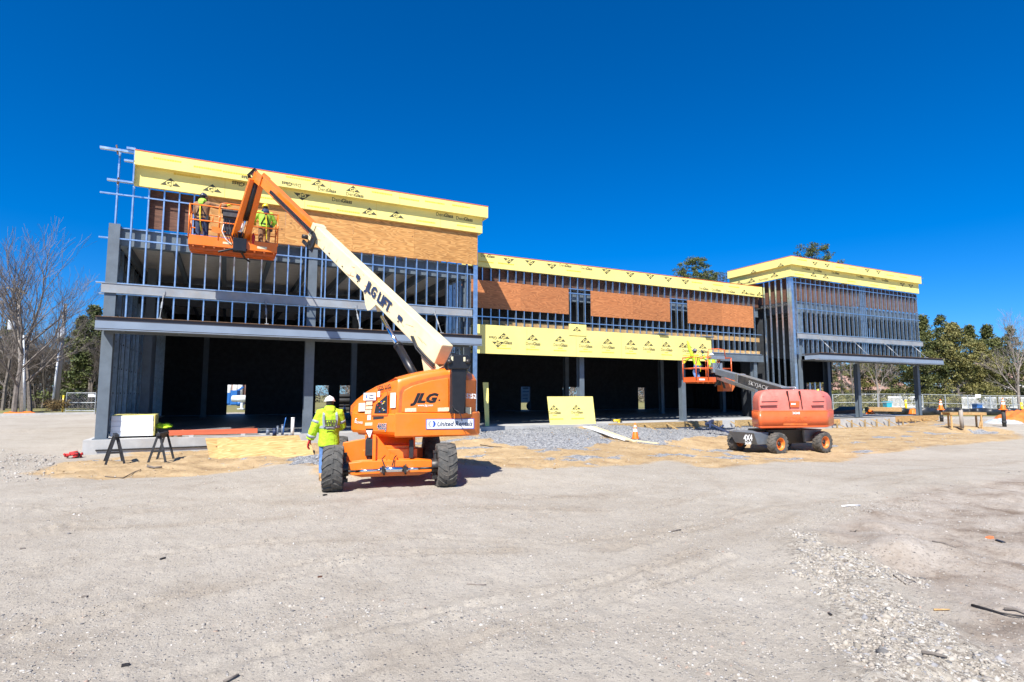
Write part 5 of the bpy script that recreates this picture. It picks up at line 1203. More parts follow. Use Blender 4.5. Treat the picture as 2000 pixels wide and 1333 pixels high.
# ---------------- people ----------------
def remesh(o, vox, smooth=2):
    m = o.modifiers.new('union', 'REMESH'); m.mode = 'VOXEL'; m.voxel_size = vox; m.use_smooth_shade = True
    if smooth: s_ = o.modifiers.new('soften', 'SMOOTH'); s_.iterations = smooth; s_.factor = .5
def limb(b, pts, rs, n=12): b.path(pts, rs, n)
def hand(b, w, d, pn, side, k=1.0, curl=.5):
    """w wrist, d direction of the hand, pn palm normal, side: direction of the thumb"""
    w, d, pn = Vector(w), Vector(d).normalized(), Vector(pn).normalized(); s_ = Vector(side); s_ = (s_ - d*s_.dot(d)).normalized(); pn = (pn - d*pn.dot(d) - s_*pn.dot(s_)).normalized()
    b.loft([(w - d*.02, s_*.026*k, pn*.02*k), (w + d*.02*k, s_*.034*k, pn*.019*k), (w + d*.06*k, s_*.042*k, pn*.017*k), (w + d*.095*k, s_*.040*k, pn*.014*k)], 10)
    for i_, (off, L_) in enumerate(((.030, .070), (.010, .080), (-.011, .074), (-.031, .058))):
        p = w + d*.088*k + s_*off*k; a = 0; pts = [p]
        for j in range(3):
            a += curl*(.5 + .25*j); p = p + (d*math.cos(a) + pn*math.sin(a))*L_*k*(.42, .32, .26)[j]; pts.append(p)
        b.path(pts, [.0092*k, .009*k, .0082*k, .0066*k], 7)
    p = w + d*.025*k + s_*.032*k; dr = (d*.7 + s_*.75 + pn*.25).normalized(); p1 = p + dr*.035*k; dr2 = (d*.95 + s_*.25 + pn*.4).normalized()
    b.path([p, p1, p1 + dr2*.030*k, p1 + dr2*.030*k + (dr2 + pn*.4).normalized()*.024*k], [.012*k, .0105*k, .0095*k, .0075*k], 7)
FOLD = bpy.data.textures.new('cloth folds', 'CLOUDS'); FOLD.noise_scale = .11; FOLD.noise_depth = 2
def person(label, loc, rz, arms, hat, jacket, trousers, gloves, drop=0, lean=(0, 0), vox=.012, k=1.0, hatrim=True, stripes=True, hood=None, harness=False, facing=(0, 0), hair=True, group=None, stance=.11, puff=1.0, hem=0):
    root = empty('person', loc, rz, label, 'person', group)
    T = Matrix.Translation(Vector(loc)) @ Matrix.Rotation(rz, 4, 'Z') @ Matrix.Scale(k, 4)
    V_ = Vector; lx, ly = lean
    hip = V_((0, -drop*.3, .94 - drop)); chest = V_((lx*.7, ly*.7, 1.28 - drop)); neck = V_((lx, ly, 1.50 - drop)); head = V_((lx*1.15 + facing[0]*.02, ly*1.2 + .015, 1.655 - drop))
    hx = [V_((s_*.095, hip.y, hip.z - .02)) for s_ in (-1, 1)]; kn = [V_((s_*stance, .03 + drop*.75 + (.02 if s_ > 0 else -.02), .50 - drop*.35)) for s_ in (-1, 1)]; an = [V_((s_*(stance+.02), -.03 + .04*s_, .09)) for s_ in (-1, 1)]
    shd = [V_((lx + s_*.185, ly - .01, 1.435 - drop)) for s_ in (-1, 1)]
    def torso(b, g, lo):
        R_ = [(hip + V_((0,0,lo)), .155, .115), (hip.lerp(chest, .35), .152, .112), (hip.lerp(chest, .7), .162, .115), (chest, .178, .122), (chest.lerp(neck, .45), .185, .118), (chest.lerp(neck, .72), .165, .10), (chest.lerp(neck, .9), .095, .075), (neck, .060, .060)]
        b.loft([(c, (rx + g, 0, 0), (0, ry + g, 0)) for c, rx, ry in R_], 22)
    def arm(b, i_, g, upto=1.0):
        e, h = V_(arms[i_][0]), V_(arms[i_][1]); s_ = shd[i_]
        w = e.lerp(h, .80 * upto if upto < 1 else .78)
        limb(b, [s_ + V_(((-.06 if i_ else .06), 0, .0)), s_, s_.lerp(e, .35), e, e.lerp(w, .35), w], [.055+g, .060+g, .052+g, .043+g, .042+g, .029+g])
        return w
    def leg(b, i_, g, end=1.0):
        limb(b, [hx[i_] + V_((0,0,.06)), hx[i_].lerp(kn[i_], .3), kn[i_], kn[i_].lerp(an[i_], .35), an[i_]], [.092+g, .083+g, .056+g, .056+g, .036+g])
    b = MB(T); torso(b, 0, -.08); 
    for i_ in (0, 1):
        leg(b, i_, 0); w = arm(b, i_, 0); h = V_(arms[i_][1]); d = (h - V_(arms[i_][0])).normalized()
        pn, sd_ = arms[i_][2], arms[i_][3]; hand(b, w, d, pn, sd_, .97, arms[i_][4] if len(arms[i_]) > 4 else .5)
        b.loft([(an[i_]+V_((0,-.05,-.04)), (.032,0,0), (0,0,.04)), (an[i_]+V_((0,.02,-.045)), (.04,0,0), (0,0,.042)), (an[i_]+V_((0,.12,-.06)), (.042,0,0), (0,0,.026)), (an[i_]+V_((0,.17,-.065)), (.03,0,0), (0,0,.018))], 10)
    fx, fy = facing; F_ = V_((math.sin(fx), math.cos(fx), -math.sin(fy))).normalized(); RX = V_((F_.y, -F_.x, 0)).normalized(); UP = RX.cross(F_)
    limb(b, [neck - V_((0,0,.05)), neck + V_((0,0,.03)), head - UP*.06 - F_*.01], [.066, .056, .055])
    hr = [(-.115, .045, .055, .028), (-.085, .058, .075, .018), (-.04, .068, .088, .004), (.0, .073, .093, 0), (.05, .072, .093, -.004), (.09, .055, .073, -.008), (.115, .02, .03, -.01)]
    b.loft([(head + UP*z + F_*o, RX*rx, F_*ry) for z, rx, ry, o in hr], 18)
    b.loft([(head + F_*.085 + UP*.015, RX*.010, UP*.012), (head + F_*.108 - UP*.018, RX*.015, UP*.012)], 8)      # nose
    for s_ in (-1, 1): b.loft([(head + RX*s_*.070, F_*.018, UP*.028), (head + RX*s_*.084 - F_*.008, F_*.016, UP*.026)], 8)
    o = b.build('body', M['skin'], root); remesh(o, min(vox, .009), 1)
    b = MB(T)
    for s_ in (-1, 1): b.loft([(head + F_*.082 + RX*s_*.03 + UP*.012, RX*.011, UP*.005), (head + F_*.094 + RX*s_*.03 + UP*.012, RX*.008, UP*.004)], 8)
    b.loft([(head + F_*.085 - UP*.052, RX*.022, UP*.005), (head + F_*.100 - UP*.052, RX*.018, UP*.004)], 8); b.build('face_features', M['hair'], root)
    if hair:
        b = MB(T); b.loft([(head + UP*z - F_*.012, RX*rx, F_*ry) for z, rx, ry in ((-.07, .055, .06), (-.03, .077, .088), (.02, .080, .094), (.07, .072, .085), (.1, .04, .05))], 16); b.build('hair', M['hair'], root)
    # hard hat: dome, brim
    b = MB(T); b.loft([(head + UP*(z+.035) + F_*.0, RX*rx, F_*(ry)) for z, rx, ry in ((0, .106, .128), (.022, .104, .126), (.05, .096, .116), (.08, .078, .095), (.10, .05, .062), (.112, .015, .02))], 24)
    b.loft([(head + UP*.033 + F_*.012, RX*.125, F_*.152), (head + UP*.042 + F_*.008, RX*.108, F_*.132)], 24); b.loft([(head + UP*.12 - F_*.08, RX*.012, UP*.02), (head + UP*.15, RX*.016, UP*.012), (head + UP*.12 + F_*.09, RX*.012, UP*.02)], 8)
    b.build('hard_hat', hat, root)
    # trousers
    b = MB(T)
    for i_ in (0, 1): leg(b, i_, .020)
    b.loft([(hip + V_((0,0,-.10)), (.17,0,0), (0,.125,0)), (hip + V_((0,0,.0)), (.172,0,0), (0,.130,0)), (hip + V_((0,0,.10)), (.162,0,0), (0,.122,0))], 20)
    o = b.build('trousers', trousers, root); remesh(o, vox)
    # jacket
    g = .035 * puff; b = MB(T); torso(b, g, hem)
    for i_ in (0, 1): arm(b, i_, g*.85)
    o = b.build('jacket', jacket, root); remesh(o, vox, 3)
    dm = o.modifiers.new('folds', 'DISPLACE'); dm.texture = FOLD; dm.strength = .017*puff; dm.mid_level = .5
    if hood:
        b = MB(T); hm = hood
        b.loft([(neck + V_((0,-.02,-.03)), (.12,0,0), (0,.10,0)), (neck + V_((0,-.03,.03)), (.125,0,0), (0,.105,0)), (neck + V_((0,-.035,.08)), (.105,0,0), (0,.09,0)), (neck + V_((0,-.02,.10)), (.07,0,0), (0,.07,0))], 18)
        b.loft([(neck + V_((0,-.10,.07)), (.085,0,0), (0,.03,.02)), (neck + V_((0,-.14,.0)), (.10,0,0), (0,.035,0)), (neck + V_((0,-.14,-.10)), (.07,0,0), (0,.03,0)), (neck + V_((0,-.12,-.16)), (.02,0,0), (0,.01,0))], 14)
        o = b.build('hood', hm, root); remesh(o, vox)
    if stripes:
        b = MB(T)
        def band(c0, c1, rx, ry, h):
            a = (V_(c1) - V_(c0)).normalized(); c0 = V_(c0)
            b.loft([(c0 - V_((0,0,h/2)), (rx,0,0), (0,ry,0)), (c0 + V_((0,0,h/2)), (rx,0,0), (0,ry,0))], 26, False)
        c = hip.lerp(chest, .62); band(c, chest, .160+g+.006, .115+g+.006, .055)
        b.build('reflective_band', M['reflect'], root)
        for i_ in (0, 1):
            e, h = V_(arms[i_][0]), V_(arms[i_][1]); b = MB(T); p = shd[i_].lerp(e, .62); d = (e - shd[i_]).normalized(); b.tube(p - d*.026, p + d*.026, .053+g*.85, .051+g*.85, 16)
            b.build('reflective_band', M['reflect'], root)
            b = MB(T); w = e.lerp(h, .55); d = (h-e).normalized(); b.tube(w - d*.026, w + d*.026, .044+g*.85, .042+g*.85, 16); b.build('reflective_band', M['reflect'], root)
        for s_ in (-1, 1):
            b = MB(T); pts = []
            for t in np.linspace(0, 1, 9):
                z = 1.15 + .33*t; q = V_((lx*t + s_*(.115 + .02*math.sin(t*3)), ly*t, z - drop)); ry = (.118 + g + .006) * (1 - .55*max(0, t-.75)/.25)
                pts.append(q + V_((0, -ry, 0)))
            for a_, c_ in zip(pts, pts[1:]): b.beam(a_, c_, .045, .012, up=(0, 1, 0))
            b.build('reflective_brace', M['reflect'], root)
    if harness:
        b = MB(T); X_ = V_((lx, ly, 1.33 - drop))
        for s_ in (-1, 1):
            b.path([V_((lx + s_*.13, ly - .05, 1.47 - drop)), X_ + V_((0, -.165, 0)), V_((-s_*.15, -.13, 1.02 - drop))], .018, 6)
            b.path([V_((s_*.10, -.15, .90 - drop)), V_((s_*.18, -.05, .86 - drop)), V_((s_*.12, .12, .9 - drop))], .018, 6)
        b.loft([(V_((0, 0, 1.0 - drop)), (.185,0,0), (0,.15,0)), (V_((0, 0, 1.06 - drop)), (.185,0,0), (0,.15,0))], 20, False)
        b.cb(X_ + V_((0, -.18, 0)), (.07, .03, .09)); b.cb(V_((.2, -.06, .92 - drop)), (.08, .16, .2)); b.build('safety_harness', M['black'], root)
        b = MB(T); b.path([X_ + V_((0, -.19, 0)), X_ + V_((.02, -.22, -.3)), V_((.03, -.2, .75 - drop)), V_((.06, -.15, .5))], .02, 6); b.build('lanyard', M['yelglove'], root)
    # gloves
    if gloves:
        for i_ in (0, 1):
            if gloves[i_] is None: continue
            e, h = V_(arms[i_][0]), V_(arms[i_][1]); d = (h-e).normalized(); w = e.lerp(h, .78); b = MB(T)
            hand(b, w, d, arms[i_][2], arms[i_][3], 1.42, arms[i_][4] if len(arms[i_]) > 4 else .5); b.tube(w - d*.06, w + d*.02, .046, .038, 12)
            o = b.build('glove', gloves[i_], root); remesh(o, .006, 1)
    for i_ in (0, 1):
        b = MB(T); a = an[i_]
        b.loft([(a+V_((0,-.085,-.045)), (.035,0,0), (0,0,.045)), (a+V_((0,.0,-.04)), (.048,0,0), (0,0,.052)), (a+V_((0,.10,-.055)), (.052,0,0), (0,0,.036)), (a+V_((0,.185,-.062)), (.046,0,0), (0,0,.028)), (a+V_((0,.215,-.066)), (.025,0,0), (0,0,.018))], 14)
        b.tube(a + V_((0,-.01,-.03)), a + V_((0,-.01,.10)), .055, .058, 12); b.build('boot', M['boot'], root)
    return root
# foreman on the ground beside the near lift, seen from behind
pg = cp(640, 936, 11.5); 
person('person in lime reflective jacket and white hard hat standing beside the big lift', cw((pg.x, pg.y, .03)), -YAW + .38,
       [((-.30, -.03, 1.14), (-.40, .03, .82), (.9, .2, 0), (.2, 1, 0), .55), ((.27, .05, 1.14), (.14, .28, 1.12), (-.5, .2, -.8), (-.2, .1, 1), .8)],
       M['hatwhite'], M['hivis'], M['jeans'], (M['redglove'], M['redglove']), hood=M['hivis'], facing=(-.25, .1), puff=1.75, k=.935, hem=-.20)
# dark back print on the jacket, worn and unreadable
pr = [o for o in C.objects if o.name.startswith('person')][-1]; T_ = Matrix.Translation(pr.location) @ Matrix.Rotation(pr.rotation_euler.z, 4, 'Z') @ Matrix.Scale(.935, 4); b = MB(T_)
for (x0, x1, z0, z1) in ((-.10,.13,1.20,1.215),(-.10,.13,1.285,1.30),(-.10,-.07,1.215,1.285),(-.04,-.02,1.22,1.28),(.0,.04,1.22,1.28),(.06,.09,1.22,1.28),(.11,.13,1.215,1.285),(-.09,.12,1.15,1.17),(-.09,.11,1.10,1.125)): b.bx(x0, x1, -.212, -.206, z0, z1)
b.build('back_print', M['ink'], pr)
# two workers in the high basket
person('person in brown jacket and dark hard hat reaching along the wall from the orange basket', (-.93, 21.1, ZF+.012), -.35,
       [((-.27, .12, 1.16), (-.20, .30, .98), (.3, .2, -1), (.5, .2, .3), .8), ((.43, .16, 1.40), (.72, .22, 1.50), (0, .3, -1), (0, 1, .2), .25)],
       M['hatdark'], M['brownwear'], M['jeansdk'], (M['yelglove'], M['yelglove']), stripes=False, hood=M['hivis2'], harness=True, vox=.014, k=1.04, facing=(.2, .0))
person('person in pale lime top and yellow hard hat, back turned in the orange basket', (.98, 21.1, ZF+.012), .1,
       [((-.34, .06, 1.20), (-.30, .30, 1.16), (0, .3, -1), (.5, .5, .3), .8), ((.34, .06, 1.18), (.24, .30, 1.05), (-.3, .3, -1), (-.5, .5, .3), .8)],
       M['hatyellow'], M['hivis2'], M['brownwear'], (M['yelglove'], M['yelglove']), stripes=False, hood=M['navy'], harness=True, vox=.014, facing=(.1, .0))
# workers in the far basket
f1 = BF @ Vector((-.62, .0, .02)); f2 = BF @ Vector((.45, .12, .02))
person('person in lime jacket and grey hard hat stretching one arm up to the yellow band', f1, -YAW + .35,
       [((-.30, .16, 1.62), (-.32, .25, 1.92), (0, 1, 0), (1, 0, 0), .15), ((-.30, .25, 1.20), (-.42, .36, 1.05), (0, 1, 0), (0, .2, 1), .3)],
       M['hatgrey'], M['hivis'], M['jeans'], (M['yelglove'], M['yelglove']), stripes=False, harness=True, vox=.016, drop=.14, lean=(-.06, .05), facing=(.0, -.2))
person('person in lime jacket and white hard hat crouching behind the far basket controls', f2, -YAW + .1,
       [((-.36, .12, 1.22), (-.42, .18, 1.50), (0, 1, 0), (1, 0, 0), .3), ((.26, .16, 1.0), (.10, .30, 1.0), (0, .3, -1), (-.5, .5, .3), .6)],
       M['hatwhite'], M['hivis'], M['jeansdk'], (M['black'], M['black']), stripes=True, vox=.016, drop=.33, lean=(.02, .06), facing=(.0, .1))
# ---------------- things on and around the slab ----------------
GR_BOARD = 'boards and pipes on the slab'
def top(name, b, m, label, cat, group=None, bevel=0, parts=None):
    n = len(b.v); cx = sum(p[0] for p in b.v)/n; cy = sum(p[1] for p in b.v)/n; cz = min(p[2] for p in b.v)
    o = b.build(name, m, None, bevel, loc=(cx, cy, cz)); tag(o, label, cat, group); return o
# stack of white foam boards
b = MB(); x0, x1, y0, y1 = -3.33, -2.13, 22.82, 24.0
z = .36
st = empty('foam_board_stack', ((x0+x1)/2, (y0+y1)/2, .3), 0, 'stack of thick white insulation boards wrapped in yellow at the left end of the slab', 'board stack')
for i_ in range(4):
    b = MB(); b.bx(x0 + .01*(i_ % 2), x1 - .005*i_, y0 - .01*(i_ % 2), y1, z, z + .165); b.build('foam_board', M['foam'], st, .004); z += .170
b = MB(); b.bx(x0+.02, x1+.03, y0+.02, y1+.02, z, z+.02); b.bx(x1+.0, x1+.03, y0+.02, y1+.02, .36, z); b.build('yellow_board', M['yellow'], st)
b = MB(); b.bx(x0+.1, x0+.2, y0+.05, y1, .30, .36); b.bx(x1-.2, x1-.1, y0+.05, y1, .30, .36); b.build('bearer', M['rubber'], st)
b = MB()
for i_ in range(5): b.bx(-2.02+.01*i_, -1.6-.01*i_, 23.2, 23.7, .30+.055*i_, .35+.055*i_)
top('carton_stack', b, M['blackmatte'], 'low stack of black flat cartons beside the white board stack', 'cartons')
b = MB(); b.smooth = True
for i_ in range(14):
    b.loft([(Vector((-2.05 + rnd.uniform(0,.40), 23.15 + rnd.uniform(0,.4), .60 + rnd.uniform(0,.12))) + Vector((0,0,dz)), Vector((.13*r_,0,0)), Vector((0,.13*r_,0))) for dz, r_ in ((-.05,.3),(-.02,1),(.02,.9),(.05,.2))], 8)
o = top('safety_vest', b, M['hivis'], 'crumpled lime safety vest dropped on the black cartons', 'vest'); remesh(o, .02)
# painted timber on blocks, darker boards behind
b = MB(); b.bx(-1.66, 1.09, 22.50, 22.62, .36, .53); top('red_beam', b, M['redwood'], 'long orange red steel lintel lying on blocks at the slab edge', 'lintel', bevel=.006)
for x, l_ in ((-1.05, 'small block under the left half of the red lintel'), (.55, 'small block under the right half of the red lintel')): b = MB(); b.bx(x, x+.14, 22.46, 22.66, .30, .36); top('block', b, M['concrete'], l_, 'block')
b = MB(); b.beam((-1.0,23.25,.36), (1.0,22.85,.56), .24, .04); top('brown_plank', b, M['plybrown'], 'weathered brown plank resting aslant behind the red lintel', 'plank')
b = MB(); b.beam((-1.0,23.3,.32), (.1,23.2,.33), .22, .04); top('pale_plank', b, M['lumber'], 'pale plank lying flat behind the red lintel', 'plank')
b = MB()
for p in ((-1.6,22.85,.38),(-1.47,22.9,.42),(-1.35,22.86,.38)): b.loft([(Vector(p)+Vector((0,0,dz)), Vector((.10*r_,0,0)), Vector((0,.08*r_,0))) for dz, r_ in ((-.08,.7),(-.03,1),(.03,.9),(.07,.3))], 8)
b.path([(-1.4,22.85,.46),(-1.25,22.9,.52),(-1.15,22.95,.40),(-1.0,22.9,.33)], .025, 6); o = top('tool_bag', b, M['brownwear'], 'slumped brown leather tool bag by the end of the red lintel', 'tool bag'); remesh(o, .015)
# pipes standing in the slab
for px, d, w, h, m_, l_, yb in ((523.5,20.6,.13,.22,'conduit','short pale grey pipe stub in the slab, leftmost of the stubs',838),(536.5,20.2,.14,.26,'navy','short dark blue pipe stub in the slab',841.5),(542.5,20.9,.07,.30,'conduit','thin grey conduit behind the dark blue pipe stub',834),(552,20.6,.09,.36,'conduit','tall grey conduit beside the blue tube in the slab',838.5),(571,20.0,.11,.64,'pvc','tall white plastic pipe standing at the slab edge by the column',847)):
    v = cw(cp(px, yb, d)); b = MB(); b.tube((v.x, v.y, .295), (v.x, v.y, .30+h), w/2, n=18); b.tube((v.x,v.y,.30+h-.03),(v.x,v.y,.302+h), w/2+.008, n=18); top('pipe_stub', b, M[m_], l_, 'pipe', GR_BOARD)
v = cw(cp(553, 839, 20.5)); b = MB(); b.path([(v.x,v.y,.30),(v.x+.02,v.y,.55),(v.x+.06,v.y,.80),(v.x+.08,v.y,.92)], .018, 8); top('blue_tube', b, M['bluepipe'], 'bent blue tube sticking up from the slab', 'tube')
# sawhorses
def sawhorse(px, py, d, rz, lab):
    g = wd(px, py, d); z = gz(g.x, g.y); g = Vector((g.x, g.y, z)); r_ = empty('sawhorse', g, rz, lab, 'sawhorse', 'black sawhorses in front of the slab')
    T = Matrix.Translation(g) @ Matrix.Rotation(rz, 4, 'Z')
    b = MB(T); b.bx(-.05,.05,-.45,.45,.72,.79); b.bx(-.03,.03,-.40,.40,.64,.72); b.build('top_rail', M['blackmatte'], r_, .006)
    for sx in (-1,1):
        for y in (-.36,.36): b = MB(T); b.beam((sx*.03,y,.72), (sx*.21,y*1.15,.0), .055, .03, up=(0,1,0)); b.build('leg', M['blackmatte'], r_)
    for y in (-.4,.4): b = MB(T); b.bx(-.14,.14,y-.012,y+.012,.28,.33); b.build('brace', M['blackmatte'], r_)
    return r_
sawhorse(223, 902, 15.9, .19, 'left black folding sawhorse seen end on before the slab'); sawhorse(315, 898, 16.1, -.16, 'right black folding sawhorse turned slightly, before the slab')
# plywood sheets leaning low on the slab edge
def sheet(pts, m, lab, th=.03, name='plywood_sheet'):
    P_ = [Vector(p) for p in pts]; Nn = (P_[1]-P_[0]).cross(P_[3]-P_[0]).normalized()
    if Nn.z < 0: Nn = -Nn
    b = MB(); b.hull([p for p in P_], [p + Nn*th for p in P_]); return top(name, b, M[m], lab, 'plywood')
sheet([wd(427,904,16.6), wd(615,896.5,16.9), wd(605,862.5,18.7), wd(424,862,18.5)], 'plynew', 'front sheet of fresh plywood leaning from the sand to the slab')
sheet([wd(411,902.5,16.75), wd(600,894,17.4), wd(584,852,20.0), wd(401,858,18.9)], 'plynew', 'rear sheet of fresh plywood half covered by the front sheet')
# yellow printed board standing on the slab
b = MB(); p0, p1 = at(1074.5, 828, 23.56), at(1163.5, 824, 23.56); zt = at(1072, 775, 23.79).z
b.hull([(p0.x,23.56,.3),(p1.x,23.56,.3),(p1.x,23.575,.3),(p0.x,23.575,.3)], [(p0.x-.02,23.79,zt),(p1.x,23.79,zt),(p1.x,23.805,zt),(p0.x-.02,23.805,zt)])
V2 = Vector((0, .23, zt-.3)).normalized()
for x, kk in ((p0.x+.25, 1), (p0.x+1.52, 1)): gp_mark(b, (x+.05, 23.56+.23*.53-.004, .3+(zt-.3)*.53), UX, V2, .52, True)
for x in (p0.x+.35, p0.x+1.6): yline(b, (x, 23.56+.046-.004, .3+(zt-.3)*.20), UX, V2, .09)
n = len(b.v); o = b.build('sheathing_board', YM, None, loc=(p0.x+1.2, 23.8, .3)); tag(o, 'yellow printed sheathing board standing upright on the slab in the middle bay', 'sheathing board')
b = MB(); p0 = at(931,845,24.9); b.hull([(p0.x,23.9,.3),(p0.x+.2,23.9,.3),(p0.x+.2,23.92,.3),(p0.x,23.92,.3)], [(p0.x,24.2,2.3),(p0.x+.28,24.2,2.3),(p0.x+.28,24.22,2.3),(p0.x,24.22,2.3)]); top('sheathing_board', b, M['yellow'], 'narrow yellow offcut leaning upright just right of the left block', 'sheathing board')
# boards lying on the crushed stone
for i_, (a, c, w_) in enumerate((((1142,836,27),(1225,862,22),.13),((1160,839,26.5),(1240,866,21.6),.10),((1150,836,26.5),(1205,855,23),.14),((1222,862,22),(1286,872,21),.09))):
    P_, Q = wd(*a), wd(*c); P_.z = sz(P_.x, P_.y)+.10; Q.z = sz(Q.x, Q.y)+.07; b = MB(); b.beam(P_, Q, w_*1.5, .035)
    top('loose_board', b, M['cream2'] if i_ % 2 else M['conduit'] if i_ == 3 else M['foam'], ['long pale board sloping down the crushed stone toward the cone','thin board lying just right of the long pale board','short wide board at the upper end of the boards on the crushed stone','grey end board nearest the traffic cone'][i_], 'board')
# traffic cones
def cone(loc, lab, sc=1.0, rz=0, tilt=0, group='orange traffic cones', base=True):
    r_ = empty('traffic_cone', loc, rz, lab, 'traffic cone', group); T = Matrix.Translation(Vector(loc)) @ Matrix.Rotation(rz, 4, 'Z') @ Matrix.Rotation(tilt, 4, 'Y') @ Matrix.Scale(sc, 4)
    b = MB(T); b.lathe((0,0,0), (0,0,1), [(.04,.150),(.10,.135),(.70,.030),(.71,.001)], 24); b.build('cone_body', M['coneo'], r_)
    for z0, z1 in ((.34,.46),(.53,.61)):
        b = MB(T); f = lambda z: .135 - (z-.10)*.175 + .003; b.lathe((0,0,0), (0,0,1), [(z0,f(z0)),(z1,f(z1))], 24); b.build('reflective_collar', M['conew'], r_)
    b = MB(T); 
    if base: b.hull([(-.19,-.19,0),(.19,-.19,0),(.19,.19,0),(-.19,.19,0)], [(-.17,-.17,.05),(.17,-.17,.05),(.17,.17,.05),(-.17,.17,.05)]); b.build('base', M['rubber'], r_, .01)
    else: b.hull([(-.17,-.17,0.02),(.17,-.17,0.02),(.17,.17,0.02),(-.17,.17,0.02)], [(-.15,-.15,.06),(.15,-.15,.06),(.15,.15,.06),(-.15,.15,.06)]); b.build('base', M['coneo'], r_, .01)
    return r_
v = wd(1241, 858, 24); cone((v.x, v.y, sz(v.x, v.y)), 'orange traffic cone with black base standing on crushed stone near the centre')
for px, py, d, h, lab, t_ in ((1839.5,823.5,37.7,.83,'orange cone capping the black pipe left of the sawn timber trestle',0),(1962,833.5,33,1.02,'orange cone capping the black pipe beside the orange tarpaulin',.06)):
    v = wd(px, py, d); b = MB(); z = sz(v.x, v.y)-.1; b.lathe((v.x, v.y, z), (0,0,1), [(0,.10),(h+.1,.10),(h+.1,.085),(h,.085)], 20, True); b.lathe((v.x,v.y,z+.3),(0,0,1),[(0,.115),(.12,.115)],20,True)
    top('bollard_pipe', b, M['rubber'], 'black upright pipe '+('left of the timber trestle' if d > 35 else 'beside the orange tarpaulin'), 'pipe', 'black pipes standing in the sand')
    cone((v.x, v.y, z+h+.02), lab, 1.0, tilt=t_, base=False)
# timber trestle
tr = wd(1888, 833, 32); tz = sz(tr.x, tr.y); tr = Vector((tr.x, tr.y, tz)); r_ = empty('timber_trestle', tr, -YAW, 'rough sawn timber trestle table between the two black pipes', 'trestle')
T = Matrix.Translation(tr) @ Matrix.Rotation(-YAW-.1, 4, 'Z')
for x, y in ((-.9,-.2),(-.62,.5),(.62,-.25),(.85,.5)): b = MB(T); b.bx(x-.04,x+.04,y-.03,y+.03,-.05,.78); b.build('leg', M['lumber'], r_)
b = MB(T); b.tube((-.5,-.4,-.05),(-.5,-.4,.95),.09,n=12); b.build('leg', M['pole'], r_)
for y in (-.25,.5): b = MB(T); b.bx(-.98,.9,y-.02,y+.02,.68,.80); b.build('rail', M['lumber'], r_)
b = MB(T); b.bx(-.95,.92,-.23,.48,.80,.83); b.build('top', M['form'], r_)
b = MB(T); b.beam((.45,-.3,.0),(.8,-.1,.75),.07,.04,up=(0,1,0)); b.build('brace', M['lumber'], r_)
# tarpaulin heap with wrapped material
def heap(name, cx, cy, z, rx, ry, h, m, lab, cat, seed, nx=46):
    vs, fs = [], []
    for i_ in range(nx+1):
        for j in range(nx+1):
            u, w = i_/nx*2-1, j/nx*2-1; r2 = max(abs(u), abs(w)); rr_ = math.hypot(u, w)
            e = max(0, 1 - rr_**2.2); q = noise.noise(Vector((u*2.2+seed, w*2.2, seed))) ; q2 = abs(noise.noise(Vector((u*5+seed, w*5, seed*2))))
            zz = h*(e**.7)*(.8+.35*q) + .12*q2*e**.3*h*2; vs.append((cx+u*rx*(1+.08*q), cy+w*ry*(1+.08*q), z + max(zz, -.02) if e > 0 else z-.15))
    for i_ in range(nx):
        for j in range(nx): a = i_*(nx+1)+j; fs.append((a, a+nx+1, a+nx+2, a+1))
    b = MB(); b.smooth = True; b.add(vs, fs); return top(name, b, m, lab, cat)
v = wd(1990, 824, 40); heap('tarpaulin_heap', v.x+.6, v.y, sz(v.x,v.y), 2.9, 1.4, 1.0, M['tarp'], 'creased orange tarpaulin over a long heap at the right edge', 'tarpaulin', 3.1)
v = wd(1950, 826, 39); heap('plastic_wrap', v.x, v.y-.3, sz(v.x,v.y), 1.7, .9, .35, M['clear'], 'pale crumpled plastic sheet in front of the orange tarpaulin', 'plastic sheet', 7.7)
# lumber and steel behind the right block
for i_ in range(5):
    P_, Q = wd(1692, 802.5-i_*1.6, 47), wd(1758, 803.5-i_*1.6, 48); b = MB(); b.beam(P_, Q, .30, .07); top('lumber_plank', b, M['lumber'], ['lowest','second lowest','middle','second highest','topmost'][i_] + ' yellow pine plank of the pile seen between the right posts', 'plank', 'pile of pine planks between the right posts')
b = MB(); P_ = wd(1655, 808, 43); b.hull([wd(1622,812,42), wd(1680,812,43), wd(1686,800,46), wd(1640,802,46)], [wd(1622,806,42)+Vector((0,0,.05)), wd(1676,802,43)+Vector((0,0,.1)), wd(1683,796,46)+Vector((0,0,.1)), wd(1640,797,46)+Vector((0,0,.1))]); top('steel_deck_bundle', b, M['plybrown'], 'dark red steel deck bundle lying behind the first right post', 'steel bundle')
for px, py, d, lab in ((1700,807,42,'small orange fabric heap at the foot of the first right post'),(1783,803,50,'small orange marker lying by the last right post')):
    v = wd(px, py, d); heap('orange_cloth', v.x, v.y, v.z-.1, .35, .3, .35, M['coneo'], lab, 'cloth', px*.01, 14)
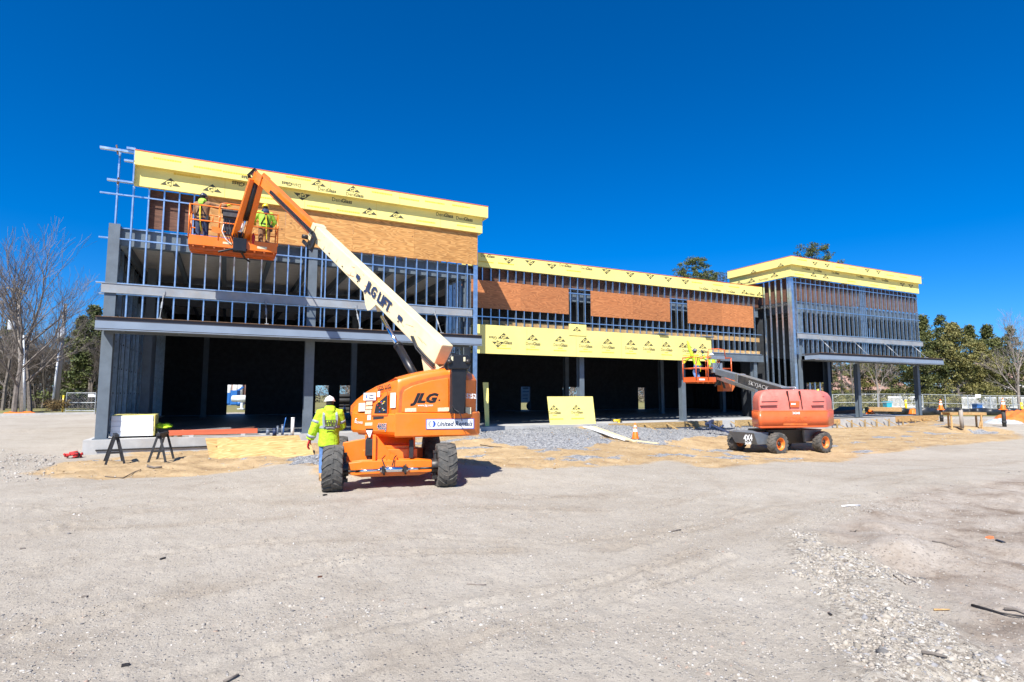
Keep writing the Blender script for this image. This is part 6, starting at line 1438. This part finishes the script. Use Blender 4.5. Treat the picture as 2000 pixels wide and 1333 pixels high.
# blue clamp and debris by the far lift, power tool, extension of small things
v = wd(1393, 838, 27); b = MB(); z = sz(v.x, v.y)
b.beam((v.x-.4,v.y,z+.55),(v.x+.3,v.y-.9,z+.02),.10,.08); b.beam((v.x-.1,v.y+.1,z+.6),(v.x-.5,v.y-.3,z+.3),.08,.06); b.beam((v.x-.45,v.y,z+.45),(v.x+.1,v.y+.1,z+.62),.12,.10); b.tube((v.x+.02,v.y-.4,z+.3),(v.x+.18,v.y-.45,z+.42),.05)
top('work_clamp_stand', b, M['navy'], 'blue folding clamp stand tipped over left of the far lift', 'clamp stand')
v = at(1205, 822, 23.8); b = MB(); b.tube((v.x-.22,23.8,.40),(v.x+.18,23.8,.42),.06,n=12); b.cb((v.x+.1,23.8,.36),(.12,.1,.16)); b.mi=1; b.cb((v.x+.22,23.8,.33),(.14,.12,.08)); b.tube((v.x-.36,23.8,.40),(v.x-.2,23.8,.40),.03); n_=len(b.v); o = b.build('power_drill', [M['hatyellow'], M['black']], None, loc=(v.x,23.8,.3)); tag(o, 'yellow and black power drill lying on the slab edge', 'drill')
v = wd(143, 892, 17.5); b = MB(); z = sz(v.x, v.y)
for k in range(9): a = k*.8; b.tube((v.x+.2*math.cos(a), v.y+.12*math.sin(a), z+.04+.03*(k%3)), (v.x+.25*math.cos(a+1.3), v.y+.14*math.sin(a+1.3), z+.12+.02*(k%2)), .03, n=7)
b.lathe((v.x-.1,v.y,z+.13),(1,.3,.1),[(0,.06),(.2,.07),(.22,.02)],12,True); b.mi = 1; b.lathe((v.x+.1,v.y-.1,z+.1),(0,1,0),[(0,.09),(.03,.09)],14,True)
o = b.build('circular_saw', [M['redglove'], M['black']], None, loc=(v.x,v.y,z)); tag(o, 'red circular saw with its cord on the ground left of the sawhorses', 'power saw')
def stick(pts_px, r_, m, lab, cat='stick', name='stick'):
    pts = []
    for (px, py) in pts_px: x, y = gp(px, py); pts.append((x, y, sz(x, y) + r_*1.3))
    b = MB(); b.path(pts, [r_*(1-.4*i_/len(pts)) for i_ in range(len(pts))], 7); return top(name, b, M[m], lab, cat)
stick([(1898,1186),(1925,1194),(1955,1203),(2002,1212)], .010, 'grease', 'dark charred lath half buried at the right edge', 'lath')
stick([(1962,1198),(1985,1201),(2010,1207)], .012, 'bark', 'thick dark board end by the charred lath', 'board')
stick([(1802,1296),(1825,1299),(1850,1299)], .011, 'bark', 'brown stick on the rubble at lower right')
stick([(438,1331),(452,1324),(466,1318)], .010, 'bark', 'short brown twig at the bottom left of the lane')
stick([(912,1139),(930,1140),(950,1139)], .006, 'barkpale', 'thin pale twig in the middle of the lane')
stick([(1644,990),(1660,989),(1680,987)], .013, 'foam', 'white plastic strip lying on the gravel track')
stick([(1310,1042),(1322,1040),(1330,1037)], .008, 'bark', 'small twig right of the middle of the lane')
stick([(1745,1130),(1768,1141),(1786,1130),(1765,1128)], .007, 'bark', 'forked brown twig on the grey dirt patch')
stick([(1824,1193),(1840,1194),(1855,1194)], .008, 'lumber', 'orange wood splinter by the rubble')
stick([(1822,1078),(1845,1080),(1868,1084)], .007, 'bark', 'long thin twig right of the dirt mound'); stick([(1660,1032),(1670,1035),(1672,1030)], .006, 'bark', 'small twig near the top of the dirt patch')
stick([(205,934),(240,936),(262,927),(275,922)], .012, 'bark', 'bent root lying on the orange sand at left'); stick([(938,871),(960,873),(982,875)], .014, 'grease', 'dark cable end on the sand right of the near lift')
stick([(288,916),(300,918),(316,917)], .03, 'bark', 'dark chunk of wood on the sand before the sawhorses')
def chunk(px, py, s_, m, lab, cat, sx=1.8, name='chunk'):
    x, y = gp(px, py); z = sz(x, y); b = MB(Matrix.Translation((x, y, z)) @ Matrix.Rotation(px, 4, 'Z')); q = lambda: rnd.uniform(.8, 1.15)
    b.hull([(-s_*sx*q(),-s_*q(),-.01),(s_*sx*q(),-s_*q(),-.01),(s_*sx*q(),s_*q(),-.01),(-s_*sx*q(),s_*q(),-.01)], [(-s_*sx*.9*q(),-s_*.8*q(),s_),(s_*sx*.9*q(),-s_*.8*q(),s_*.9),(s_*sx*q(),s_*q(),s_),(-s_*sx*q(),s_*.8*q(),s_*1.1)])
    return top(name, b, M[m], lab, cat, bevel=s_*.1)
chunk(1932, 1045, .03, 'brick', 'orange brick piece on the grey dirt patch', 'brick', 1.6, 'brick_piece'); chunk(1952, 1051, .02, 'black', 'flat black scrap beside the orange brick piece', 'scrap', 3)
for px, py, s_, m, lab in ((318,1092,.015,'black','crumpled black scrap left of centre on the lane'),(1622,1209,.012,'grease','dark lump beside the rubble'),(166,1163,.014,'bark','curled brown leaf at the left of the lane'),(625,1127,.012,'plybrown','reddish brown leaf near the middle of the lane'),(245,1300,.013,'grease','dark asphalt crumb at the bottom left'),(44,1073,.014,'bark','small dark clod at the left edge of the lane'),(635,970,.02,'black','black scrap below the front left tyre')):
    chunk(px, py, s_, m, lab, 'scrap' if 'stone' not in lab else 'stone')
# ---------------- trees, poles, fences and what lies beyond ----------------
NPR = np.random.RandomState(11)
def leaf_cloud(name, centres, radii, per, size, m, flat=.7, tri=True):
    n = len(centres); N_ = n * per
    c = np.repeat(centres, per, 0); R_ = np.repeat(radii, per)
    d = NPR.normal(0, 1, (N_, 3)); d /= np.linalg.norm(d, axis=1)[:, None]; rr_ = NPR.rand(N_) ** .5
    p = c + d * (R_ * rr_)[:, None] * np.array([1, 1, flat])
    a = NPR.normal(0, 1, (N_, 3)); a /= np.linalg.norm(a, axis=1)[:, None]; b = np.cross(a, NPR.normal(0, 1, (N_, 3))); b /= np.linalg.norm(b, axis=1)[:, None]
    s_ = size * NPR.uniform(.6, 1.4, (N_, 1))
    V_ = np.stack([p - a*s_*.5, p + a*s_*.5 + b*s_*.12, p + b*s_*.75], 1).reshape(-1, 3)
    F_ = np.arange(3 * N_).reshape(-1, 3)
    return np_mesh(name, V_, F_, 3, [m])
def grow(b, p, d, L_, r_, lvl, rg, maxl, spread=.55, up=.12, n=4, tips=None, kids=(2, 3)):
    pts = [p]; rs = [r_]; k = 4 if lvl < 2 else 3
    for i_ in range(k):
        d = (d + Vector((rg.uniform(-1, 1), rg.uniform(-1, 1), rg.uniform(-.3, .9))) * (.10 + .04*lvl) + Vector((0, 0, up*.3))).normalized()
        p = p + d * L_ / k; pts.append(p); rs.append(max(.006, r_ * (1 - .42 * (i_+1) / k)))
        if lvl < maxl and (lvl > 0 or i_ > 0) and rg.random() < .85:
            ax = d.cross(Vector((rg.uniform(-1, 1), rg.uniform(-1, 1), rg.uniform(-.4, .4)))).normalized()
            nd = (Matrix.Rotation(rg.uniform(.35, .35 + spread), 3, ax) @ d)
            grow(b, p, nd, L_ * rg.uniform(.5, .72), rs[-1] * .58, lvl + 1, rg, maxl, spread, up, n, tips, kids)
    b.path(pts, rs, 6 if lvl == 0 else (4 if lvl < 3 else 3), False)
    if lvl < maxl:
        for _ in range(kids[rg.random() < .5]):
            ax = d.cross(Vector((rg.uniform(-1, 1), rg.uniform(-1, 1), .1))).normalized()
            grow(b, p, Matrix.Rotation(rg.uniform(.15, spread), 3, ax) @ d, L_ * rg.uniform(.55, .8), rs[-1] * .75, lvl + 1, rg, maxl, spread, up, n, tips, kids)
    elif tips is not None: tips.append(p)
def bare_mesh(seed, h, r0, maxl=4, spread=.55, lean=(0, 0), m='bark', kids=(2, 3)):
    b = MB(); rg = random.Random(seed); grow(b, Vector((0, 0, -.3)), Vector((lean[0], lean[1], 1)).normalized(), h*.36, r0, 0, rg, maxl, spread, .1, kids=kids)
    me = bpy.data.meshes.new('branches'); me.from_pydata(b.v, [], b.f); me.materials.append(M[m]); return me
def put_bare(me, loc, rz, s_, label, group, cat='tree', name='bare_tree'):
    o = bpy.data.objects.new(name, me); C.objects.link(o); o.location = loc; o.rotation_euler = (0, 0, rz); o.scale = (s_, s_, s_); tag(o, label, cat, group); return o
def crown(kind, h, R_, seed):
    rs = np.random.RandomState(seed); cs, rr_ = [], []
    if kind == 'bushy':            # broad pine with foliage nearly to the ground, lumpy top
        for i_ in range(150):
            t = rs.rand() ** .8; z = h*(.10 + .88*t); rad = R_ * (1 - t**1.9)*(.75 + .35*math.sin(t*9+seed)) ; a = rs.rand()*6.28; q = rs.rand()**.45 * rad
            cs.append((q*math.cos(a), q*math.sin(a), z)); rr_.append(R_*rs.uniform(.13, .26)*(1.1-.4*t))
        per, size = 90, .20
    elif kind == 'cone':
        for i_ in range(120):
            t = rs.rand() ** .9; z = h*(.08 + .92*t); rad = R_*(1-t)**.8; a = rs.rand()*6.28; q = rs.rand()**.4*rad
            cs.append((q*math.cos(a), q*math.sin(a), z - q*.15)); rr_.append(R_*rs.uniform(.12, .2))
        per, size = 80, .18
    else:                          # tall pine: crown only near the top, open tufts
        for i_ in range(190):
            a = rs.rand()*6.28; t = rs.rand(); z = h*(.62 + .37*t); rad = R_*(.55+.6*math.sin(math.pi*min(1,t*1.15)))*.9; q = rs.rand()**.5*rad
            cs.append((q*math.cos(a), q*math.sin(a), z)); rr_.append(rs.uniform(.4, .85))
        per, size = 80, .20
    return np.array(cs), np.array(rr_), per, size
TREE = {}
for key, kind, h, R_, seed, m in (('p1','bushy',11.5,4.2,3,'pine'),('p2','bushy',10,3.8,8,'rhodo'),('p3','cone',11,3.0,5,'pine'),('t1','tall',26,5.0,6,'pinedk'),('t2','tall',24,4.6,9,'pinedk'),('p4','bushy',9,3.2,14,'pinedk')):
    cs, rr_, per, size = crown(kind, h, R_, seed)
    fo = leaf_cloud('crown', cs, rr_, per, size, M[m], .6)
    b = MB(); rg = random.Random(seed); top_ = h*.93; b.path([(0,0,-.4),(.1,.05,h*.3),(-.05,.1,h*.6),(0,0,top_)], [h*.017,h*.014,h*.009,.03], 8)
    for i_ in range(0, len(cs), 3 if kind == 'tall' else 5):
        c = Vector(cs[i_]); z0 = c.z - (.15 if kind == 'tall' else .3)*math.hypot(c.x, c.y) ; b.path([(0,0,z0), (c.x*.5,c.y*.5,z0+(c.z-z0)*.4), c], [.06,.045,.015], 4, False)
    tm = bpy.data.meshes.new('trunk'); tm.from_pydata(b.v, [], b.f); tm.materials.append(M['bark']); TREE[key] = (fo, tm)
def put_tree(key, loc, rz, s_, label, group=None, name='pine_tree', sz_=None):
    r_ = empty(name, loc, rz, label, 'tree', group); r_.scale = (s_, s_, sz_ or s_)
    for nm, me in zip(('crown', 'trunk'), TREE[key]):
        o = bpy.data.objects.new(nm, me); C.objects.link(o); o.parent = r_
    return r_
def gd(px, d, z=None):
    v = cw(cp(px, 800, d)); return Vector((v.x, v.y, gz(v.x, v.y) if z is None else z))
G1 = 'evergreens beyond the fence on the right'
for px, d, key, s_, rz, lab in ((1600,84,'p2',1.15,0,'evergreen seen through the opening under the right block'),(1648,80,'p3',.95,1,'dark evergreen just behind the first right post'),(1690,86,'p2',1.0,2,'olive evergreen between the two right posts'),(1745,76,'p1',.95,3,'evergreen left of the last right post'),(1812,74,'p1',1.06,.5,'tall evergreen just right of the block with the highest crown'),(1800,84,'p1',1.15,4,'evergreen behind the right end of the yellow cornice'),(1850,80,'p3',1.18,2.2,'pointed evergreen in the middle of the row on the right'),(1872,73,'p2',1.12,5,'broad olive evergreen above the left cone'),(1905,84,'p1',1.05,1.4,'evergreen with ragged top above the timber trestle'),(1925,75,'p2',.88,.3,'low olive evergreen left of the bare tree'),(1960,92,'p3',1.0,3.3,'distant evergreen behind the bare tree at the right edge'),(1985,86,'p3',1.1,4.1,'pointed evergreen behind the large bare tree'),(1940,88,'p1',1.1,.9,'tall evergreen above the gap left of the bare tree'),(2035,78,'p1',.95,2,'evergreen at the right edge of the photo'),(2090,74,'p2',1,1,'evergreen beyond the right edge')):
    put_tree(key, gd(px, d), rz, s_, lab, G1, 'evergreen_tree')
v = gd(1600, 88); put_tree('t1', v, 0, .98, 'tall pine whose crown rises above the right yellow cornice', 'tall pines behind the building')
v = gd(1362, 90); put_tree('t2', v, 1, .985, 'tall pine rising above the middle of the roof line', 'tall pines behind the building')
v = gd(1403, 97); put_tree('t2', v, 3, .93, 'small pine top just left of the right yellow cornice', 'tall pines behind the building', sz_=.95)
B1 = bare_mesh(3, 12, .17, 4, .5, (.02, .0)); B2 = bare_mesh(17, 12, .15, 4, .5, (.12, .0)); B3 = bare_mesh(29, 11, .16, 4, .6, (0, 0), 'barkpale'); TH = [bare_mesh(40+i_, 7, .06, 4, .7, (rnd.uniform(-.1,.1), 0), 'thicket') for i_ in range(3)]
GB = 'bare trees at the left edge'
put_bare(B1, gd(45, 42), .4, 1.22, 'tall bare tree with many upright branches at the left edge', GB); put_bare(B2, gd(60, 43), 2.1, 1.12, 'bare tree leaning right beside the first utility pole', GB); put_bare(B1, gd(28, 41), 5.1, 1.1, 'fine branched bare tree directly left of the first utility pole', GB); put_bare(B1, gd(5, 44), 3.4, .98, 'bare tree cut off by the left edge', GB); put_bare(B2, gd(82, 52), .8, .85, 'thinner bare tree between the two utility poles', GB)
put_bare(B3, gd(1716, 64), .5, .92, 'pale bare tree between the two right posts', 'bare trees by the right fence'); put_bare(B3, gd(1992, 62), 2.5, 1.05, 'large bare tree in front of the fence at the right edge', 'bare trees by the right fence'); put_bare(B1, gd(1668, 70), 1.2, .8, 'dark bare tree under the right block canopy', 'bare trees by the right fence')
for i_ in range(26):
    px = -60 + i_*11 + rnd.uniform(-4, 4); d = 50 + rnd.uniform(0, 12)
    put_bare(TH[i_ % 3], gd(px, d), rnd.uniform(0, 6), rnd.uniform(.85, 1.25), 'leafless brown tree of the dense thicket left of the building', 'leafless trees of the thicket', name='thicket_tree')
for px, d, key, s_, lab in ((172,52,'p4',1.05,'pine with dark boughs against the left corner of the building'),(150,60,'p1',.85,'pine half hidden behind the second utility pole'),(12,60,'p4',1.05,'dark pine behind the thicket at the left edge'),(215,56,'p1',.92,'pine behind the left column of the building')):
    put_tree(key, gd(px, d), px*.1, s_, lab, 'pines left of the building')
for i_, (px, d) in enumerate(((612,60),(640,62),(672,64),(700,60),(1100,62),(1120,66),(1240,60),(1262,66))): put_bare(TH[i_ % 3], gd(px, d), i_, 1.1, 'leafless brown tree glimpsed through a rear doorway', 'leafless trees of the thicket', name='thicket_tree')
# far wood: one mass around the horizon
cs, cr = [], []
for i_ in range(1500):
    a = fw + math.radians(NPR.uniform(-62, 62)); d = NPR.uniform(115, 150); cs.append((d*math.cos(a), d*math.sin(a), NPR.rand()**.8*(6.5+2.5*math.sin(a*14)))); cr.append(NPR.uniform(1.0, 2.2))
o = bpy.data.objects.new('far_wood', leaf_cloud('far_wood', np.array(cs), np.array(cr), 100, .34, M['thicket'], .9)); C.objects.link(o); tag(o, 'far off leafless wood along the horizon', kind='stuff')
cs, cr = [], []
for i_ in range(900):
    px = NPR.uniform(-80, 240); d = NPR.uniform(54, 70); v = gd(px, d, 0); cs.append((v.x, v.y, .4 + NPR.rand()**1.2*5.4)); cr.append(NPR.uniform(.5, 1.1))
o = bpy.data.objects.new('undergrowth', leaf_cloud('undergrowth', np.array(cs), np.array(cr), 60, .16, M['thicket'], .9)); C.objects.link(o); tag(o, 'tangled brown undergrowth left of the building', kind='stuff')
cs, cr = [], []
for i_ in range(260):
    px = NPR.uniform(1560, 2080); d = NPR.uniform(66, 82); v = gd(px, d, 0); cs.append((v.x, v.y, NPR.rand()*1.6)); cr.append(NPR.uniform(.4, .9))
o = bpy.data.objects.new('hedge_growth', leaf_cloud('hedge_growth', np.array(cs), np.array(cr), 50, .2, M['rhodo'], .8)); C.objects.link(o); tag(o, 'low green growth behind the right fence', kind='stuff')
# utility poles
def upole(px0, py0, px1, py1, d, lab, tank_px, arm=None, extra=None):
    p0 = wd(px0, py0, d); p1 = wd(px1, py1, d); r_ = empty('utility_pole', p0, 0, lab, 'utility pole', 'utility poles on the left'); b = MB(); b.path([p0 - Vector((0,0,.5)), p0.lerp(p1,.5), p1], [.17,.15,.11], 12); b.build('pole', M['pole'], r_)
    if extra: 
        q0, q1 = wd(*extra[0], d-.3), wd(*extra[1], d-.3); b = MB(); b.tube(q0 - Vector((0,0,.3)), q1, .075, .07, 12); b.build('riser_conduit', M['tank'], r_)
    t0 = wd(*tank_px, d-.25); b = MB(); b.lathe(t0 - Vector((0,0,.38)), (0,0,1), [(0,.001),(0,.24),(.04,.26),(.70,.26),(.76,.20),(.78,.001)], 20); b.tube(t0+Vector((-.08,0,.38)), t0+Vector((-.08,0,.55)), .03); b.tube(t0+Vector((.1,0,.38)), t0+Vector((.1,0,.52)), .03); b.build('transformer', M['tank'], r_)
    if arm: 
        a0, a1 = wd(*arm[0], d), wd(*arm[1], d); b = MB(); b.beam(a0, a1, .10, .13); b.beam(a0+Vector((.4,.3,.1)), a1+Vector((-.3,.3,.14)), .08, .10); 
        for t in (.1,.3,.7,.9): q = a0.lerp(a1, t); b.tube(q, q+Vector((0,0,.2)), .04, n=6)
        b.build('crossarm', M['pole'], r_)
upole(44, 800, 36, 565, 42, 'weathered utility pole with crossarm among the bare trees at the left', (24, 635), ((14,562),(52,574)), ((49,800),(45.5,655)))
upole(109, 800, 128, 594, 44, 'leaning utility pole with a grey transformer left of the building', (121, 651), None, ((101,803),(117,668)))
# fences
def fence_panel(p, q, h, lab, group, feet=True, name='construction_fence'):
    r_ = empty(name, p, 0, lab, 'fence', group); U = (q-p); L_ = U.length; U.normalize(); up = Vector((0,0,1))
    for a, c in ((p, p+up*h), (q-U*.04, q-U*.04+up*h), (p+up*h, q-U*.04+up*h), (p+up*.12, q-U*.04+up*.12), (p+up*h*.5, q-U*.04+up*h*.5)):
        b = MB(); b.tube(a, c, .027, n=6); b.build('tube', M['galv'], r_)
    b = MB(); n = int((L_+h)/.20); Nn = U.cross(up); w = .006
    for i_ in range(n):
        s0 = i_*.20
        for sg in (0, 1):
            a0, a1 = max(0, s0-h), min(L_, s0); x0, z0, x1, z1 = (a0, s0-a0, a1, s0-a1)
            if sg: x0, x1 = L_-x0, L_-x1
            A0, A1 = p+U*x0+up*z0, p+U*x1+up*z1; dd = (A1-A0).normalized().cross(Nn)*w*.5; k_ = Nn*(.004 if sg else -.004)
            b.add([A0-dd+k_, A1-dd+k_, A1+dd+k_, A0+dd+k_], [(0,1,2,3)])
    b.build('chain_link_mesh', M['galv'], r_); return r_
pts = [wd(px, 800, 60 + (px-1560)*-.008) for px in range(1540, 2120, 44)]
for p in pts: p.z = gz(p.x, p.y) - .05
for i_, (p, q) in enumerate(zip(pts, pts[1:])): fence_panel(p, q, 1.72, 'chain link construction fence panel on the right, number from the left end ' + ['one','two','three','four','five','six','seven','eight','nine','ten','eleven','twelve','thirteen','fourteen'][i_], 'chain link panels along the right side')
p, q = wd(128,804,43), wd(186,806,43); p.z = q.z = gz(p.x,p.y); fence_panel(p, q, 1.45, 'low chain link gate panel left of the building before the pines', None)
b = MB(); b.prism([(0,0),(.45,0),(.45,.24),(0,.24)], wd(172,776,42.9), (1,0,0), (0,0,1), (0,-1,0), .01); top('fence_sign', b, M['white'], 'small white sign hung on the left fence panel', 'sign')
v = wd(1905, 776, 57); b = MB(CAMF); q = cp(1905,777,56.5); b.prism([(0,0),(.55,0),(.55,.32),(0,.32)], q, (1,0,0), (0,0,1), (0,-1,0), .01); top('fence_sign', b, M['white'], 'small white sign hung on the right fence above the trestle', 'sign')
# silt fence: wavy black cloth
b = MB(); prev = None; vs = []; n = 90
for i_ in range(n+1):
    px = 1690 + (2110-1690)*i_/n; d = 51.5 + .5*math.sin(i_*.23) + .25*math.sin(i_*.9); v = wd(px, 806, d); z = gz(v.x, v.y); hh = .62 + .06*math.sin(i_*.55)
    vs += [(v.x, v.y, z-.1), (v.x + .02*math.sin(i_*2.1), v.y + .1*math.sin(i_*1.3), z+hh*.5), (v.x, v.y, z+hh)]
b.smooth = True; b.add(vs, [(3*i_+j, 3*i_+3+j, 3*i_+4+j, 3*i_+1+j) for i_ in range(n) for j in (0,1)])
o = top('silt_fence', b, M['silt'], 'sagging black silt fence cloth along the foot of the right fence', 'silt fence'); sm_ = o.modifiers.new('thickness', 'SOLIDIFY'); sm_.thickness = .01
# kerbs
def kerb(p, q, lab, h=.15):
    b = MB(); p, q = Vector(p), Vector(q); b.beam(p+Vector((0,0,h/2-.1)), q+Vector((0,0,h/2-.1)), .18, h+.2); return top('kerb', b, M['kerb'], lab, 'kerb')
p, q = wd(-120,814,37), wd(186,810,40); p.z, q.z = gz(p.x,p.y)-.02, gz(q.x,q.y)-.02; kerb(p, q, 'concrete kerb along the planted strip left of the building', .17)
p, q = wd(1700,813,46), wd(2150,819,43); p.z, q.z = gz(p.x,p.y)-.04, gz(q.x,q.y)-.04; kerb(p, q, 'new concrete kerb behind the timber trestle on the right', .2)
# small things at left strip
v = wd(37, 806, 39); heap('orange_netting', v.x, v.y, gz(v.x,v.y)+.0, 1.1, .5, .3, M['coneo'], 'crumpled orange safety netting on the left kerb', 'netting', 5.5, 24)
v = wd(122, 803, 41); b = MB(); b.tube((v.x,v.y,gz(v.x,v.y)-.1),(v.x,v.y,gz(v.x,v.y)+1.3),.05,n=8); top('marker_post', b, M['hatyellow'], 'thin yellow marker post beside the leaning utility pole', 'marker post')
for px, d, lab in ((1797,55,'yellow marker post right of the last right post'),(1770,58,'yellow marker post behind the fence between the posts'),(1996,54,'yellow marker post at the right edge')):
    v = wd(px, 800, d); z = gz(v.x,v.y); b = MB(); b.tube((v.x,v.y,z-.1),(v.x,v.y,z+1.1),.10,n=10); top('marker_post', b, M['hatyellow'], lab, 'marker post', 'yellow marker posts by the right fence')
v = gd(112, 40); cs = [(NPR.normal(0,.35), NPR.normal(0,.35), .35+NPR.rand()*.5) for _ in range(26)]; o = bpy.data.objects.new('shrub', leaf_cloud('shrub', np.array(cs), np.full(26,.3), 40, .12, M['shrub'], .9)); C.objects.link(o); o.location = v; tag(o, 'low brown shrub at the foot of the leaning utility pole', 'shrub')
# house behind the right fence
def box_house(name, px0, px1, d, depth, hw, lab, roofm='roofpink', wallm='wallwhite', base=None):
    p, q = cw(cp(px0, 790, d)), cw(cp(px1, 790, d)); L_ = (q-p).length; o0 = Vector((p.x, p.y, gz(p.x, p.y)-.3 if base is None else base)); rz = math.atan2(q.y-p.y, q.x-p.x)
    r_ = empty(name, o0, rz, lab, 'house'); T = Matrix.Translation(o0) @ Matrix.Rotation(rz, 4, 'Z')
    b = MB(T); b.bx(0, L_, 0, depth, 0, hw); b.build('wall', M[wallm], r_)
    b = MB(T); b.add([(-.5,-.6,hw-.1),(L_+.5,-.6,hw-.1),(L_+.5,depth+.6,hw-.1),(-.5,depth+.6,hw-.1),(1.5,depth/2,hw+3.4),(L_-1.5,depth/2,hw+3.4)], [(0,1,5,4),(1,2,5),(2,3,4,5),(3,0,4),(3,2,1,0)]); b.build('roof', M[roofm], r_)
    k = 0; x = 1.5
    while x < L_-2: b = MB(T); b.bx(x, x+1.1, -.05, .02, 1.0, 2.3); b.build('window', M['glassdk'], r_); x += 3.3
    return r_
box_house('house', 1600, 1775, 98, 9, 2.9, 'low white house with brown roof behind the fence between the right posts')
box_house('house', 1935, 2090, 104, 9, 4.6, 'white house with brown roof behind the bare tree at the right edge')
for i_ in range(30):
    px = 1735 + i_*12
    if 1790 < px < 1815: continue
    v = wd(px, 795, 68); z = gz(v.x, v.y); b = MB(Matrix.Translation((v.x,v.y,z)) @ Matrix.Rotation(-YAW,4,'Z')); 
    if i_ % 6 == 0:
        r_ = b; b.bx(0, 4.1, -.01, .01, 1.3, 1.42); b.bx(0, 4.1, -.01, .01, .2, .32)
        for k in range(28): b.bx(k*.15, k*.15+.07, -.03, -.012, .05, 1.5)
        top('picket_fence', b, M['wallwhite'], 'section of white picket fence far behind the chain link, starting ' + ['below the first right post','by the last right post','left of the first cone','above the trestle','left of the bare tree'][i_//6], 'fence', 'white picket fence sections')
# teal and blue bins
for px, py, d, w, h, m_, lab in ((1733,787,62,.6,.45,'dkgreen','teal bin behind the fence between the right posts'),(1908,787,60,.6,.4,'bluepipe','blue tarpaulined bin behind the fence above the trestle')):
    v = wd(px, py, d); z = gz(v.x, v.y); b = MB(Matrix.Translation((v.x,v.y,z)) @ Matrix.Rotation(-YAW,4,'Z')); b.hull([(-w/2*.85,-.3,.1),(w/2*.85,-.3,.1),(w/2*.85,.3,.1),(-w/2*.85,.3,.1)], [(-w/2,-.35,h+.3),(w/2,-.35,h+.3),(w/2,.35,h+.3),(-w/2,.35,h+.3)]); b.bx(-w/2-.04,w/2+.04,-.4,.4,h+.3,h+.4); b.tube((-w/2,.3,.12),(w/2,.3,.12),.12); top('wheeled_bin', b, M[m_], lab, 'bin')
# seen through the rear doorways
r_ = box_house('brick_building', 380, 520, 92, 10, 5.5, 'brick building with white porch columns seen through the left rear doorway', 'kerb', 'roofpink')
for px in (446, 458, 468, 492):
    v = wd(px, 790, 90.5); z = gz(v.x, v.y)-.3; b = MB(); b.tube((v.x,v.y,z),(v.x,v.y,z+5.4),.38,.34,16); b.build('porch_column', M['wallwhite'], r_)
v = wd(455, 781, 70); b = MB(Matrix.Translation((v.x, v.y, gz(v.x,v.y))) @ Matrix.Rotation(-YAW,4,'Z')); b.bx(-.9,-.2,-.4,.4,.3,1.6); b.bx(-.1,.7,-.5,.4,.2,1.9); b.bx(-1.2,1.3,-.3,.3,.1,.6); b.beam((.3,0,1.7),(1.2,0,2.3),.2,.2)
for x in (-.8,.9): b.tube((x,-.45,.3),(x,-.3,.3),.3,n=14)
top('blue_loader', b, M['bluepipe'], 'small blue loader seen through the left rear doorway', 'loader')
v = wd(472, 800, 54); b = MB(Matrix.Translation((v.x, v.y, gz(v.x,v.y)+.05)) @ Matrix.Rotation(-YAW,4,'Z')); b.lathe((-.9,0,1.0),(1,0,0),[(0,.001),(0,.3),(1.8,.35),(1.8,.001)],18); b.bx(-.1,.1,-.1,.1,0,.8); b.bx(-.3,.3,-.3,.3,0,.08); top('mixer', b, M['tank'], 'grey drum mixer outside the left rear doorway', 'mixer')
for r in range(4):
    for k in range(3):
        v = wd(650 + (r % 2)*2, 802, 49 + k*.42 + (r % 2)*.2); b = MB(); z = gz(v.x, v.y) + .22 + r*.38; c_ = Vector((v.x, v.y, z)); dvec = Vector((.93, -.36, 0)).normalized(); b.lathe(c_, dvec, [(0,.19),(2.6,.19),(2.6,.15),(0,.15),(0,.19)], 16)
        top('drain_pipe', b, M['rubber'], 'black corrugated drain pipe in the stack outside the rear doorways', 'pipe', 'stack of black drain pipes')
v = wd(673, 803, 46.5); cone((v.x, v.y, gz(v.x,v.y)), 'small looking orange cone outside the third rear doorway')
v = wd(1030, 800, 53); T = Matrix.Translation((v.x, v.y, gz(v.x,v.y))) @ Matrix.Rotation(-YAW,4,'Z'); r_ = empty('box_truck', (v.x, v.y, gz(v.x,v.y)), -YAW, 'white box truck with red trim seen through the middle rear doorway', 'truck')
b = MB(T); b.bx(-2.5,2.2,0,2.2,.75,2.9); b.build('cargo_box', M['wallwhite'], r_, .03); b = MB(T); b.bx(-2.5,2.2,-.01,-.002,2.35,2.5); b.build('stripe', M['redglove'], r_)
b = MB(T); b.hull([(2.25,.1,.5),(3.9,.1,.5),(3.9,2.1,.5),(2.25,2.1,.5)], [(2.25,.1,2.3),(3.2,.1,2.3),(3.2,2.1,2.3),(2.25,2.1,2.3)]); b.build('cab', M['wallwhite'], r_, .05)
for x in (-1.2, .35, 3.1): b = MB(T); b.lathe((x,-.02,.45),(0,1,0),[(0,.001),(0,.3),(-.04,.45),(.22,.45)],20); b.build('wheel', M['tyre'], r_)
for i_, w_ in enumerate((.55, .62, .50, .48)): b = MB(T); b.bx(-.45, -.45 + w_, -.014, -.010, 2.06 - i_*.32, 2.14 - i_*.32); b.build('painted_line', M['ink' if i_ == 0 else 'grey'], r_)
